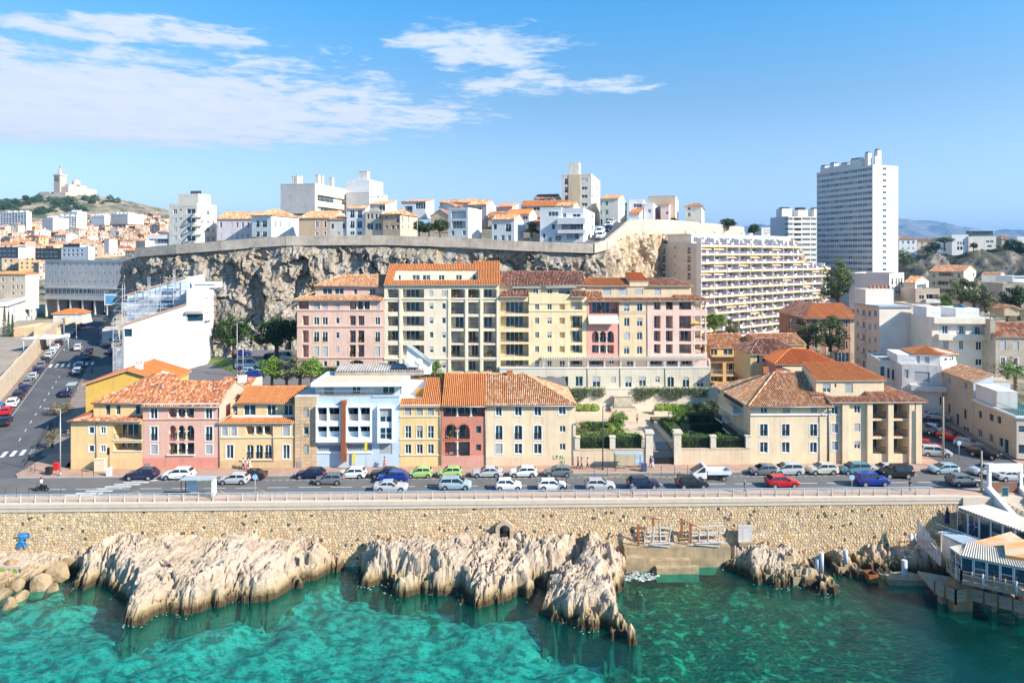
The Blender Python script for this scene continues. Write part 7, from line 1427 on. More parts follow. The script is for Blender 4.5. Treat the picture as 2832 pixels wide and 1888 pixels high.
# the weed bed lies east of the rocky spur and in a few patches on the sand
wx=t_.ramp(t_.math('ADD',sx_.outputs[0],t_.math('MULTIPLY',t_.math('SUBTRACT',n2,.5),45.)),7.,13.);patch=t_.ramp(n2,.62,.67)
wd=t_.math('MAXIMUM',t_.math('MULTIPLY',wx,.93),t_.math('MULTIPLY',patch,.85));c_=t_.mix(wd,sand,weed)
sh=t_.ramp(t_.math('ADD',sx_.outputs[2],t_.math('MULTIPLY',t_.math('SUBTRACT',n3,.5),1.6)),-9.3,-8.7);c_=t_.mix(t_.math('MULTIPLY',sh,.85),c_,(.13,.085,.04))
c_=t_.mix(t_.math('MULTIPLY',t_.ramp(sx_.outputs[0],30,47),.94),c_,(.012,.016,.02))  # bed darkened eastward: shade under the restaurant painted into its colour
p_=t_.n('ShaderNodeBsdfDiffuse',{'Color':c_});t_.l(p_.outputs[0],t_.n('ShaderNodeOutputMaterial').inputs[0])
RKM=rock_mat('shore_rock',(.54,.43,.33),(.22,.155,.105),(.48,.36,.25),stretch=(1,.6,1),wet=WZ)
def pdist(X,Y,poly):
 dmin=np.full(X.shape,1e9);ins=np.zeros(X.shape,bool)
 for(ax,ay),(bx_,by)in zip(poly,poly[1:]+poly[:1]):
  ex,ey=bx_-ax,by-ay;tt=np.clip(((X-ax)*ex+(Y-ay)*ey)/(ex*ex+ey*ey),0,1);dmin=np.minimum(dmin,np.hypot(X-ax-tt*ex,Y-ay-tt*ey))
  ins^=((ay>Y)!=(by>Y))&(X<(bx_-ax)*(Y-ay)/(by-ay+1e-12)+ax)
 return np.where(ins,dmin,-dmin)
def gp(t,x,y):p=grd(t,x,y,WZ);return(p.x,p.y)
OUT=[]
def outcrop(label,poly,zb,zf,seed,ridge=None,rib=1.,res=.14,cliff=1.9,crack=0.):
 xs=np.arange(min(p[0]for p in poly)-4.5,max(p[0]for p in poly)+4.5,res);ys=np.arange(min(p[1]for p in poly)-4.5,min(91,max(p[1]for p in poly)+1.),res)
 X,Y=np.meshgrid(xs,ys);wx_=fbm(X/2.6,Y/2.6,0*X,4,.55,seed);wy_=fbm(X/2.6,Y/2.6,0*X+9,4,.55,seed+3)
 dd=pdist(X+wx_*1.1,Y+wy_*1.1,poly);y0,y1=min(p[1]for p in poly),max(p[1]for p in poly)
 top=zf+(zb-zf)*np.clip((Y-y0)/(y1-y0),0,1)**.8
 if ridge is not None:rx=np.interp(Y,*ridge[:2]);top=top-(np.abs(X-rx)/ridge[2])**1.5*1.5
 ac=X*.88-Y*.47;al_=X*.47+Y*.88
 # broad tilted strata: flat backs parted by narrow grooves that run down to the water
 big_=fbm(X/5,Y/5,0*X,3,.5,seed+40);pit=fbm(X/.45,Y/.45,0*X,3,.6,seed+50);fc=facet(ac/1.6+wx_*.35,al_/3.4+wy_*.4,seed+70,1.2);fc2=facet(ac/.55+wx_*.5,al_/1.1+wy_*.5,seed+75,1.2)
 G=lambda sx,sy,w_,k:np.clip(w_-np.abs(fbm(ac/sx+wx_*.35,al_/sy+wy_*.2,0*X,3,.5,seed+k)),0,w_)/w_
 g1,g2,g3=G(2.6,15,.13,20),G(1.0,6,.17,30),G(3.6,20,.045,60)
 top=top+big_*.5+fc*.27*rib+fc2*.15*rib+pit*.06-(g1*.5+g2*.22)*rib
 dq=dd-g1*.6+fc*.4;base=WZ+np.where(dq>0,np.abs(dq)**.74*cliff*.95+.12,dq*2.6)+pit*.09-g2*.2+fc2*.2+fc*.2
 z=np.minimum(top,base);z=np.where(z>WZ+.2,np.maximum(z-g3*(1.2+crack),WZ+.1),z);z=np.maximum(z,WZ-4)
 P=np.stack([X+wx_*0,Y,z],-1);me=grid_mesh('rock_outcrop',P,RKM,smooth=False)
 bm_=__import__('bmesh').new();bm_.from_mesh(me);kill=[f for f in bm_.faces if all(v.co.z<WZ-3.6 for v in f.verts)];__import__('bmesh').ops.delete(bm_,geom=kill,context='FACES');bm_.to_mesh(me);bm_.free()
 o=ob('rock_outcrop',me);tag(o,label,'rock','limestone outcrops under the sea wall');OUT.append((X,Y,z));return o
outcrop('largest pale limestone outcrop with a sunbather, under the wall\'s west half',[gp('C1',560,880),(-49.5,91),(-24.2,91),gp('C2',690,915),gp('C2',330,1110),gp('C2',20,1195),gp('C1',2110,1190),gp('C1',1850,1260),gp('C1',1500,1300),gp('C1',1130,1405),gp('C1',1080,1250),gp('C1',960,1130),gp('C1',880,1030),gp('C1',690,1090)],-3.3,-6.0,5,cliff=1.75)
outcrop('ribbed limestone outcrop below the arched doorway of the sea wall',[gp('C2',885,960),(-19.5,91),(11.0,91),(9.5,86),gp('C3',400,1000),gp('C3',160,1110),gp('C3',0,1175),gp('C2',2200,1195),gp('C2',1900,1205),gp('C2',1780,1120),gp('C2',1550,1125),gp('C2',1250,1070),gp('C2',940,1030)],-3.6,-5.6,41,cliff=2.1,rib=1.25)
outcrop('long limestone spur reaching furthest into the green water',[gp('C3',500,950),(8.6,91),(14.6,91),gp('C3',1050,870),gp('C3',1075,1100),gp('C3',1030,1230),gp('C3',1085,1520),gp('C3',920,1550),gp('C3',800,1440),gp('C3',560,1400),gp('C3',300,1300),gp('C3',380,1150)],-2.6,-6.6,77,ridge=([70,76,82,90],[11.2,9.8,11.2,12.2],5.5),rib=.8,cliff=1.9,crack=.5)
outcrop('low rounded rock between the two big outcrops',[gp('C2',600,850),(-23.,90.5),(-20.2,90.5),gp('C2',860,880),gp('C2',740,915)],-5.4,-6.4,12,cliff=1.8)
outcrop('brown limestone rock with broken concrete boxes near the restaurant',[gp('C3',2020,930),(26.5,91),(39.0,91),gp('C4',480,950),gp('C4',575,1085),gp('C4',280,1085),gp('C4',60,1010),gp('C3',2280,1010)],-4.6,-7.3,93,rib=.7,cliff=1.3)
outcrop('small brown rock with a grey tube beside the restaurant',[gp('C4',590,900),(39.6,91),(45.5,91),gp('C4',880,930),gp('C4',830,985),gp('C4',700,960)],-4.9,-7.2,17,rib=.6,cliff=1.3)
outcrop('low rock shelf shaded by the restaurant',[gp('C4',880,900),(45.5,91.2),(62.,91.2),gp('C4',1800,960),gp('C4',1300,930)],-4.4,-7.2,19,rib=.6,cliff=1.2)
outcrop('ledge of rock under the wall at the west edge',[gp('C1',-200,1160),(-68,91),(-48.5,91),gp('C1',560,950),gp('C1',330,1020),gp('C1',100,1100)],-4.9,-7.4,55,cliff=1.3,rib=.7)
OUT_B=[]
bxs=np.arange(-100,100,.8);bys=np.concatenate([np.arange(20,60,2.),np.arange(60,92.2,.45)]);BX,BY=np.meshgrid(bxs,bys)
BZ=np.interp(BY,[20,60,74,82,90],[-17,-12.8,-10.9,-9.9,-9.3])+fbm(BX/4,BY/4,0*BX,5,.55,2)*.7
for X,Y,z in OUT:
 cx_,cy_=X[z>WZ-.2].mean(),Y[z>WZ-.2].min();wd_=X[z>WZ-.2].ptp()/2 if hasattr(X,'ptp')else np.ptp(X[z>WZ-.2])/2
 BZ=BZ+.6*np.exp(-((BX-cx_)/(wd_+1.5))**4-((BY-cy_)/2.6)**2)
BZ=np.minimum(BZ,-8.75)
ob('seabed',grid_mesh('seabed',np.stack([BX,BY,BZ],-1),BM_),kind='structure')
sheet('deep_seabed',[Vector((-16000,-16000,-24)),Vector((16000,-16000,-24)),Vector((16000,30,-24)),Vector((-16000,30,-24))],mat('deep_bed',(.02,.10,.13),.9,.2,.02))
# foam along the water line
b=MB();r=random.Random(4)
for X,Y,z in OUT:
 m_=np.argwhere((z>WZ-.42)&(z<WZ-.1));
 for i in r.sample(range(len(m_)),min(len(m_),int(len(m_)*.7))):
  a,c=m_[i];x,y=X[a,c]+r.gauss(0,.12),Y[a,c]-abs(r.gauss(0,.4))
  if vnoise(np.array([x/2.]),np.array([y/2.]),np.array([0.]),3)[0]<-.02:continue
  s_=r.uniform(.02,.075);a0=r.uniform(0,6);b.face([(x+s_*r.uniform(.5,1.3)*math.cos(a0+k*1.05)*1.5,y+s_*r.uniform(.5,1.2)*math.sin(a0+k*1.05),WZ+.012)for k in range(6)])
p=grd('C3',1130,930,WZ)
for k in range(420):a0=r.uniform(0,6.3);q=r.random()**.7*2.2;x,y=p.x+q*1.6*math.cos(a0),p.y+q*math.sin(a0);s_=r.uniform(.04,.2);b.face([(x+s_*r.uniform(.5,1.3)*math.cos(k+j*1.05)*1.4,y+s_*r.uniform(.5,1.)*math.sin(k+j*1.05),WZ+.014)for j in range(6)])
b.build('sea_foam',mat('foam',(.75,.78,.76),.8,.1),kind='stuff')
# loose boulders at the west end
import bmesh
def boulder(seed,r0):
 bm_=bmesh.new();bmesh.ops.create_icosphere(bm_,subdivisions=2,radius=1);rr=random.Random(seed);cuts=[(Vector((rr.gauss(0,1),rr.gauss(0,1),rr.gauss(0,.8))).normalized(),rr.uniform(.5,.8))for _ in range(13)]
 for v in bm_.verts:
  p=v.co.copy()
  for n_,d_ in cuts:
   e=p.dot(n_)-d_
   if e>0:p-=n_*e*.92
  v.co=p*r0
 me=bpy.data.meshes.new('boulder');bm_.to_mesh(me);bm_.free();me.materials.append(RKM2);me.polygons.foreach_set('use_smooth',[False]*len(me.polygons));return me
RKM2=rock_mat('boulder_rock',(.42,.31,.20),(.15,.10,.06),(.40,.27,.12))
bms=[boulder(k,1)for k in range(5)]
for i,(x,y,s_,lab)in enumerate(((480,960,1.35,'large ochre boulder tucked against the biggest outcrop'),(310,1030,1.4,'big square ochre boulder at the water\'s edge'),(110,1030,1.1,'brown boulder west of the square ochre one'),(60,930,1.2,'pale boulder below the concrete platform'),(570,890,1.1,'tilted boulder wedged by the dark cave'),(20,1040,.8,'boulder at the picture edge below the platform'),(150,1120,.9,'wet boulder at the water line'),(30,1200,.9,'wet yellow boulder lowest at the picture edge'),(440,1040,.7,'small mossy boulder beside the square ochre one'),(200,950,.9,'boulder behind the square ochre one'),(690,820,1.2,'angular boulder above the dark cave'),(-40,1100,1.1,'boulder half outside the picture edge'))):
 p=at('C1',x,y+40,1);z_=WZ+(.5 if y>1000 else 1.3);p=grd('C1',x,y+60,WZ+.1);o=ob('boulder',bms[i%5]);o.location=(p.x,p.y+.8,z_-(.4 if y>1000 else.2));o.scale=(s_*1.25,s_,s_*1.05);o.rotation_euler=(i,i*2.,i*1.3);tag(o,lab,'boulder','boulders at the west end of the rocks')
t=thing('concrete_platform','low concrete landing platform with green graffiti at the west edge','platform',uv(u_of('C1',100,87),87,-6.2),AF);b=MB();b.box(-9,2.2,-1.5,2.5,-1.9,0);b.build('slab',mat('platform_concrete',(.56,.44,.35),.9,.15,.6,grime=.3),t)
def letters(par,mat_,x0,z0,h,segs,y=-.02,wd=.12):
 b=MB()
 for(xa,za,xb,zb_)in segs:
  P0,P1=Vector((x0+xa*h,y,z0+za*h)),Vector((x0+xb*h,y,z0+zb_*h));d_=(P1-P0).normalized()*wd*h;n_=Vector((-d_.z,0,d_.x));b.face([P0-n_-d_*.5,P1-n_+d_*.5,P1+n_+d_*.5,P0+n_-d_*.5])
 return b.build('lettering',mat_,par)
LT={'T':((0,1,.7,1),(.35,0,.35,1)),'E':((0,0,0,1),(0,1,.6,1),(0,.5,.5,.5),(0,0,.6,0)),'A':((0,0,.3,1),(.3,1,.6,0),(.15,.4,.45,.4)),'M':((0,0,0,1),(0,1,.35,.4),(.35,.4,.7,1),(.7,1,.7,0)),'B':((0,0,0,1),(0,1,.5,.8),(.5,.8,0,.5),(0,.5,.55,.25),(.55,.25,0,0)),'U':((0,1,0,0),(0,0,.55,0),(.55,0,.55,1)),'S':((.6,1,0,1),(0,1,0,.5),(0,.5,.6,.5),(.6,.5,.6,0),(.6,0,0,0))}
def word(par,m,x,z,h,s,**k):
 for ch in s:letters(par,m,x,z,h,LT[ch],**k);x+=h*.95
word(t,mat('lime_spray',(.22,.42,.04),.6),-1.4,-1.35,1.0,'TEAM',y=-1.53,wd=.16)
bt=mat('blue_spray',(.02,.26,.62),.6);letters(swl,bt,wu('C1',180)+90-90,-4.9,1.5,((0,.9,.9,1),(.9,1,.9,.7),(.2,.7,.9,.7),(.5,.6,.1,.2),(.1,.2,.7,.2),(.0,-.1,.3,.2),(.6,.2,.75,-.15),(.05,-.15,.35,-.1)),y=-1.42,wd=.1)
# ---- concrete ledges and broken wooden racks beside the spur
LEDG=mat('ledge_concrete',(.42,.31,.18),.9,.25,.6,streak=.6,grime=.5,bump=.15)
def G2(t,x,y,z):p=grd(t,x,y,z);return p
t=thing('concrete_ledge','stained concrete landing ledge between the spur and the brown rock','ledge',uv(u_of('C3',1060,88),87.2,WZ),AF);L_=u_of('C3',2010,88)-u_of('C3',1060,88)
b=MB();b.box(0,L_,0,2.5,-1,2.6);b.build('upper_ledge',LEDG,t);b=MB();b.box(0,L_*.22,-1.1,-.003,-1,1.75);b.box(L_*.22+.003,L_*.6,-.9,-.003,-1,1.3);b.box(L_*.27,L_*.66,-1.8,-.903,-1,.75);b.build('lower_ledge',LEDG,t)
PLK=mat('bleached_plank',(.60,.54,.50),.85,.2,1.5);RUST=mat('rusted_iron',(.30,.10,.035),.85,.35,3.)
for x0,x1,lab,k in((1240,1540,'broken white wooden rack leaning on the sea wall beside the spur',0),(1640,2000,'collapsed white wooden rack leaning on the sea wall beside the white panel',1)):
 ur_=u_of('C3',x0,88.6);t=thing('wooden_rack',lab,'rack',uv(ur_,88.3,WZ+2.6),AF,'broken racks on the ledge');L_=u_of('C3',x1,88.6)-ur_
 for j in range(4):b=MB();b.box(0,L_*(.75 if k==0 else.9),-.05,.05,.35+j*.55,.52+j*.55);b.build('plank',PLK,t,Matrix.Rotation(R_((2,-1,1.5,0)[j]-k*3*(j%2)),4,'Y'))
 for j in range(4):b=MB();b.box(-.06,.06,-.12,-.05,0,2.5-.5*k);b.build('post',PLK,t,Matrix.Translation((L_*(.02+.24*j),0,0))@Matrix.Rotation(R_((0,4,-3,8)[j]),4,'Y'))
 for j in range(5):b=MB();b.box(0,L_*.7,-.9-j*.12,-.8-j*.12,.05,.16);b.build('plank',PLK,t,Matrix.Translation((L_*.1*(j%3),0,.12*j))@Matrix.Rotation(R_(8*(j%2)-2),4,'Y'))
for x,y0,y1,lab in((1190,495,745,'tall rusty iron post beside the rock spur'),(1320,430,510,'short rusty iron bar fixed high on the sea wall'),(1580,440,620,'rusty iron bar fixed to the wall between the racks'),(1660,485,670,'rusty iron post with an angled bracket by the second rack')):
 z0,z1=CAMH-(S('C3',x,y1)[1]-HZ)/F*88.,CAMH-(S('C3',x,y0)[1]-HZ)/F*88.;tt_=thing('iron_post',lab,'post',uv(u_of('C3',x,88),87.75,z0),AF,'rusty ironwork on the sea wall');b=MB();b.box(-.13,.13,-.1,.1,0,z1-z0);b.build('post',RUST,tt_);b=MB();b.tube((0,0,(z1-z0)*.95),(1.5,.25,(z1-z0)*.7 if x>1600 else(z1-z0)*.6),.07);b.build('bracket',RUST,tt_)
t=thing('leaning_slab','tall peeling white concrete panel standing against the sea wall','panel',uv(u_of('C3',2090,88.4),88.2,-5.4),AF);b=MB();b.box(0,1.85,-.1,.1,0,2.35);b.build('panel',plaster('peeling',(.62,.58,.54),grime=.5),t);b=MB();b.box(0,2.2,-.5,-.1,-.3,.25);b.build('foot',LEDG,t)
GTU=mat('grey_tube',(.50,.52,.56),.6,.1)
for x,y0,y1,z_,r_,lab in((485,800,885,-6.3,.24,'shorter grey tube post on the brown rock'),(522,742,875,-6.1,.26,'taller grey tube post on the brown rock'),(740,718,800,-5.4,.26,'grey tube post on the small rock'),(1272,810,962,-7.4,.32,'thick grey tube post on a concrete footing')):
 p=grd('C4',x,y1,z_);z1=CAMH-(S('C4',x,y0)[1]-HZ)/F*p.y;t=thing('tube_post',lab,'post',p,0,'grey tube posts on the rocks');b=MB();b.tube((0,0,-.6),(0,0,z1-p.z),r_,n=10);b.build('tube',GTU,t)
 if x>1000:b=MB();b.prism([(-2.3,-.9),(2.,-1.1),(2.3,.3),(1.,1.3),(-2.,.9)],-1.6,.1);b.build('footing',LEDG,t)
for x,y,lab in((965,960,'rusty slatted box standing in the shallow water'),(40,960,'dark hollow box set in the brown rock'),(285,980,'second hollow box set in the brown rock'),(205,790,'wooden crate on the brown rock'),(690,890,'black hollow box at the foot of the small rock')):
 p=grd('C4',x,y,WZ+.4 if y>850 else-6.);t=thing('open_box',lab,'box',p,R_(6),'hollow boxes on the rocks');b=MB();s_=.62
 b.box(-s_,s_,-.7,-.6,-.6,.55);b.box(-s_,s_,.6,.7,-.6,.55);b.box(-s_,-s_+.1,-.6,.6,-.6,.55);b.box(s_-.1,s_,-.6,.6,-.6,.55);b.build('box',RUST if x>900 else LEDG,t);b=MB();b.face([(-s_,-.6,.1),(s_,-.6,.1),(s_,.6,.1),(-s_,.6,.1)]);b.build('hollow',DARK,t)
 # ================================================================ restaurant on stilts, stairs
CORR=mat('corrugated_white',(.54,.48,.40),.7,.12,.5,grime=.2,streak=0);WOODR=mat('weathered_wood',(.44,.31,.21),.85,.25,1.5);PRW=mat('peeled_white',(.66,.66,.66),.8,.15,grime=.25)
def corr(name,par,A,B_,C,D,m,n,h=.09,th=.1):
 """ribbed sheet: ribs run from edge AB to edge DC"""
 b=MB();up=Vector((0,0,h))
 for i in range(n):
  f0,f1,f2=i/n,(i+.5)/n,(i+1)/n;q=lambda f,P,Q,z:P.lerp(Q,f)+(up if z else Vector())
  b.face([q(f0,A,B_,0),q(f1,A,B_,1),q(f1,D,C,1),q(f0,D,C,0)]);b.face([q(f1,A,B_,1),q(f2,A,B_,0),q(f2,D,C,0),q(f1,D,C,1)])
 z=Vector((0,0,-th));b.face([A+z,D+z,C+z,B_+z]);b.face([A+z,B_+z,B_,A]);b.face([D,C,C+z,D+z]);b.face([A,D,D+z,A+z]);b.face([B_+z,C+z,C,B_]);return b.build(name,m,par)
def bar(b,p,q,r):b.tube(p,q,r,n=4)
def lean(P,Q,z0,z1,f0=0.,f1=1.):a,c=P.lerp(Q,f0),P.lerp(Q,f1);return[Vector((a.x,a.y,z0)),Vector((c.x,c.y,z0)),Vector((c.x,c.y,z1)),Vector((a.x,a.y,z1))]
def glazed(par,P,Q,z0,z1,n,rails=True):
 u_=(Q-P);u_.z=0;L_=u_.length;an=math.atan2(u_.y,u_.x);M0=Matrix.Translation(Vector((P.x,P.y,z0)))@Matrix.Rotation(an,4,'Z');w_=L_/n
 for k in range(n):M=M0@Matrix.Translation((k*w_,0,0));o=ob('window',frame_me(w_-.04,z1-z0,1,.09,k%2),par,M);ob('pane',quad_me('pane',w_-.04,z1-z0,.15,GLASS),o)
t=thing('terrace_pavilion','glazed terrace pavilion with a ribbed white roof beside the stairs','pavilion')
A,F_,G_,B_=at('C4',1740,330,89.4),at('C4',2352,560,82.2),at('C4',2352,430,86.1),at('C4',2000,312,90.6);F_=A+(F_-A)*1.7;G_=B_+(G_-B_)*2.2
corr('roof',t,A,F_,G_,B_,CORR,40,.15);A2,F2=A+Vector((.25,.35,0)),F_+Vector((.25,.35,0));glazed(t,A2,A2.lerp(F2,.72),-4.1,-1.35,7)
DK=mat('deck_concrete',(.55,.47,.38),.9,.15,.5,grime=.3);b=MB();n_=Vector((-2.0,-.9,0));b.prism([tuple((A+n_+Vector((-.6,1.2,0))).xy),tuple((F_+n_).xy),tuple(G_.xy),tuple((B_+Vector((-1.5,0,0))).xy)],-4.45,-4.12);b.build('deck',DK,t);b=MB();b.face(lean(A+n_,F_+n_,-6.5,-4.45));b.build('deck_wall',PRW,t)
P0,P1=A+n_+Vector((-.5,1.1,0)),A.lerp(F_,.45)+n_;an=math.atan2(P1.y-P0.y,P1.x-P0.x);ob('railing',rail_me((P1-P0).xy.length,1.05,GREYR,.2),t,Matrix.Translation((P0.x,P0.y,-4.1))@Matrix.Rotation(an,4,'Z'))
NAVY=mat('navy_cloth',(.012,.018,.075),.8,.1)
for x,y,d,lab in((1660,440,90.2,'closed navy parasol at the wall end of the terrace'),(1888,515,86.2,'closed navy parasol in front of the glazed pavilion')):
 p=at('C4',x,y,d);u_=thing('closed_parasol',lab,'parasol',(p.x,p.y,-4.1),0,'closed parasols on the terrace');b=MB();b.tube((0,0,0),(0,0,2.9),.04);b.build('pole',GREYR,u_);b=MB();b.lathe((0,0,.8),[(.16,0),(.3,.15),(.22,.9),(.27,1.5),(.12,1.75),(.2,1.85),(.03,2.3)],8);b.build('canopy',NAVY,u_)
t=thing('lean_to','blue-grey ribbed lean-to roof over a white kitchen wall below the terrace','shed');a,c,d_,e=at('C4',1567,558,88.2),at('C4',1800,665,83.5),at('C4',1965,640,83.5),at('C4',1690,535,89)
corr('roof',t,a,c,d_,e,mat('corrugated_blue',(.30,.37,.43),.6,.12),16);b=MB();b.face(lean(a+Vector((.4,0,0)),c+Vector((.3,0,0)),-8,a.z-.1));b.build('wall',PRW,t)
t=thing('restaurant','long glazed restaurant with a rusty ribbed roof standing on stilts over the water','restaurant')
a,c,d_,e,f_=at('C4',1672,690,79.5),at('C4',1782,772,77.1),at('C4',2352,888,73.9),at('C4',2352,582,81.5),at('C4',2300,592,81.4);d2=c+(d_-c)*1.7;e2=Vector((d2.x+1.5,e.y+1,e.z));mid=Vector((c.x+2.2,c.y+2.4,c.z+.5));mid2=Vector((d2.x+.6,d2.y+3.4,c.z+.6))
corr('roof',t,c,d2,mid2,mid,CORR,40,.11);corr('roof',t,a,c,mid,a.lerp(e,.3)+Vector((0,0,.02)),CORR,8,.07);corr('roof',t,a.lerp(e,.3)+Vector((0,0,.02)),mid,mid2,e2,mat('corrugated_rust',(.62,.50,.38),.8,.2,.5,col2=(.52,.26,.10)),22,.07)
q0=[at('C4',2168,680,78.),at('C4',2185,800,75.8),at('C4',2480,850,74.5),at('C4',2480,640,78.5)];b=MB();b.face([q+Vector((0,0,.45))for q in q0]);[b.face([q0[i]+Vector((0,0,.45)),q0[i],q0[(i+1)%4],q0[(i+1)%4]+Vector((0,0,.45))])for i in range(4)];b.build('rusty_panel',mat('rust_orange',(.66,.52,.36),.8,.2,.5,col2=(.60,.27,.08),stretch=(.4,2,1)),t)
zf=-4.25;glazed(t,a,c,zf+.3,c.z-.12,2);glazed(t,c,d2,zf+.3,c.z-.12,8);b=MB();b.prism([(a.x-.3,a.y-.2),(c.x-.4,c.y-.7),(d2.x,d2.y-.7),(e2.x,e2.y),(a.x+2,a.y+2.5)],zf-.35,zf);b.build('floor_slab',WOODR,t)
for P,Q,n in((a+Vector((-.25,-.2,0)),c+Vector((-.35,-.6,0)),3),(c+Vector((-.35,-.6,0)),d2+Vector((0,-.6,0)),10)):
 for h in(.25,.5,.75,1.):b=MB();r0,r1=Vector((P.x,P.y,zf+h)),Vector((Q.x,Q.y,zf+h));bar(b,r0,r1,.055);b.build('rail',WOODR,t)
 for k in range(n+1):p=P.lerp(Q,k/n);b=MB();b.box(p.x-.09,p.x+.09,p.y-.09,p.y+.09,zf-.4,zf+1.1);b.build('post',PRW if k%3==2 else WOODR,t)
b=MB();b.box(c.x-.9,c.x+1.2,c.y-.2,c.y+.9,WZ-1,zf-.35);b.build('pillar',mat('ochre_pier',(.36,.20,.09),.9,.2,grime=.4),t)
for k in range(4):p=c.lerp(d2,.2+.25*k)+Vector((0,2.5,0));b=MB();b.box(p.x-.3,p.x+.3,p.y-.3,p.y+.3,WZ-2,zf-.35);b.build('pillar',LEDG,t)
t=thing('lower_deck','weathered wooden deck with slatted railings below the restaurant windows','deck');zl=-6.5;g,h_,i_=grd('C4',1545,1088,zl),grd('C4',1735,1170,zl),grd('C4',1862,1148,zl);k_=grd('C4',2352,1272,zl);k_=i_+(k_-i_)*1.6
b=MB();b.prism([tuple(g.xy),tuple(h_.xy),tuple(i_.xy),tuple(k_.xy),(k_.x,k_.y+7),(g.x+1,g.y+5)],zl-.3,zl);b.build('deck',WOODR,t)
for P,Q,n in((g,h_,2),(h_,i_,1),(i_,k_,6)):
 for h in(.12,.4,.68,.95):b=MB();an=math.atan2(Q.y-P.y,Q.x-P.x);L_=(Q-P).xy.length;b.box(0,L_,-.03,.03,h-.11,h+.12);b.build('plank',WOODR,t,Matrix.Translation((P.x,P.y,zl))@Matrix.Rotation(an,4,'Z'))
 for k in range(n+1):p=P.lerp(Q,k/n);b=MB();b.box(p.x-.08,p.x+.08,p.y-.08,p.y+.08,zl-.5,zl+1.15);b.build('post',RUST,t)
for x,y in((1630,1200),(1785,1255)):p=grd('C4',x,y,WZ);b=MB();b.box(p.x-.4,p.x+.4,p.y-.2,p.y+.6,WZ-1.5,zl-.3);b.build('pillar',LEDG,t)
for x,y,lab in((2018,1092,'blue plastic tub on the lower deck nearer the corner'),(2172,1136,'blue plastic tub beside the white pipe')):p=grd('C4',x,y,zl);u_=thing('plastic_tub',lab,'tub',p,0,'blue tubs on the deck');b=MB();b.lathe((0,.5,0),[(.3,0),(.42,.75),(.48,.75),(.48,.85),(.36,.82),(.3,.6),(0,.6)],12);b.build('tub',mat('blue_plastic',(.04,.22,.55),.5,.05),u_)
t=thing('broken_platform','broken white boarded landing stage with loose beams at the foot of the sea wall','platform');P,Q=at('C4',1385,640,88.6),at('C4',1605,740,84.5)
for k in range(9):b=MB();u_,v_=P.lerp(Q,k/9),P.lerp(Q,(k+.9)/9);b.face([Vector((u_.x,u_.y,P.z-.2-.15*k)),Vector((v_.x,v_.y,P.z-.2-.15*k)),Vector((v_.x,v_.y,P.z+2.9-.25*k-.3*(k%2))),Vector((u_.x,u_.y,P.z+2.9-.25*k))]);b.build('board',PRW,t)
b=MB();[bar(b,at('C4',x0,y0,d0),at('C4',x1,y1,d1),.09)for x0,y0,d0,x1,y1,d1 in((1220,645,88.5,1500,640,86),(1300,690,87,1560,712,84.5),(1220,650,88.5,1260,770,88),(1480,640,86,1370,680,86.5),(1610,580,86,1605,740,84),(1560,712,84.5,1500,640,86))];b.build('beam',WOODR,t)
for x,lab in((1335,'white rubbish bag on the landing stage'),(1375,'second white rubbish bag leaning by the boards')):p=at('C4',x,640,87.6);u_=ob('rubbish_bag',bms[x%5]);u_.data=u_.data.copy();u_.data.materials[0]=PRW;u_.location=p+Vector((0,0,.4));u_.scale=(.4,.35,.65);tag(u_,lab,'bag','bags on the landing stage')
# the white stairs down from the quay; the bank behind the restaurant
t=thing('staircase','white parapet staircase leading down from the quay to the restaurant','staircase',uv(u_of('C4',2030,90),90,0),AF);nst=12
for k in range(nst):b=MB();b.box(.9+k*.32,4.4+k*.0,-.4-k*.36,-.4-k*.36+.36,-4.2,-.16-k*.19);b.build('step',DK,t)
for x0,m_ in((0,0),(4.4,0)):b=MB();b.prism([(x0,-5.5),(x0+.7,-5.5),(x0+.7,.8),(x0,.8)],-4.3,[-1.7,-1.7,1.2,1.2]);b.build('parapet',WHITEP,t)
for x in(.2,4.5):b=MB();b.box(x,x+.4,.2,.6,0,3.0);b.build('gate_post',WHITEP,t)
b=MB();b.box(.2,4.9,.15,.65,3.0,4.0);b.build('sign_board',WHITEP,t);b=MB();b.box(.6,4.5,.35,.45,0.1,1.5);b.build('brown_gate',mat('brown_wood',(.22,.10,.06),.7,.2),t)
u_=thing('menu_board','small turquoise framed menu board by the restaurant stairs','board',uv(u_of('C4',2175,89.5),89.4,-.1),AF);b=MB();b.box(-.45,.45,-.05,0,.1,1.35);b.build('frame',mat('turquoise',(.03,.36,.42),.6),u_);b=MB();b.box(-.36,.36,-.07,-.052,.2,1.25);b.build('panel',mat('slate',(.02,.06,.09),.6),u_)
b=MB();b.box(L1+.0,L1+60,-1.,8,-12,-.02);b.build('quay_bank',CAPM,M=Matrix.Translation(uv(0,VW))@Matrix.Rotation(AF,4,'Z'),kind='structure')
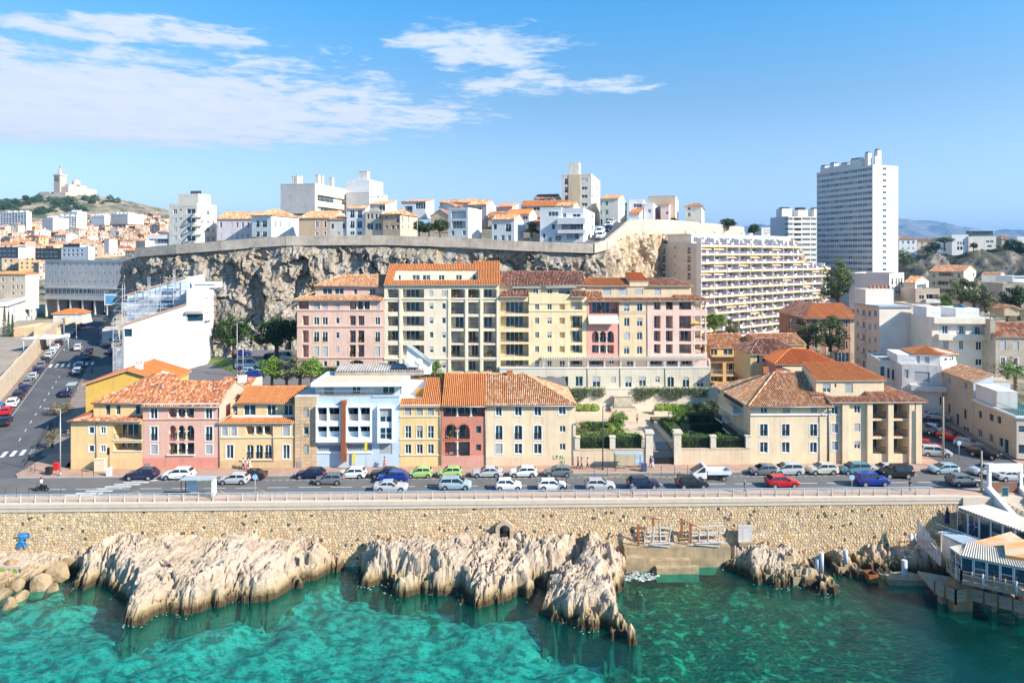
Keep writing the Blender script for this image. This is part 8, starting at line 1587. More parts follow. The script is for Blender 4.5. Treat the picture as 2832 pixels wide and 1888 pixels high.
# ================================================================ planting
LEAF=mat('leaf',(1,1,1),.7,.25,.8,tint='attr',spec=.25);BARK=mat('bark',(.15,.11,.08),.9,.2,3.)
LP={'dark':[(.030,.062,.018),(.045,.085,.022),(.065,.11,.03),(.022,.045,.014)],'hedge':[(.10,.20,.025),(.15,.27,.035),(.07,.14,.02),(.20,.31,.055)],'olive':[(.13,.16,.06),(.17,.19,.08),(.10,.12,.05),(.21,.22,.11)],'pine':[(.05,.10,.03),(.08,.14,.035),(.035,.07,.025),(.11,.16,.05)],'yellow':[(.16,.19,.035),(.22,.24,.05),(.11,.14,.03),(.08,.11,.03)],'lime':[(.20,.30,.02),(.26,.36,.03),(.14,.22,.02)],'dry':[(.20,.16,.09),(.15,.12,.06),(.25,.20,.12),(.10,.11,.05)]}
def leaves(b,c,rad,n,size,pal,r,shell=.55):
 for _ in range(n):
  d=Vector((r.gauss(0,1),r.gauss(0,1),r.gauss(0,1))).normalized();k=r.uniform(shell,1.02);p=Vector((c[0]+d.x*rad[0]*k,c[1]+d.y*rad[1]*k,c[2]+d.z*rad[2]*k))
  a=Vector((r.gauss(0,1),r.gauss(0,1),r.gauss(0,1))).normalized();u=(d.cross(a)).normalized()if abs(d.dot(a))<.98 else d.orthogonal();v=(u.cross(d)+d*r.uniform(-.7,.7)).normalized();s=size*r.uniform(.6,1.3)
  b.face([p-u*s*.5,p-v*s*.28,p+u*s*.6,p+v*s*.28],0,r.choice(pal))
def tree_me(kind,seed,h,w,pal,n=26,per=110,size=.34,base=.35,flat=1.):
 r=random.Random(seed);tb=MB();tb.tube((0,0,-.5),(r.uniform(-.2,.2),0,h*base),.05*w+.08,.035*w+.05,7);cb=MB()
 for i in range(n):
  a=r.uniform(0,6.28);q=math.sqrt(r.random())*w*.42;z=h*base+(h*(1-base))*(r.random()**.8)*(1-.45*(q/(w*.5))**2);rr=w*r.uniform(.13,.22);c=(q*math.cos(a),q*math.sin(a),z)
  if i%3==0:tb.tube((0,0,h*base*.8),(c[0]*.85,c[1]*.85,c[2]-rr*.3),.03*w,.012*w,5)
  f=r.uniform(.75,1.25);leaves(cb,c,(rr,rr,rr*.75*flat),per,size,[tuple(x*f for x in p)for p in LP[pal]],r)
 return tb.mesh('trunk',BARK),cb.mesh('crown',LEAF)
TK={'dark':tree_me('d',1,7,7.5,'dark',34,120,.4),'olive':tree_me('o',2,5,5,'olive',22,110,.28,.25),'pine':tree_me('p',3,8.5,8.5,'pine',44,120,.36,.12,.8),'umbrella':tree_me('u',4,7,11,'pine',30,120,.4,.72,.5),'yellow':tree_me('y',5,11,8,'yellow',36,120,.42,.2),'bush':tree_me('b',6,2.4,3,'dark',14,90,.22,.1),'dry':tree_me('t',7,4,4.5,'dry',16,60,.26,.3),'green':tree_me('g',8,6,6,'hedge',28,120,.34,.3)}
def tree(kind,lab,p,s=1.,group=None,name='tree',sz_=None):
 t=thing(name,lab,'bush'if kind=='bush'or name=='bush'else 'tree',p,rnd.uniform(0,6),group);a,c=TK[kind];ob('trunk',a,t);ob('crown',c,t);t.scale=(s,s,sz_ or s);return t
def tgrd(t,x,y,z):return grd(t,x,y,z)
tree('dark','round dark green tree beside the white scaffolded house',at('B1',2120,400,160),1.25);tree('dark','dark spreading tree against the rose apartment block',at('B2',215,400,152),1.15);tree('dark','dark tree wedged between the cliff and the rose block',at('B2',330,330,158),.9)
for x,y,k,s,lab in((170,650,'green',.8,'leafy green tree behind the ochre house roof'),(300,670,'olive',1.,'grey-green olive bush tree behind the ochre house roof'),(420,660,'olive',1.05,'larger olive bush tree beside the blue house roof slab'),(530,640,'green',.75,'green tree behind the blue house roof slab'),(1500,600,'olive',.9,'olive bush tree behind the yellow house ridge'),(1640,590,'green',.5,'low green shrub tree behind the red house ridge')):p=at('B2',x,y,124);tree(k,lab,p,s,'trees on the terrace behind the front row')
tree('yellow','tall yellow-green tree between the balcony block and the white tower',at('A4',670,1400,208),1.25);tree('pine','pine tree leaning in front of the brick red house',at('B4',600,350,172),1.0);tree('pine','lower pine bough tree beside the brick red house',at('B4',400,330,176),.75)
tree('green','bright green tree at the foot of the balcony block',at('B3',1880,210,160),.9);tree('olive','olive tree beside the balcony block foot',at('B3',2050,230,165),.9)
for x,y,k,s,lab in((1650,1440,'green',.7,'green garden tree beside the cream three-storey house'),(1780,1400,'olive',1.5,'large olive tree below the cream house gable'),(1900,1420,'olive',1.5,'wide olive tree in the garden of the brown house'),(2010,1440,'olive',1.1,'olive tree above the art deco roof terrace'),(2200,1530,'olive',1.2,'olive tree above the striped roof'),(2310,1500,'dark',1.1,'dark tree at the picture edge above the striped roof')):tree(k,lab,at('A4',x,y,172),s,'garden trees of the east quarter')
tree('umbrella','umbrella pine on the east hilltop',at('A4',1635,885,395),1.0);tree('dark','dark round pine before the cream hilltop villa',at('A4',1895,890,385),.6)
for x,y,s,k in((1270,1040,1.9,'pine'),(1330,1060,1.5,'dark'),(1560,920,1.5,'dark'),(1480,930,1.2,'dark'),(2130,930,2.,'olive'),(2240,940,2.3,'dark'),(2320,950,2.,'dark'),(1790,1000,1.,'dark')):tree(k,('olive'if k=='olive'else 'dark green')+' hillside tree '+('beside the white tower'if x<1400 else 'below the hilltop houses'if x<1700 else 'on the bare rock face'if x<1900 else 'at the end of the east hilltop'),at('A4',x,y,372 if x>1300 else 350),s*.55,'trees on the east hill')
tree('dark','wind-bent pine at the far end of the brink wall',at('A3',2005,700,275),.95,sz_=.6);tree('dark','dark shrubby tree beyond the brink wall',at('A3',2240,770,300),.8)
for x,s,lab in((1500,.62,'shady tree on the brink beside the ochre corner house'),(1590,.55,'middle shady tree on the brink'),(1690,.68,'shady tree on the brink beside the stepped white house')):tree('dark',lab,at('A2',x,765,192),s,'trees on the brink')
tree('bush','dark hedge bush beside the big white villa',at('A3',230,745,192),1.6,name='bush')
for x,y,w_ in((40,310,1.),(78,300,.8),(112,290,.7)):
 t=thing('cypress',('tallest dark cypress','middle dark cypress','smallest dark cypress')[(x>60)+(x>100)]+' beside the low sand coloured building','tree',at('B1',x,y,205),0,'cypresses in the yard');b=MB();r=random.Random(x)
 for k in range(12):z=k*.75*w_*1.3;q=1.2*w_*(1-k/13);leaves(b,(0,0,z+.6),(q,q,.9),70,.35,LP['dark'],r)
 b.build('crown',LEAF,t);b=MB();b.tube((0,0,-.5),(0,0,2),.15);b.build('trunk',BARK,t)
 # trees on the far hills: small copies
r=random.Random(5);nfar=0
for x,y,n in((130,470,16),(330,445,14),(560,460,14),(700,520,8),(420,540,8),(790,430,4),(930,440,4),(60,500,12),(1230,690,10),(1330,700,10),(860,650,6),(1180,780,6),(650,720,4),(1480,660,6),(900,820,4),(300,930,4)):
 for i in range(n):
  p=drop('A1',x+r.gauss(0,55),y+r.gauss(0,9)+14,270,1500)
  if p is None:continue
  far=p.y>1000;t=tree(r.choice(('dark','pine')),'distant dark tree '+('on the basilica hill'if far else 'among the old town houses'),p-Vector((0,0,4 if far else 2)),(1.6 if far else 1.)*r.uniform(.7,1.2),'far trees on the basilica hill'if far else 'trees among the old town houses');nfar+=1
  # hedges: boxes of leaves round a dark core
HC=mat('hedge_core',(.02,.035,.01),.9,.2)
def hedge(lab,p,w_,d_,h_,pal='hedge',rz=AF,size=.17,den=46,top=1.,name='hedge'):
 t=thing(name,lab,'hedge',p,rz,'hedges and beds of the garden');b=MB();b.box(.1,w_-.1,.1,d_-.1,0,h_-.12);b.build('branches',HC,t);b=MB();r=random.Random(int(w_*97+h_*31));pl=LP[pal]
 for(o,e1,e2,n_)in(((0,0,0),(w_,0,0),(0,0,h_),(0,-1,0)),((0,0,h_),(w_,0,0),(0,d_,0),(0,0,1)),((w_,0,0),(0,d_,0),(0,0,h_),(1,0,0)),((0,0,0),(0,d_,0),(0,0,h_),(-1,0,0))):
  o,e1,e2,n_=map(Vector,(o,e1,e2,n_));A_=e1.length*e2.length
  for _ in range(int(A_*den)):
   a,c=r.random(),r.random();q=o+e1*a+e2*c;wv=.12*math.sin(q.x*2.1+q.z*3)+.1*math.sin(q.x*5.3+q.y*4);q+=n_*(r.uniform(-.1,.12)+wv);u=Vector((r.gauss(0,1),r.gauss(0,1),r.gauss(0,1))).normalized();v=(n_+Vector((r.gauss(0,.6),r.gauss(0,.6),r.gauss(0,.6)))).cross(u).normalized();s=size*r.uniform(.6,1.3);b.face([q-u*s*.5,q-v*s*.3,q+u*s*.5,q+v*s*.3],0,r.choice(pl))
 b.build('foliage',LEAF,t);return t
def uB3(x,v):return u_of('B3',x,v)
hedge('clipped hedge behind the low garden wall and bus shelter',uv(uB3(640,VF),VF+.6,2.0),uB3(1235,VF)-uB3(640,VF),2.2,2.35);hedge('clipped hedge behind the low wall of the big corner house',uv(uB3(1578,VF),VF+.6,1.9),uB3(2170,VF)-uB3(1578,VF),1.8,2.3)
hedge('long hedge dividing the palm bed from the plaza',uv(uB3(680,115),116.2,2.0),uB3(960,115)-uB3(680,115),1.2,1.6);hedge('sloping hedge along the ramp on the palm side',uv(g0-3.6,VF+3,2.1),1.5,11,1.5);hedge('hedge along the ramp on the corner house side',uv(g1+.9,VF+3.2,2.0),1.5,13,1.5)
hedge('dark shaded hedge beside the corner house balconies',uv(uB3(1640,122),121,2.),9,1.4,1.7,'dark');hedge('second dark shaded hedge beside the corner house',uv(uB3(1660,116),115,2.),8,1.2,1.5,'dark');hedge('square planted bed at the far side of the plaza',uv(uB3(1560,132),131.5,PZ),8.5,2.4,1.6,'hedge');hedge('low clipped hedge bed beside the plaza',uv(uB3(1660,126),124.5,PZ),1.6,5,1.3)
hedge('long hedge along the terrace before the rose block',uv(u_of('B2',575,137),137,7.6),u_of('B2',1190,137)-u_of('B2',575,137),1.2,2.2);hedge('long low hedge along the terrace before the cream block',uv(u_of('B2',1450,137),137,7.4),u_of('B2',2210,137)-u_of('B2',1450,137),1.,1.2)
for x,lab in((725,'stone planter with lime green shrubs beside the beige house'),(1455,'stone planter with lime green shrubs in the middle of the plaza')):
 t=thing('planter',lab,'planter',uv(uB3(x,132),132.2,PZ),AF,'planters on the plaza');b=MB();b.box(-2.7,2.7,-.9,.9,0,.7);b.build('trough',STONE,t);b=MB();r=random.Random(x)
 for q in(-1.4,0.1,1.5):leaves(b,(q,0,1.2),(1.15,1.,.85),620,.26,LP['lime'],r,.8)
 b.build('foliage',LEAF,t)
for x0,x1,y1,lab in((560,910,840,'ivy curtain hanging over the plaza wall beside the beige house'),(1165,1850,800,'long ivy curtain hanging over the plaza wall east of the fountain')):
 a,c=uB3(x0,136),uB3(x1,136);t=thing('ivy',lab,'ivy',uv(a,136.3,PZ+WALLH),AF,'ivy on the plaza wall');b=MB();r=random.Random(x0);L_=c-a
 for i in range(int(L_/.45)):
  x=i*.45;f=.45+.55*abs(math.sin(x*.5+1))*(1-.6*(x/L_)**3 if x0>1000 else math.sin(math.pi*min(1,.25+x/L_*.75))+.2);dz=4.3*f*.62
  for k in range(int(dz/.35)+1):leaves(b,(x+r.uniform(-.2,.2),-.15,.35-k*.35),(.42,.5-.25*k/(dz/.35+1),.3),26,.2,LP['olive'if r.random()<.3 else 'hedge']if k<2 else LP['pine'],r,.5)
 b.build('foliage',LEAF,t)
def palm(lab,p,h,s,pal='yellow',n=26):
 t=thing('palm',lab,'palm',p);b=MB();[b.tube((0,0,h*k/6),(0,0,h*(k+1)/6),.32*s,.26*s,7)for k in range(6)];b.build('trunk',BARK,t);r=random.Random(int(h*10));fm=MB()
 for k in range(n):
  a=k*2.4;el=r.uniform(-.2,1.25);L_=2.6*s*r.uniform(.8,1.15);pts=[Vector((math.cos(a)*L_*q*math.cos(el*(1-q*.5)),math.sin(a)*L_*q*math.cos(el*(1-q*.5)),h+L_*(math.sin(el)*q-.55*q*q)))for q in(0,.25,.5,.75,1.)];sd_=Vector((-math.sin(a),math.cos(a),0))
  for i in range(4):
   for j in range(3):
    q=pts[i].lerp(pts[i+1],j/3);q2=pts[i].lerp(pts[i+1],(j+.8)/3)
    for sg in(-1,1):fm.face([q,q2,q2+sd_*sg*.55*s+(pts[i+1]-pts[i])*.5-Vector((0,0,.16*s))],0,r.choice(LP[pal][:3]))
 fm.build('frond',LEAF,t);return t
palm('short spreading palm in the garden bed behind the bus shelter',uv(uB3(985,110),110.5,2.1),.9,1.35);palm('tall palm beside the green roof terrace',at('B4',2275,760,128),4.6,1.1,'hedge')
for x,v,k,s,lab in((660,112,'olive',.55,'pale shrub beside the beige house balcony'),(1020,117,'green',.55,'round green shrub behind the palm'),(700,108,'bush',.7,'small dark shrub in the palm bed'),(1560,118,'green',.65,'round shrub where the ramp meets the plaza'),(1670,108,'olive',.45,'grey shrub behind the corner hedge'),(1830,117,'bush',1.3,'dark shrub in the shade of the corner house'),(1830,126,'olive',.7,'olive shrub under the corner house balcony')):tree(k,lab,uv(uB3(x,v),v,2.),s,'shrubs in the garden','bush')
for x,y,s,lab in((520,950,.9,'bare young street tree behind the bollards'),(580,920,.8,'bare young street tree beside the bus stop'),(470,1180,.75,'bare young street tree nearest the corner lamp')):tree('dry',lab,grd('B1',x,y+40,.4),s,'young street trees')
tree('dry','brown leafed tree before the old stone house',at('B4',2200,640,132),1.2)
# pots and climbers on the loggias
def pot_me(k):
 b=MB();r=random.Random(k);b.lathe((0,0,0),[(.16,0),(.22,.4),(.17,.4),(0,.36)],8,1,(1,1,1));leaves(b,(0,0,.8),(.38,.35,.5),90,.2,LP['hedge'if k%2 else 'dark'],r,.3);return b.mesh('potted_plant',[LEAF,TERRA])
pots=[pot_me(k)for k in range(3)];nb_={};floors=('low','lower','middle','upper','high','top')
for root in[o for o in COL.objects if o.get('category')in('apartment block','house')and o.name.split('.')[0]in('rose_apartment_block','cream_apartment_block','yellow_apartment_block','red_apartment_block','red_house','pink_house','yellow_house')]:
 for rl in[c for c in root.children if c.name.startswith('railing')]:
  w_=max(v.co.x for v in rl.data.vertices)
  if rnd.random()<.55 and w_>1.2:
   for q in range(rnd.choice((1,1,2))):
    p=rl.matrix_basis@Vector((rnd.uniform(.3,w_-.3),.45,.02));wp_=Matrix.Translation(root.location)@Matrix.Rotation(root.rotation_euler.z,4,'Z')@p;o=ob('potted_plant',rnd.choice(pots));o.location=wp_;s_=rnd.uniform(.8,1.4);o.scale=(s_,s_,s_)
    tag(o,f"potted plant behind a {floors[min(5, int(p.z / 3.3))]} loggia railing of the {root.name.split('.')[0].replace('_', ' ')}",'plant','potted plants on the loggias')
    # scrub on the ledges of the cliff and over the east hill
b=MB();r=random.Random(21)
for k in range(150):i=r.randrange(30,ns-10);fz=1-abs(r.gauss(0,.12));q=CP[min(nr-1,max(0,int(fz*(nr-1)))),i];s_=r.uniform(.35,1.0);leaves(b,(q[0],q[1]-.2,q[2]+.1),(s_*1.3,s_,s_*.7),34,.3,LP[r.choice(('dry','dry','olive','dark'))],r,.3)
for k in range(420):a=r.randrange(60);c=r.randrange(180);s_=r.uniform(.6,1.7);leaves(b,(HX[a,c],HY[a,c],HZ_[a,c]+.2),(s_*1.3,s_,s_*.7),26,.5,LP[r.choice(('dark','dark','olive','pine'))],r,.3)
b.build('scrub',LEAF,kind='stuff')
# ================================================================ vehicles
PNT=mat('car_paint',(1,1,1),.22,.0,tint='obj',spec=.6);CGL=glass('car_glass',(.012,.018,.022),.05,.15);TYRE=mat('tyre',(.018,.018,.018),.8,.1);RIM=mat('alloy_rim',(.45,.46,.48),.35,.05,metal=.7);HL=mat('headlight',(.75,.78,.8),.15,0.);TLT=mat('tail_light',(.40,.012,.012),.25,0.);TRIM=mat('black_trim',(.02,.02,.022),.5,0.)
CT_={}
def car_proto(kind,L,W_,hood,belt,roof,wb,xb,xt,xr,xd,deck,r=.33,clear=.22):
 """x forward; xb/xt foot and head of the windscreen, xr/xd head and foot of the rear window, deck = height of the tail"""
 f,e=L/2,-L/2;wc=(wb/2+.08,-wb/2+.04);ar=r+.07
 kx=[e,e+.12,xd,xr,xt,xb,f-.3,f-.06,f];kt=[deck*.82,deck,deck+.02,roof-.04,roof,hood+.04,hood-.06,hood-.2,hood-.34];kb=[deck*.75,deck-.06,belt+.02,belt+.01,belt-.01,hood-.02,hood-.12,hood-.26,hood-.38]
 kl=[.45,clear+.05,clear,clear,clear,clear,clear,clear+.05,.4]
 xs=sorted(set([e,e+.12,xd,xr,(xr+xt)/2,xt,xb,f-.3,f-.06,f]+[c+ar*q for c in wc for q in(-1,-.8,-.4,0,.4,.8,1)]));b=MB();I=lambda x,a:float(np.interp(x,kx,a));secs=[]
 for x in xs:
  zt,zb,zl=I(x,kt),I(x,kb),I(x,kl);taper=1-.13*max(0,(abs(x)-f+.55)/.55)**2;w_=W_/2*taper;za=zl
  for c in wc:
   if abs(x-c)<ar:za=max(za,r+math.sqrt(max(0,ar*ar-(x-c)**2))*.98)
  cab=max(0.,min(1.,(zt-zb-.05)/(roof-belt)));wt=w_*(.97-.17*cab);zm=max(za+.03,(zl+zb)*.52)
  secs.append([(x,-w_*.9 if za==zl else-w_*.99,za),(x,-w_,min(zm,zb-.02)),(x,-w_*.985,zb-.03),(x,-w_*.96,zb),(x,-wt,zt-.05-.02*cab),(x,-wt*.86,zt),(x,wt*.86,zt),(x,wt,zt-.05-.02*cab),(x,w_*.96,zb),(x,w_*.985,zb-.03),(x,w_,min(zm,zb-.02)),(x,w_*.9 if za==zl else w_*.99,za)])
 for p,q in zip(secs,secs[1:]):
  for i in range(11):b.face([p[i],p[i+1],q[i+1],q[i]],0,None,i in(4,5,6))
  b.face([p[11],p[0],q[0],q[11]],1)
 b.face(secs[0]);b.face(secs[-1][::-1]);t=thing(kind,'x','car');ob('body',b.mesh('body',[PNT,TRIM]),t)
 def pt(x,s,k):
  zt,zb=I(x,kt),I(x,kb);w_=W_/2;cab=max(0.,min(1.,(zt-zb-.05)/(roof-belt)));wt=w_*(.97-.17*cab);return Vector((x,s*(w_*.96 if k==3 else wt),zb if k==3 else zt-.06))
 xm=(xb+xd)/2-.05
 for s in(-1,1):
  for x0,x1,c0,c1 in((xm+.05,xb-.12,xm+.05,xt-.08),(xd+.15,xm-.05,xr+.1,xm-.05)):
   g=MB();o_=Vector((0,s*.012,0));A_,B2,C2,D2=pt(x0,s,3),pt(x1,s,3),pt(c1,s,4),pt(c0,s,4);up=Vector((0,0,.05));q=[A_+up+o_,B2+up+o_,C2-up*.4+o_,D2-up*.4+o_];g.face(q if s<0 else q[::-1]);g.build('side_window',CGL,t)
  m_=MB();m_.box(xb-.35,xb-.2,*sorted((s*W_*.49,s*(W_*.49+.17))),belt+.02,belt+.16);m_.build('mirror',TRIM,t);m_=MB();m_.box(f-.16,f-.03,*sorted((s*W_*.28,s*W_*.43)),hood-.36,hood-.2);m_.build('headlight',HL,t);m_=MB();m_.box(e-.015,e+.12,*sorted((s*W_*.3,s*W_*.465)),deck*.72,deck*.95);m_.build('tail_light',TLT,t)
 for n_,xa,xc,za,zc,d_ in(('windscreen',xb-.05,xt+.06,I(xb-.05,kt),I(xt+.06,kt),.02),('rear_window',xd+.05,xr-.06,I(xd+.05,kt),I(xr-.06,kt),.02)):
  g=MB();sg=1 if n_=='windscreen'else-1;q=[Vector((xa+sg*.012,-W_*.40,za+d_)),Vector((xa+sg*.012,W_*.40,za+d_)),Vector((xc+sg*.012,W_*.335,zc+d_)),Vector((xc+sg*.012,-W_*.335,zc+d_))];g.face(q if sg>0 else q[::-1]);g.build(n_,CGL,t)
 def whl():
  b=MB();b.lathe((0,0,-.1),[(r*.62,0),(r*.95,0),(r,.04),(r,.16),(r*.95,.2),(r*.62,.2)],14);a=b.mesh('wheel',TYRE);b=MB();b.lathe((0,0,-.1),[(0,.02),(r*.25,.02),(r*.6,.0),(r*.64,.0)],10);b.lathe((0,0,-.1),[(r*.64,.2),(r*.6,.2),(r*.25,.17),(0,.17)],10);return a,b.mesh('rim',RIM)
 wm_,rm=cache(('wheel',r),whl)
 for c in wc:
  for s in(-1,1):o=ob('wheel',wm_,t,Matrix.Translation((c,s*(W_/2-.1),r))@Matrix.Rotation(R_(90),4,'X'));ob('rim',rm,o)
 CT_[kind]=t;t.location=(0,-60,-30);return t
car_proto('hatchback',4.1,1.76,.92,.96,1.46,2.55,1.0,.25,-1.45,-1.9,1.0);car_proto('small_car',3.55,1.64,.95,1.0,1.5,2.4,.95,.3,-1.3,-1.66,1.05,.29);car_proto('saloon',4.6,1.8,.92,.95,1.42,2.75,.95,.2,-1.05,-1.65,1.03);car_proto('crossover',4.35,1.84,1.05,1.1,1.62,2.65,1.05,.3,-1.5,-1.98,1.12,.36,.27);car_proto('people_carrier',4.5,1.82,1.0,1.06,1.66,2.75,1.35,.5,-1.75,-2.1,1.1);car_proto('off_roader',4.5,1.88,1.2,1.24,1.88,2.7,.75,.5,-2.05,-2.2,1.25,.41,.36);car_proto('van',5.1,2.0,1.25,1.3,2.3,3.1,1.9,1.1,-2.4,-2.5,1.4,.36,.28)
PC={'white':(.78,.78,.77),'silver':(.48,.49,.50),'grey':(.16,.17,.18),'black':(.018,.019,.022),'navy':(.012,.018,.06),'blue':(.012,.04,.27),'red':(.50,.012,.02),'lime':(.42,.58,.20),'pale blue':(.34,.46,.52),'teal':(.10,.23,.28),'beige':(.55,.52,.46),'dark green':(.03,.06,.05)}
first=set()
def car(kind,colr,lab,loc,rz,group,pitch=0.):
 p=CT_[kind]
 t=p if kind not in first else copy_tree(p);first.add(kind);t['label']=lab;t['group']=group;t['category']='van'if kind=='van'else 'car';t.location=loc;t.rotation_euler=(0,pitch,rz)
 for c in t.children:
  if c.name.startswith('body'):c.color=PC[colr]+(1,)
 return t
PI=math.pi
def road_car(t,x,v,kind,colr,lab,fwd,g):return car(kind,colr,lab,uv(u_of(t,x,v),v,.008),AF+(0 if fwd else PI),g)
VP_,VB_,VA_=99.35,96.75,93.6;GP,GM='cars parked along the north kerb','cars driving along the quay'
for a in(('B1',1285,'crossover','navy','dark blue people carrier parked below the pink house',0),('B1',1615,'crossover','white','white crossover parked between the pink and ochre houses',0),('B2',520,'hatchback','navy','dark navy hatchback parked before the tan tiled tower',0),('B2',895,'hatchback','white','white hatchback parked before the blue house',0),('B2',1200,'saloon','black','black saloon parked behind the deep blue crossover',0),('B2',1512,'small_car','lime','pale green small car parked before the nine-windowed house',0),('B2',1780,'small_car','lime','pale green small car parked before the red house',0),('B2',2115,'saloon','silver','silver saloon parked before the beige house',0),('B3',155,'hatchback','white','white hatchback with black wheels parked before the beige house',0),('B3',468,'hatchback','grey','dark grey hatchback parked at the garden end of the beige house',0),('B4',-5,'hatchback','grey','grey hatchback parked behind the flatbed truck',0),('B4',215,'people_carrier','silver','silver estate car parked before the big corner house',0),('B4',528,'crossover','beige','beige crossover with red trim under the yellow sign',0),('B4',825,'people_carrier','teal','teal people carrier parked before the orange loggias',0),('B4',1090,'hatchback','silver','silver car half hidden by the black off-roader',0)):road_car(*a[:2],VP_,*a[2:],GP)
for a in(('C1',2120,97.2,'hatchback','silver','silver hatchback with black trim waiting beside the black car',0),('C1',2260,98.9,'saloon','black','black saloon partly behind the silver hatchback',0),('C2',690,VB_,'hatchback','grey','grey hatchback driving before the blue house',0),('C2',1265,VB_+.4,'crossover','blue','deep blue crossover driving before the blue house',0),('C2',1245,VA_,'saloon','silver','silver saloon close to the quay railing',1),('C2',1825,VA_+.6,'people_carrier','pale blue','pale silver people carrier on the quay lane',1),('C3',20,VA_+.2,'small_car','white','white small car on the quay lane before the beige house',1),('C3',415,VA_,'hatchback','white','white hatchback beside the scooter rider',1),('C3',845,VA_,'hatchback','silver','silver hatchback with a dark roof on the quay lane',1),('C3',1235,VA_+.2,'crossover','navy','dark navy hatchback passing the man at the railing',1),('C3',1675,VA_+.2,'crossover','black','black hatchback ahead of the flatbed truck',1),('C4',165,VA_+.3,'crossover','red','bright red crossover with a black roof',1),('C4',975,VA_+.5,'off_roader','blue','deep blue boxy off-roader with a spare wheel',1),('B4',1195,97.4,'off_roader','black','black boxy off-roader driving past the silver car',0),('C4',1805,VA_+.3,'crossover','grey','dark grey crossover by the wooden pole',1),('B4',1625,99.2,'hatchback','pale blue','pale blue small hatchback before the east street',0),('B4',2005,98.2,'crossover','silver','silver crossover waiting at the east crossing',0),('B4',2230,95.9,'saloon','silver','silver convertible-like saloon behind the stair gate',1)):road_car(*a[:6],a[6],GM)
tr=thing('flatbed_truck','white flatbed tipper truck driving past the garden gate','truck',uv(u_of('C3',1845,97.2),97.2,0),AF+PI);b=MB();b.prism([(1.2,-.95),(2.75,-.9),(2.75,.9),(1.2,.95)],.4,[2.15,1.2,1.2,2.15]);b.prism([(.8,-.95),(1.2,-.95),(1.2,.95),(.8,.95)],.4,2.2);b.build('cab',PNT,tr).color=(.75,.75,.75,1)
b=MB();b.face([(2.70,-.8,1.28),(2.70,.8,1.28),(1.36,.82,2.11),(1.36,-.82,2.11)]);b.build('windscreen',CGL,tr)
for s in(-1,1):b=MB();q=[(1.,s*.965,1.3),(2.2,s*.955,1.25),(1.35,s*.96,1.95),(1.,s*.965,1.95)];b.face(q);b.build('side_window',CGL,tr)
b=MB();b.box(-2.7,.7,-1.,1.,.95,1.05);[b.box(*q)for q in((-2.7,.7,-1.,-.95,1.05,1.5),(-2.7,.7,.95,1.,1.05,1.5),(-2.7,-2.65,-.95,.95,1.05,1.5),(.65,.7,-.95,.95,1.05,1.6))];b.build('flatbed',mat('truck_bed',(.62,.64,.66),.5,.08),tr);b=MB();b.box(-2.5,1.,-.4,.4,.5,.94);b.build('chassis',TRIM,tr)
for x in(-1.7,1.75):
 for s in(-1,1):o=ob('wheel',_C[('wheel',.36)][0],tr,Matrix.Translation((x,s*.86,.36))@Matrix.Rotation(R_(90),4,'X'));ob('rim',_C[('wheel',.36)][1],o)
 # the row up the side street, counted from its foot
kinds=('hatchback','crossover','people_carrier','saloon','small_car');GS='cars parked up the side street';sc_=[('hatchback','red','bright red car first in the side street row'),('crossover','white','white crossover just above the red car')];names=('black','navy','grey','silver','navy','grey','black','silver','white','white','black','silver','beige','white','beige','silver','navy','navy','grey')
for k,n_ in enumerate(names):sc_.append((kinds[(k*3+1)%5],n_,f"{n_} {kinds[(k * 3 + 1) % 5].replace('_', ' ')} in the side street row, {('second', 'third', 'fourth', 'fifth', 'sixth', 'seventh', 'eighth', 'ninth', 'tenth', 'eleventh', 'twelfth', 'thirteenth', 'fourteenth', 'fifteenth', 'sixteenth', 'seventeenth', 'eighteenth', 'nineteenth', 'twentieth')[k]} above the red car"))
s_=34.
for kd,cl_,lb in sc_:p=stp_(s_,-7.9);car(kd,cl_,lb,p,SAng+PI/2,GS,-math.atan2(sz(s_+2)-sz(s_-2),4));s_+=5.5
car('van','silver','white van parked near the top of the side street',stp_(152,-8),SAng+PI/2,GS)
for s_,p_,kd,cl_,lb in((92,-2.5,'people_carrier','silver','silver van-like car driving up the side street'),(27,-6.8,'saloon','black','black saloon half cut by the picture edge'),(44,.6,'hatchback','navy','dark hatchback beside the bus stop on the side street'),(64,.3,'hatchback','silver','silver car parked below the side street crossing'),(70,.3,'hatchback','teal','teal car parked next to the silver one'),(80,.6,'saloon','grey','grey car just above the side street crossing'),(86,.6,'crossover','black','black crossover above the side street crossing'),(84,6,'hatchback','navy','dark blue car by the netted stair tower'),(80,9,'saloon','silver','pale car before the netted stair tower')):car(kd,cl_,lb,stp_(s_,p_,.13 if p_>1.9 else.01),SAng+PI/2,'cars in the side street',-math.atan2(sz(s_+2)-sz(s_-2),4))
GL='cars in the parking lot'
for t_,x,y,z_,a_,kd,cl_,lb in(('B1',2240,520,LZ,.2,'van','white','white van in the parking lot beside the grass bank'),('B2',290,450,LZ,.1,'van','white','white van parked below the dark trees'),('B2',160,430,LZ,1.4,'hatchback','navy','dark blue car beside the white van in the lot'),('B2',330,480,LZ,.2,'hatchback','silver','red-lit silver car by the rose block corner'),('B2',350,510,LZ,.2,'saloon','white','white saloon nearest the rose block corner'),('B1',2190,400,LZ,.1,'saloon','blue','blue car under the round tree in the lot'),('B1',2270,570,LZ,.1,'hatchback','pale blue','pale blue car in the row nearest the pink gable'),('B2',20,600,LZ,.1,'hatchback','blue','bright blue car nearest the ochre roof')):car(kd,cl_,lb,grd(t_,x,y,z_+.01),a_,GL)
GE='cars parked in the east street'
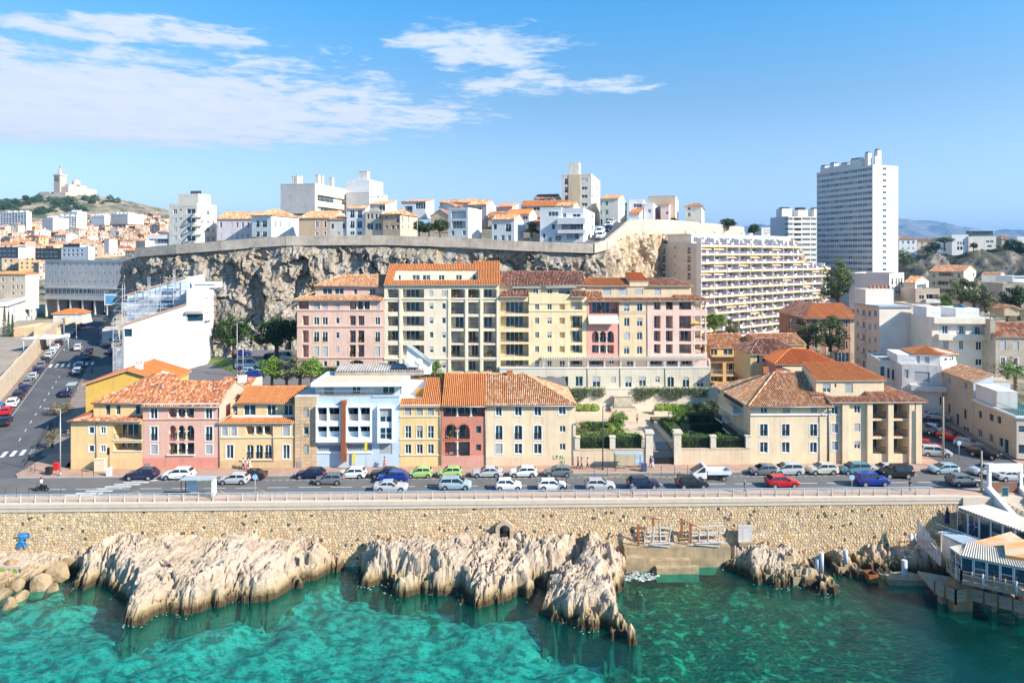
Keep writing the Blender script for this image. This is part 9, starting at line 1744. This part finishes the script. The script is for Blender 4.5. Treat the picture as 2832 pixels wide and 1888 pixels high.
for x,y,z_,kd,cl_,lb,a_ in((1545,975,1.3,'saloon','beige','old cream car at the top of the east street',-.3),(1545,1095,.7,'small_car','white','white small car parked against the tall beige house',-.95),(1690,1160,.5,'hatchback','red','dark red hatchback parked on the east street',-.95),(1850,1230,.35,'hatchback','silver','silver small car behind the black crossover',-.95),(1990,1315,.2,'crossover','black','black crossover at the mouth of the east street',-.95),(1450,1090,.8,'hatchback','grey','grey car parked beside the orange loggias corner',2.1),(1475,1240,.3,'hatchback','red','red car half hidden by the corner house',2.4),(1550,1305,.1,'people_carrier','silver','silver people carrier turning out of the east street',2.9)):car(kd,cl_,lb,grd('B4',x,y,z_+.02),a_+(PI if a_>2 else PI*0),GE)
for x,y,d,cl_,lb in((858,775,190,'white','white off-roader lowest on the sloping hill street'),(850,735,195,'white','white car second up the hill street'),(920,712,202,'navy','dark blue car halfway up the hill street'),(930,675,207,'white','white van-like car near the top of the hill street'),(955,650,211,'silver','silver car at the top of the hill street')):car('crossover',cl_,lb,at('A3',x,y,d),1.1+PI,'cars on the hill street',.25)
for x,y,kd,cl_,lb in((20,380,'saloon','black','black car in the yard by the low building'),(240,455,'van','white','white minibus in the yard beside the wall'),(180,500,'saloon','silver','silver car in the yard behind the wall')):p=grd('B1',x,y,3.6);car(kd,cl_,lb,(p.x,p.y,3.6),.1,'vehicles in the yard')
# ================================================================ people
SKN=mat('skin',(.46,.26,.17),.6,.05)
CLO=lambda n_,c:mat('cloth_'+n_,c,.9,.1)
def limbs(name,chain,m,par):
 """one continuous tapered surface grown along joints (x, y, z, radius)"""
 vs,es=[],[]
 for ch in chain:
  prev=ch[0]if isinstance(ch[0],int)else None
  for p in ch[(1 if prev is not None else 0):]:
   vs.append(p);
   if prev is not None:es.append((prev,len(vs)-1))
   prev=len(vs)-1
 me=bpy.data.meshes.new(name);me.from_pydata([v[:3]for v in vs],es,[]);me.materials.append(m);o=ob(name,me,par);o.modifiers.new('skin','SKIN');sv_=me.skin_vertices[0].data
 for i,v in enumerate(vs):sv_[i].radius=(v[3],v[3])
 sv_[0].use_root=True;sb_=o.modifiers.new('sub','SUBSURF');sb_.levels=sb_.render_levels=1;return o
def person(lab,p,rz,top,leg,hair,step=.22,bare=False,group=None):
 t=thing('person',lab,'person',p,rz,group or 'people on foot');s=step
 limbs('body',[[(0,0,.95,.13),(0,0,1.2,.125),(0,0,1.42,.10),(0,0,1.5,.055),(.01,0,1.58,.085),(.015,0,1.68,.10),(.01,0,1.75,.07)],[0,(.02,.09,.88,.09),(s*.5,.1,.5,.062),(s,.1,.09,.04),(s+.14,.1,.035,.035)],[0,(.0,-.09,.88,.09),(-s*.3,-.1,.5,.062),(-s,-.1,.11,.04),(-s+.13,-.1,.04,.035)],[2,(0,.19,1.4,.055),(-.06,.23,1.12,.042),(.08+s*.3,.24,.9,.034),(.14+s*.3,.24,.82,.03)],[2,(0,-.19,1.4,.055),(-.04,-.23,1.12,.042),(.02,-.24,.9,.034),(.05,-.24,.82,.03)]],SKN,t)
 if not bare:limbs('shirt',[[(0,0,.93,.15),(0,0,1.2,.145),(0,0,1.43,.12)],[2,(0,.19,1.41,.075),(-.05,.225,1.17,.058)],[2,(0,-.19,1.41,.075),(-.035,-.225,1.17,.058)]],top,t)
 lo=.14 if not bare else.55
 limbs('trousers',[[(0,0,.99,.145),(0,0,.92,.14)],[1,(.02,.09,.86,.105),(s*.5,.1,.52,.08)]+([(s,.1,lo,.058)]if not bare else[]),[1,(.0,-.09,.86,.105),(-s*.3,-.1,.52,.08)]+([(-s,-.1,lo,.058)]if not bare else[])],leg,t);b=MB();b.lathe((0,0,1.66),[(.108,-.04),(.118,.04),(.09,.11),(0,.135)],8);b.build('hair',hair,t);return t
HB,HD=CLO('brown_hair',(.06,.03,.015)),CLO('dark_hair',(.012,.01,.009));Wc,Dn,Bk,Pk,Rd,Bl=CLO('white',(.7,.7,.7)),CLO('denim',(.05,.09,.2)),CLO('black',(.015,.015,.018)),CLO('rose',(.5,.25,.28)),CLO('red',(.45,.05,.04)),CLO('blue',(.06,.16,.4))
def pv(t_,x,v):return uv(u_of(t_,x,v),v,.135)
for a in(('person in white top and red shorts before the ochre house',pv('B1',2235,102.6),0,Wc,Rd,HD),('person in a pale shirt walking ahead before the ochre house',pv('B1',2198,102.8),PI,Wc,Dn,HB),('person bending in white clothes behind the couple',pv('B1',2258,102.7),0,Wc,Wc,HB),('woman in an orange dress by the blue house wall',pv('B2',1187,103.),PI,Rd,Rd,HB),('person in a rose jacket leading a family past the garden wall',pv('B3',648,102.3),0,Pk,Bk,HD),('person in a pink top in the middle of the family',pv('B3',680,101.9),0,Pk,Bk,HD),('child with a white bag at the end of the family',pv('B3',735,101.9),PI,Wc,Bk,HD),('person in red top and jeans by the gate pillar',pv('B3',1305,102.4),2.,Rd,Dn,HB),('person with a blue bag walking beside the gate pillar',pv('B3',1322,102.2),2.,Bl,Wc,HB),('person in white top at the far side of the plaza',uv(uB3(1475,125),125.5,PZ),0,Wc,Dn,HB),('man in pale blue leaning at the quay railing',pv('C3',1135,90.6),1.5,Bl,Dn,HD),('blond walker in a grey top on the quay pavement',pv('C3',2155,91.),0,Bl,Bk,CLO('blond',(.45,.32,.14))),('woman in dark top and jeans on the quay pavement',pv('C4',1322,91.),PI,Bk,Dn,HB),('dark dressed figure on the side street pavement',stp_(62,3.5,.13),.4,Bk,Bk,HD),('person seated in dark clothes beside the yellow house wall',grd('B1',615,1150,.13),0,Bk,Dn,HD)):person(*a)
person('bare-chested man standing in dark shorts in the middle of the plaza',uv(uB3(1190,124),124.6,PZ),1.6,Wc,Bk,HD,.06,True)
sb=person('sunbather sitting on a white towel on the biggest outcrop',grd('C1',1575,880,-5.0),2.4,Bl,Dn,HD,.1,True);sb.rotation_euler=(R_(-62),0,R_(80));tw_=thing('towel','white and blue beach towel spread under the sunbather','towel',grd('C1',1545,900,-4.75),.5);b=MB();[b.box(-.5+k*.25,-.25+k*.25,-.3,.3,-.03-.06*k,.02-.06*k)for k in range(4)];b.build('cloth',Wc,tw_)
# scooter rider, kick scooter
def two_wheeler(name,lab,p,rz,big=True):
 t=thing(name,lab,'scooter',p,rz);r=.3 if big else.13;L_=1.3 if big else.95
 for x in(-L_/2,L_/2):b=MB();b.lathe((0,0,-.05),[(r*.5,0),(r,0),(r,.1),(r*.5,.1)],12);b.build('wheel',TYRE,t,Matrix.Translation((x,0,r))@Matrix.Rotation(R_(90),4,'X'))
 b=MB();b.box(-L_/2,L_*.38,-.12 if big else-.07,.12 if big else.07,r*.9,r*(1.9 if big else 1.3));b.build('body',Bk,t);b=MB();b.tube((L_*.5,0,r),(L_*.38,0,1.1),.035);b.tube((L_*.38,-.3,1.1),(L_*.38,.3,1.1),.025);b.build('handlebar',RAIL,t)
 if big:b=MB();b.prism([(-.65,-.15),(.1,-.13),(.1,.13),(-.65,.15)],.62,.82);b.build('seat',TRIM,t)
 return t
two_wheeler('motor_scooter','black motor scooter crossing towards the west',uv(u_of('C1',375,94.5),94.5,.01),AF+PI);rd=person('scooter rider in a white jacket and dark helmet',uv(u_of('C1',372,94.5),94.5,.12),AF+PI,Wc,Bk,HD,.3);two_wheeler('kick_scooter','pink kick scooter ridden along the quay lane',uv(u_of('C3',560,92.4),92.4,.01),AF,False);person('rider in black standing on the kick scooter',uv(u_of('C3',545,92.4),92.4,.18),AF,Bk,Bk,HD,.12)
# ================================================================ street furniture
POL=mat('galvanised_pole',(.42,.43,.43),.5,.08,metal=.3);DGR=mat('dark_pole',(.05,.055,.06),.5,.05)
def lamp(lab,p,h,arm,m=POL,rz=0.):
 t=thing('street_lamp',lab,'street lamp',p,rz,'street lamps');b=MB();b.tube((0,0,0),(0,0,h),.10,.06,8);b.tube((0,0,0),(0,0,.5),.15,.15,8);b.tube((0,0,h),(arm,0,h+.15),.05);b.build('pole',m,t);b=MB();b.box(*sorted((arm,arm+math.copysign(.8,arm))),-.14,.14,h+.06,h+.2);b.build('lamp_head',m,t);return t
lamp('tall pale street lamp at the west corner bollards',grd('B1',545,1485,.13),9.6,-1.6);lamp('slender dark street lamp before the blue house',grd('B2',912,1385,.13),8.6,-.6,DGR);lamp('dark street lamp beside the bus shelter',grd('B3',873,1432,.13),9.4,.5,DGR);lamp('street lamp fixed before the drainpipe of the big corner house',uv(u_of('B4',588,103),103.2,.13),8.6,1.1,DGR);lamp('tall double lamp post in the parking lot',at('B1',2142,590,140),11,.5);lamp('second slim lamp post in the parking lot',at('B1',2195,590,138),7,.4);lamp('lamp post on the brink beside the cream apartment house',at('A1',1624,838,187),3.2,.3);lamp('lamp post beside the trees on the brink',at('A2',1483,755,183.2),4.4,.3);lamp('lamp post at the head of the hill street',at('A3',880,665,205),4.6,.4)
for x,y,h,d,lab in((690,245,7.5,192,'tall lamp post beside the yard wall'),(578,360,8.5,172,'thin lamp post against the low sand building'),(945,10,8,262,'lamp post before the concrete building')):lamp(lab,at('B1',x,y,d),h,.8)
for x,y0,y1,d,lab in((1622,1280,775,103.2,'tall weathered wooden pole before the tall beige house'),(1968,1560,1262,92.6,'wooden pole beside the white stair parapet')):p0,p1=at('B4',x,y0+(200 if x>1900 else 0),d),at('B4',x,y1,d);t=thing('wooden_pole',lab,'pole',p0,0,'wooden poles');b=MB();b.tube((0,0,-1),(0,0,p1.z-p0.z),.16,.11,8);b.build('pole',mat('pole_wood',(.42,.33,.22),.9,.2),t)
bm1=MB();bm1.tube((0,0,0),(0,0,.85),.07,.06,8);bm1.lathe((0,0,.85),[(.09,0),(.09,.08),(0,.12)],8);bm1=bm1.mesh('bollard',DGR)
ORD='first second third fourth fifth sixth seventh eighth ninth tenth eleventh twelfth thirteenth fourteenth fifteenth sixteenth seventeenth eighteenth nineteenth twentieth twenty-first twenty-second'.split()
for k in range(22):p=grd('B1',225+11.5*k,1395-17.5*k,.13 if k<8 else.13+.06*(k-8));o=ob('bollard',bm1);o.location=p;tag(o,f"dark bollard, {ORD[k]} from the quay end of the curving corner row",'bollard','bollards along the corner')
for i,(t_,x,y)in enumerate((('B1',742,1490),('B1',845,1490),('B1',280,1445),('B1',315,1460),('B3',795,1480),('B3',915,1480),('B3',1400,1475),('B3',1522,1475),('B3',1640,1465),('C1',48,240),('C1',150,240),('C1',258,240),('C1',445,240),('C1',548,240))):o=ob('bollard',bm1);o.location=grd(t_,x,y,.13);tag(o,('first','second','third','fourth','fifth','sixth','seventh','eighth','ninth')[i if i<4 else i-4 if i<9 else i-9]+' thin dark post counted from the west '+('at the west kerb'if i<4 else 'along the kerb by the bus shelter'if i<9 else 'on the quay kerb at the zebra crossing'),'bollard','kerb posts');o.scale=(.6,.6,1.25)
def shelter(lab,p,rz,L_,poster):
 t=thing('bus_shelter',lab,'bus shelter',p,rz,'bus shelters');b=MB();b.box(-.1,L_+.1,-.2,1.5,2.45,2.55);b.build('roof',mat('shelter_roof',(.42,.46,.46),.5,.1),t)
 for x in(0,L_):b=MB();b.box(x-.05,x+.05,0,.1,0,2.45);b.box(x-.05,x+.05,1.3,1.4,0,2.45);b.build('post',DGR,t)
 GG=bpy.data.materials.get('shelter_glass')
 if not GG:GG=bpy.data.materials.new('shelter_glass');GG.use_nodes=True;q=NT(GG.node_tree);q.l(q.n('ShaderNodeMixShader',{0:.12,1:q.n('ShaderNodeBsdfTransparent',{'Color':(.82,.9,.9,1)}).outputs[0],2:q.n('ShaderNodeBsdfGlossy',{'Roughness':.05}).outputs[0]}).outputs[0],q.n('ShaderNodeOutputMaterial').inputs[0])
 b=MB();b.face([(.05,1.35,.15),(L_-.05,1.35,.15),(L_-.05,1.35,2.4),(.05,1.35,2.4)]);b.build('glass_panel',GG,t);b=MB();b.box(.8,L_-1.4,.9,1.2,.45,.52);b.build('bench',POL,t);b=MB();b.box(poster,poster+1.2,1.22,1.32,.5,2.2);b.build('poster_panel',mat('pale_poster',(.42,.56,.68),.5,.3,2.),t);return t
shelter('bus shelter before the low garden wall beside the gate',uv(u_of('B3',990,100.9),100.9,.13),AF,u_of('B3',1210,100.9)-u_of('B3',990,100.9),3.2);sh=shelter('bus shelter on the quay side facing the road',uv(u_of('C1',1640,90.9),90.75,.13),AF,u_of('C1',1920,90.9)-u_of('C1',1640,90.9),.25);b=MB();q_=u_of('C1',1920,90.9)-u_of('C1',1640,90.9);b.box(q_-.06,q_+.12,-.1,1.2,.25,2.3);b.build('advert_panel',mat('white_advert',(.72,.66,.62),.5,.3,2.),sh)
shelter('bus shelter on the side street pavement',stp_(42,2.2,.13),SAng+PI/2,3.5,.4)
def sign(lab,p,h,kind,rz=AF):
 t=thing('street_sign',lab,'sign',p,rz,'street signs');b=MB();b.tube((0,0,0),(0,0,h),.045);b.build('post',POL,t);b=MB()
 if kind=='disc':b.tube((0,-.05,h-.35),(0,-.08,h-.35),.36,n=16)
 elif kind=='strip':b.box(-.18,.18,-.08,-.04,h-1.6,h)
 else:b.box(-.5,.5,-.08,-.04,h-.9,h)
 m_={'disc':RB,'strip':mat('sign_yellow',(.75,.62,.03),.5,.05),'board':mat('sign_lime',(.62,.66,.03),.5,.05),'blue':mat('sign_blue',(.05,.2,.5),.5,.05)}[kind];b.build('plate',m_,t);return t
sg=sign('yellow no-stopping board before the big corner house',grd('B4',588,1372,.13),2.2,'board');b=MB();b.tube((0,-.085,1.75),(0,-.10,1.75),.28,n=14);b.build('ring',mat('sign_ring',(.4,.03,.04),.5),sg);sign('yellow strip sign on the lamp before the blue house',grd('B2',912,1412,.13),2.3,'strip');sign('back of a round sign on the quay pavement',grd('C1',2305,255,.13),3.2,'disc');sign('small blue sign post by the railing before the blue off-roader',grd('C4',797,215,.13),2.6,'disc');sign('tall bus stop sign before the blue house',grd('B2',1020,1455,.13),4.6,'strip');sign('blue parking sign at the yard wall',grd('B1',5,960,.3),3.2,'blue');sign('pedestrian sign at the east street mouth',grd('B4',1765,1355,.13),3.2,'disc')
tl=thing('traffic_light','traffic light with a white wrapped foot at the kerb of the yellow house','traffic light',grd('B1',985,1485,.13),AF);b=MB();b.tube((0,0,0),(0,0,3.2),.06);b.build('pole',DGR,tl);b=MB();b.box(-.15,.15,-.3,-.08,3.1,4.1);b.build('signal_head',TRIM,tl);b=MB();b.prism([(-.3,-.25),(.3,-.25),(.3,.25),(-.3,.25)],0,1.2);b.build('cover',Wc,tl)
for lab,x,y,w_,h_,m_,nm in(('beige utility cabinet against the yellow house',907,1440,.75,1.7,CREAMS,'utility_cabinet'),('small red post box on the corner pavement',510,1435,.3,1.0,mat('post_red',(.62,.02,.02),.4,.05),'post_box'),('dark litter bin at the west kerb',442,1475,.35,1.0,TRIM,'litter_bin'),('blue-topped litter bin beside the bus shelter',1245+4575-0,1445,.35,1.05,Dn,'litter_bin')):
 p=grd('B1',x,y,.13)if x<4000 else grd('B3',1245,1445,.13);t=thing(nm,lab,nm.replace('_',' '),p,AF);b=MB();b.box(-w_,w_,-.3,.3,0,h_);b.build('cabinet',m_,t);b=MB();b.box(-w_-.05,w_+.05,-.35,.35,h_,h_+.1);b.build('lid',m_,t)
gull=thing('seagull','white seagull gliding above the ridge houses','bird',at('A2',1815,345,150),.3);b=MB();b.lathe((0,0,0),[(0,-.25),(.08,-.1),(.1,.1),(0,.28)],6);b.build('body',WHITE,gull,Matrix.Rotation(R_(90),4,'Y'))
for s in(-1,1):b=MB();b.face([(.1,0,0),(.0,s*.4,.18),(-.15,s*.4,.16),(-.12,0,0)]);b.face([(.0,s*.4,.18),(-.12,s*.85,.05),(-.15,s*.4,.16)]);b.build('wing',WHITE,gull)
# ---- the air: thin haze that turns the far range blue
HM=bpy.data.materials.new('haze');HM.use_nodes=True;t_=NT(HM.node_tree);o_=t_.n('ShaderNodeOutputMaterial')
t_.l(t_.n('ShaderNodeVolumePrincipled',{'Color':(.22,.53,1.0,1),'Density':.0001,'Anisotropy':.2}).outputs[0],o_.inputs['Volume'])
b=MB();b.box(-16500,16500,-16500,13000,-40,560);b.build('haze',HM,kind='stuff')
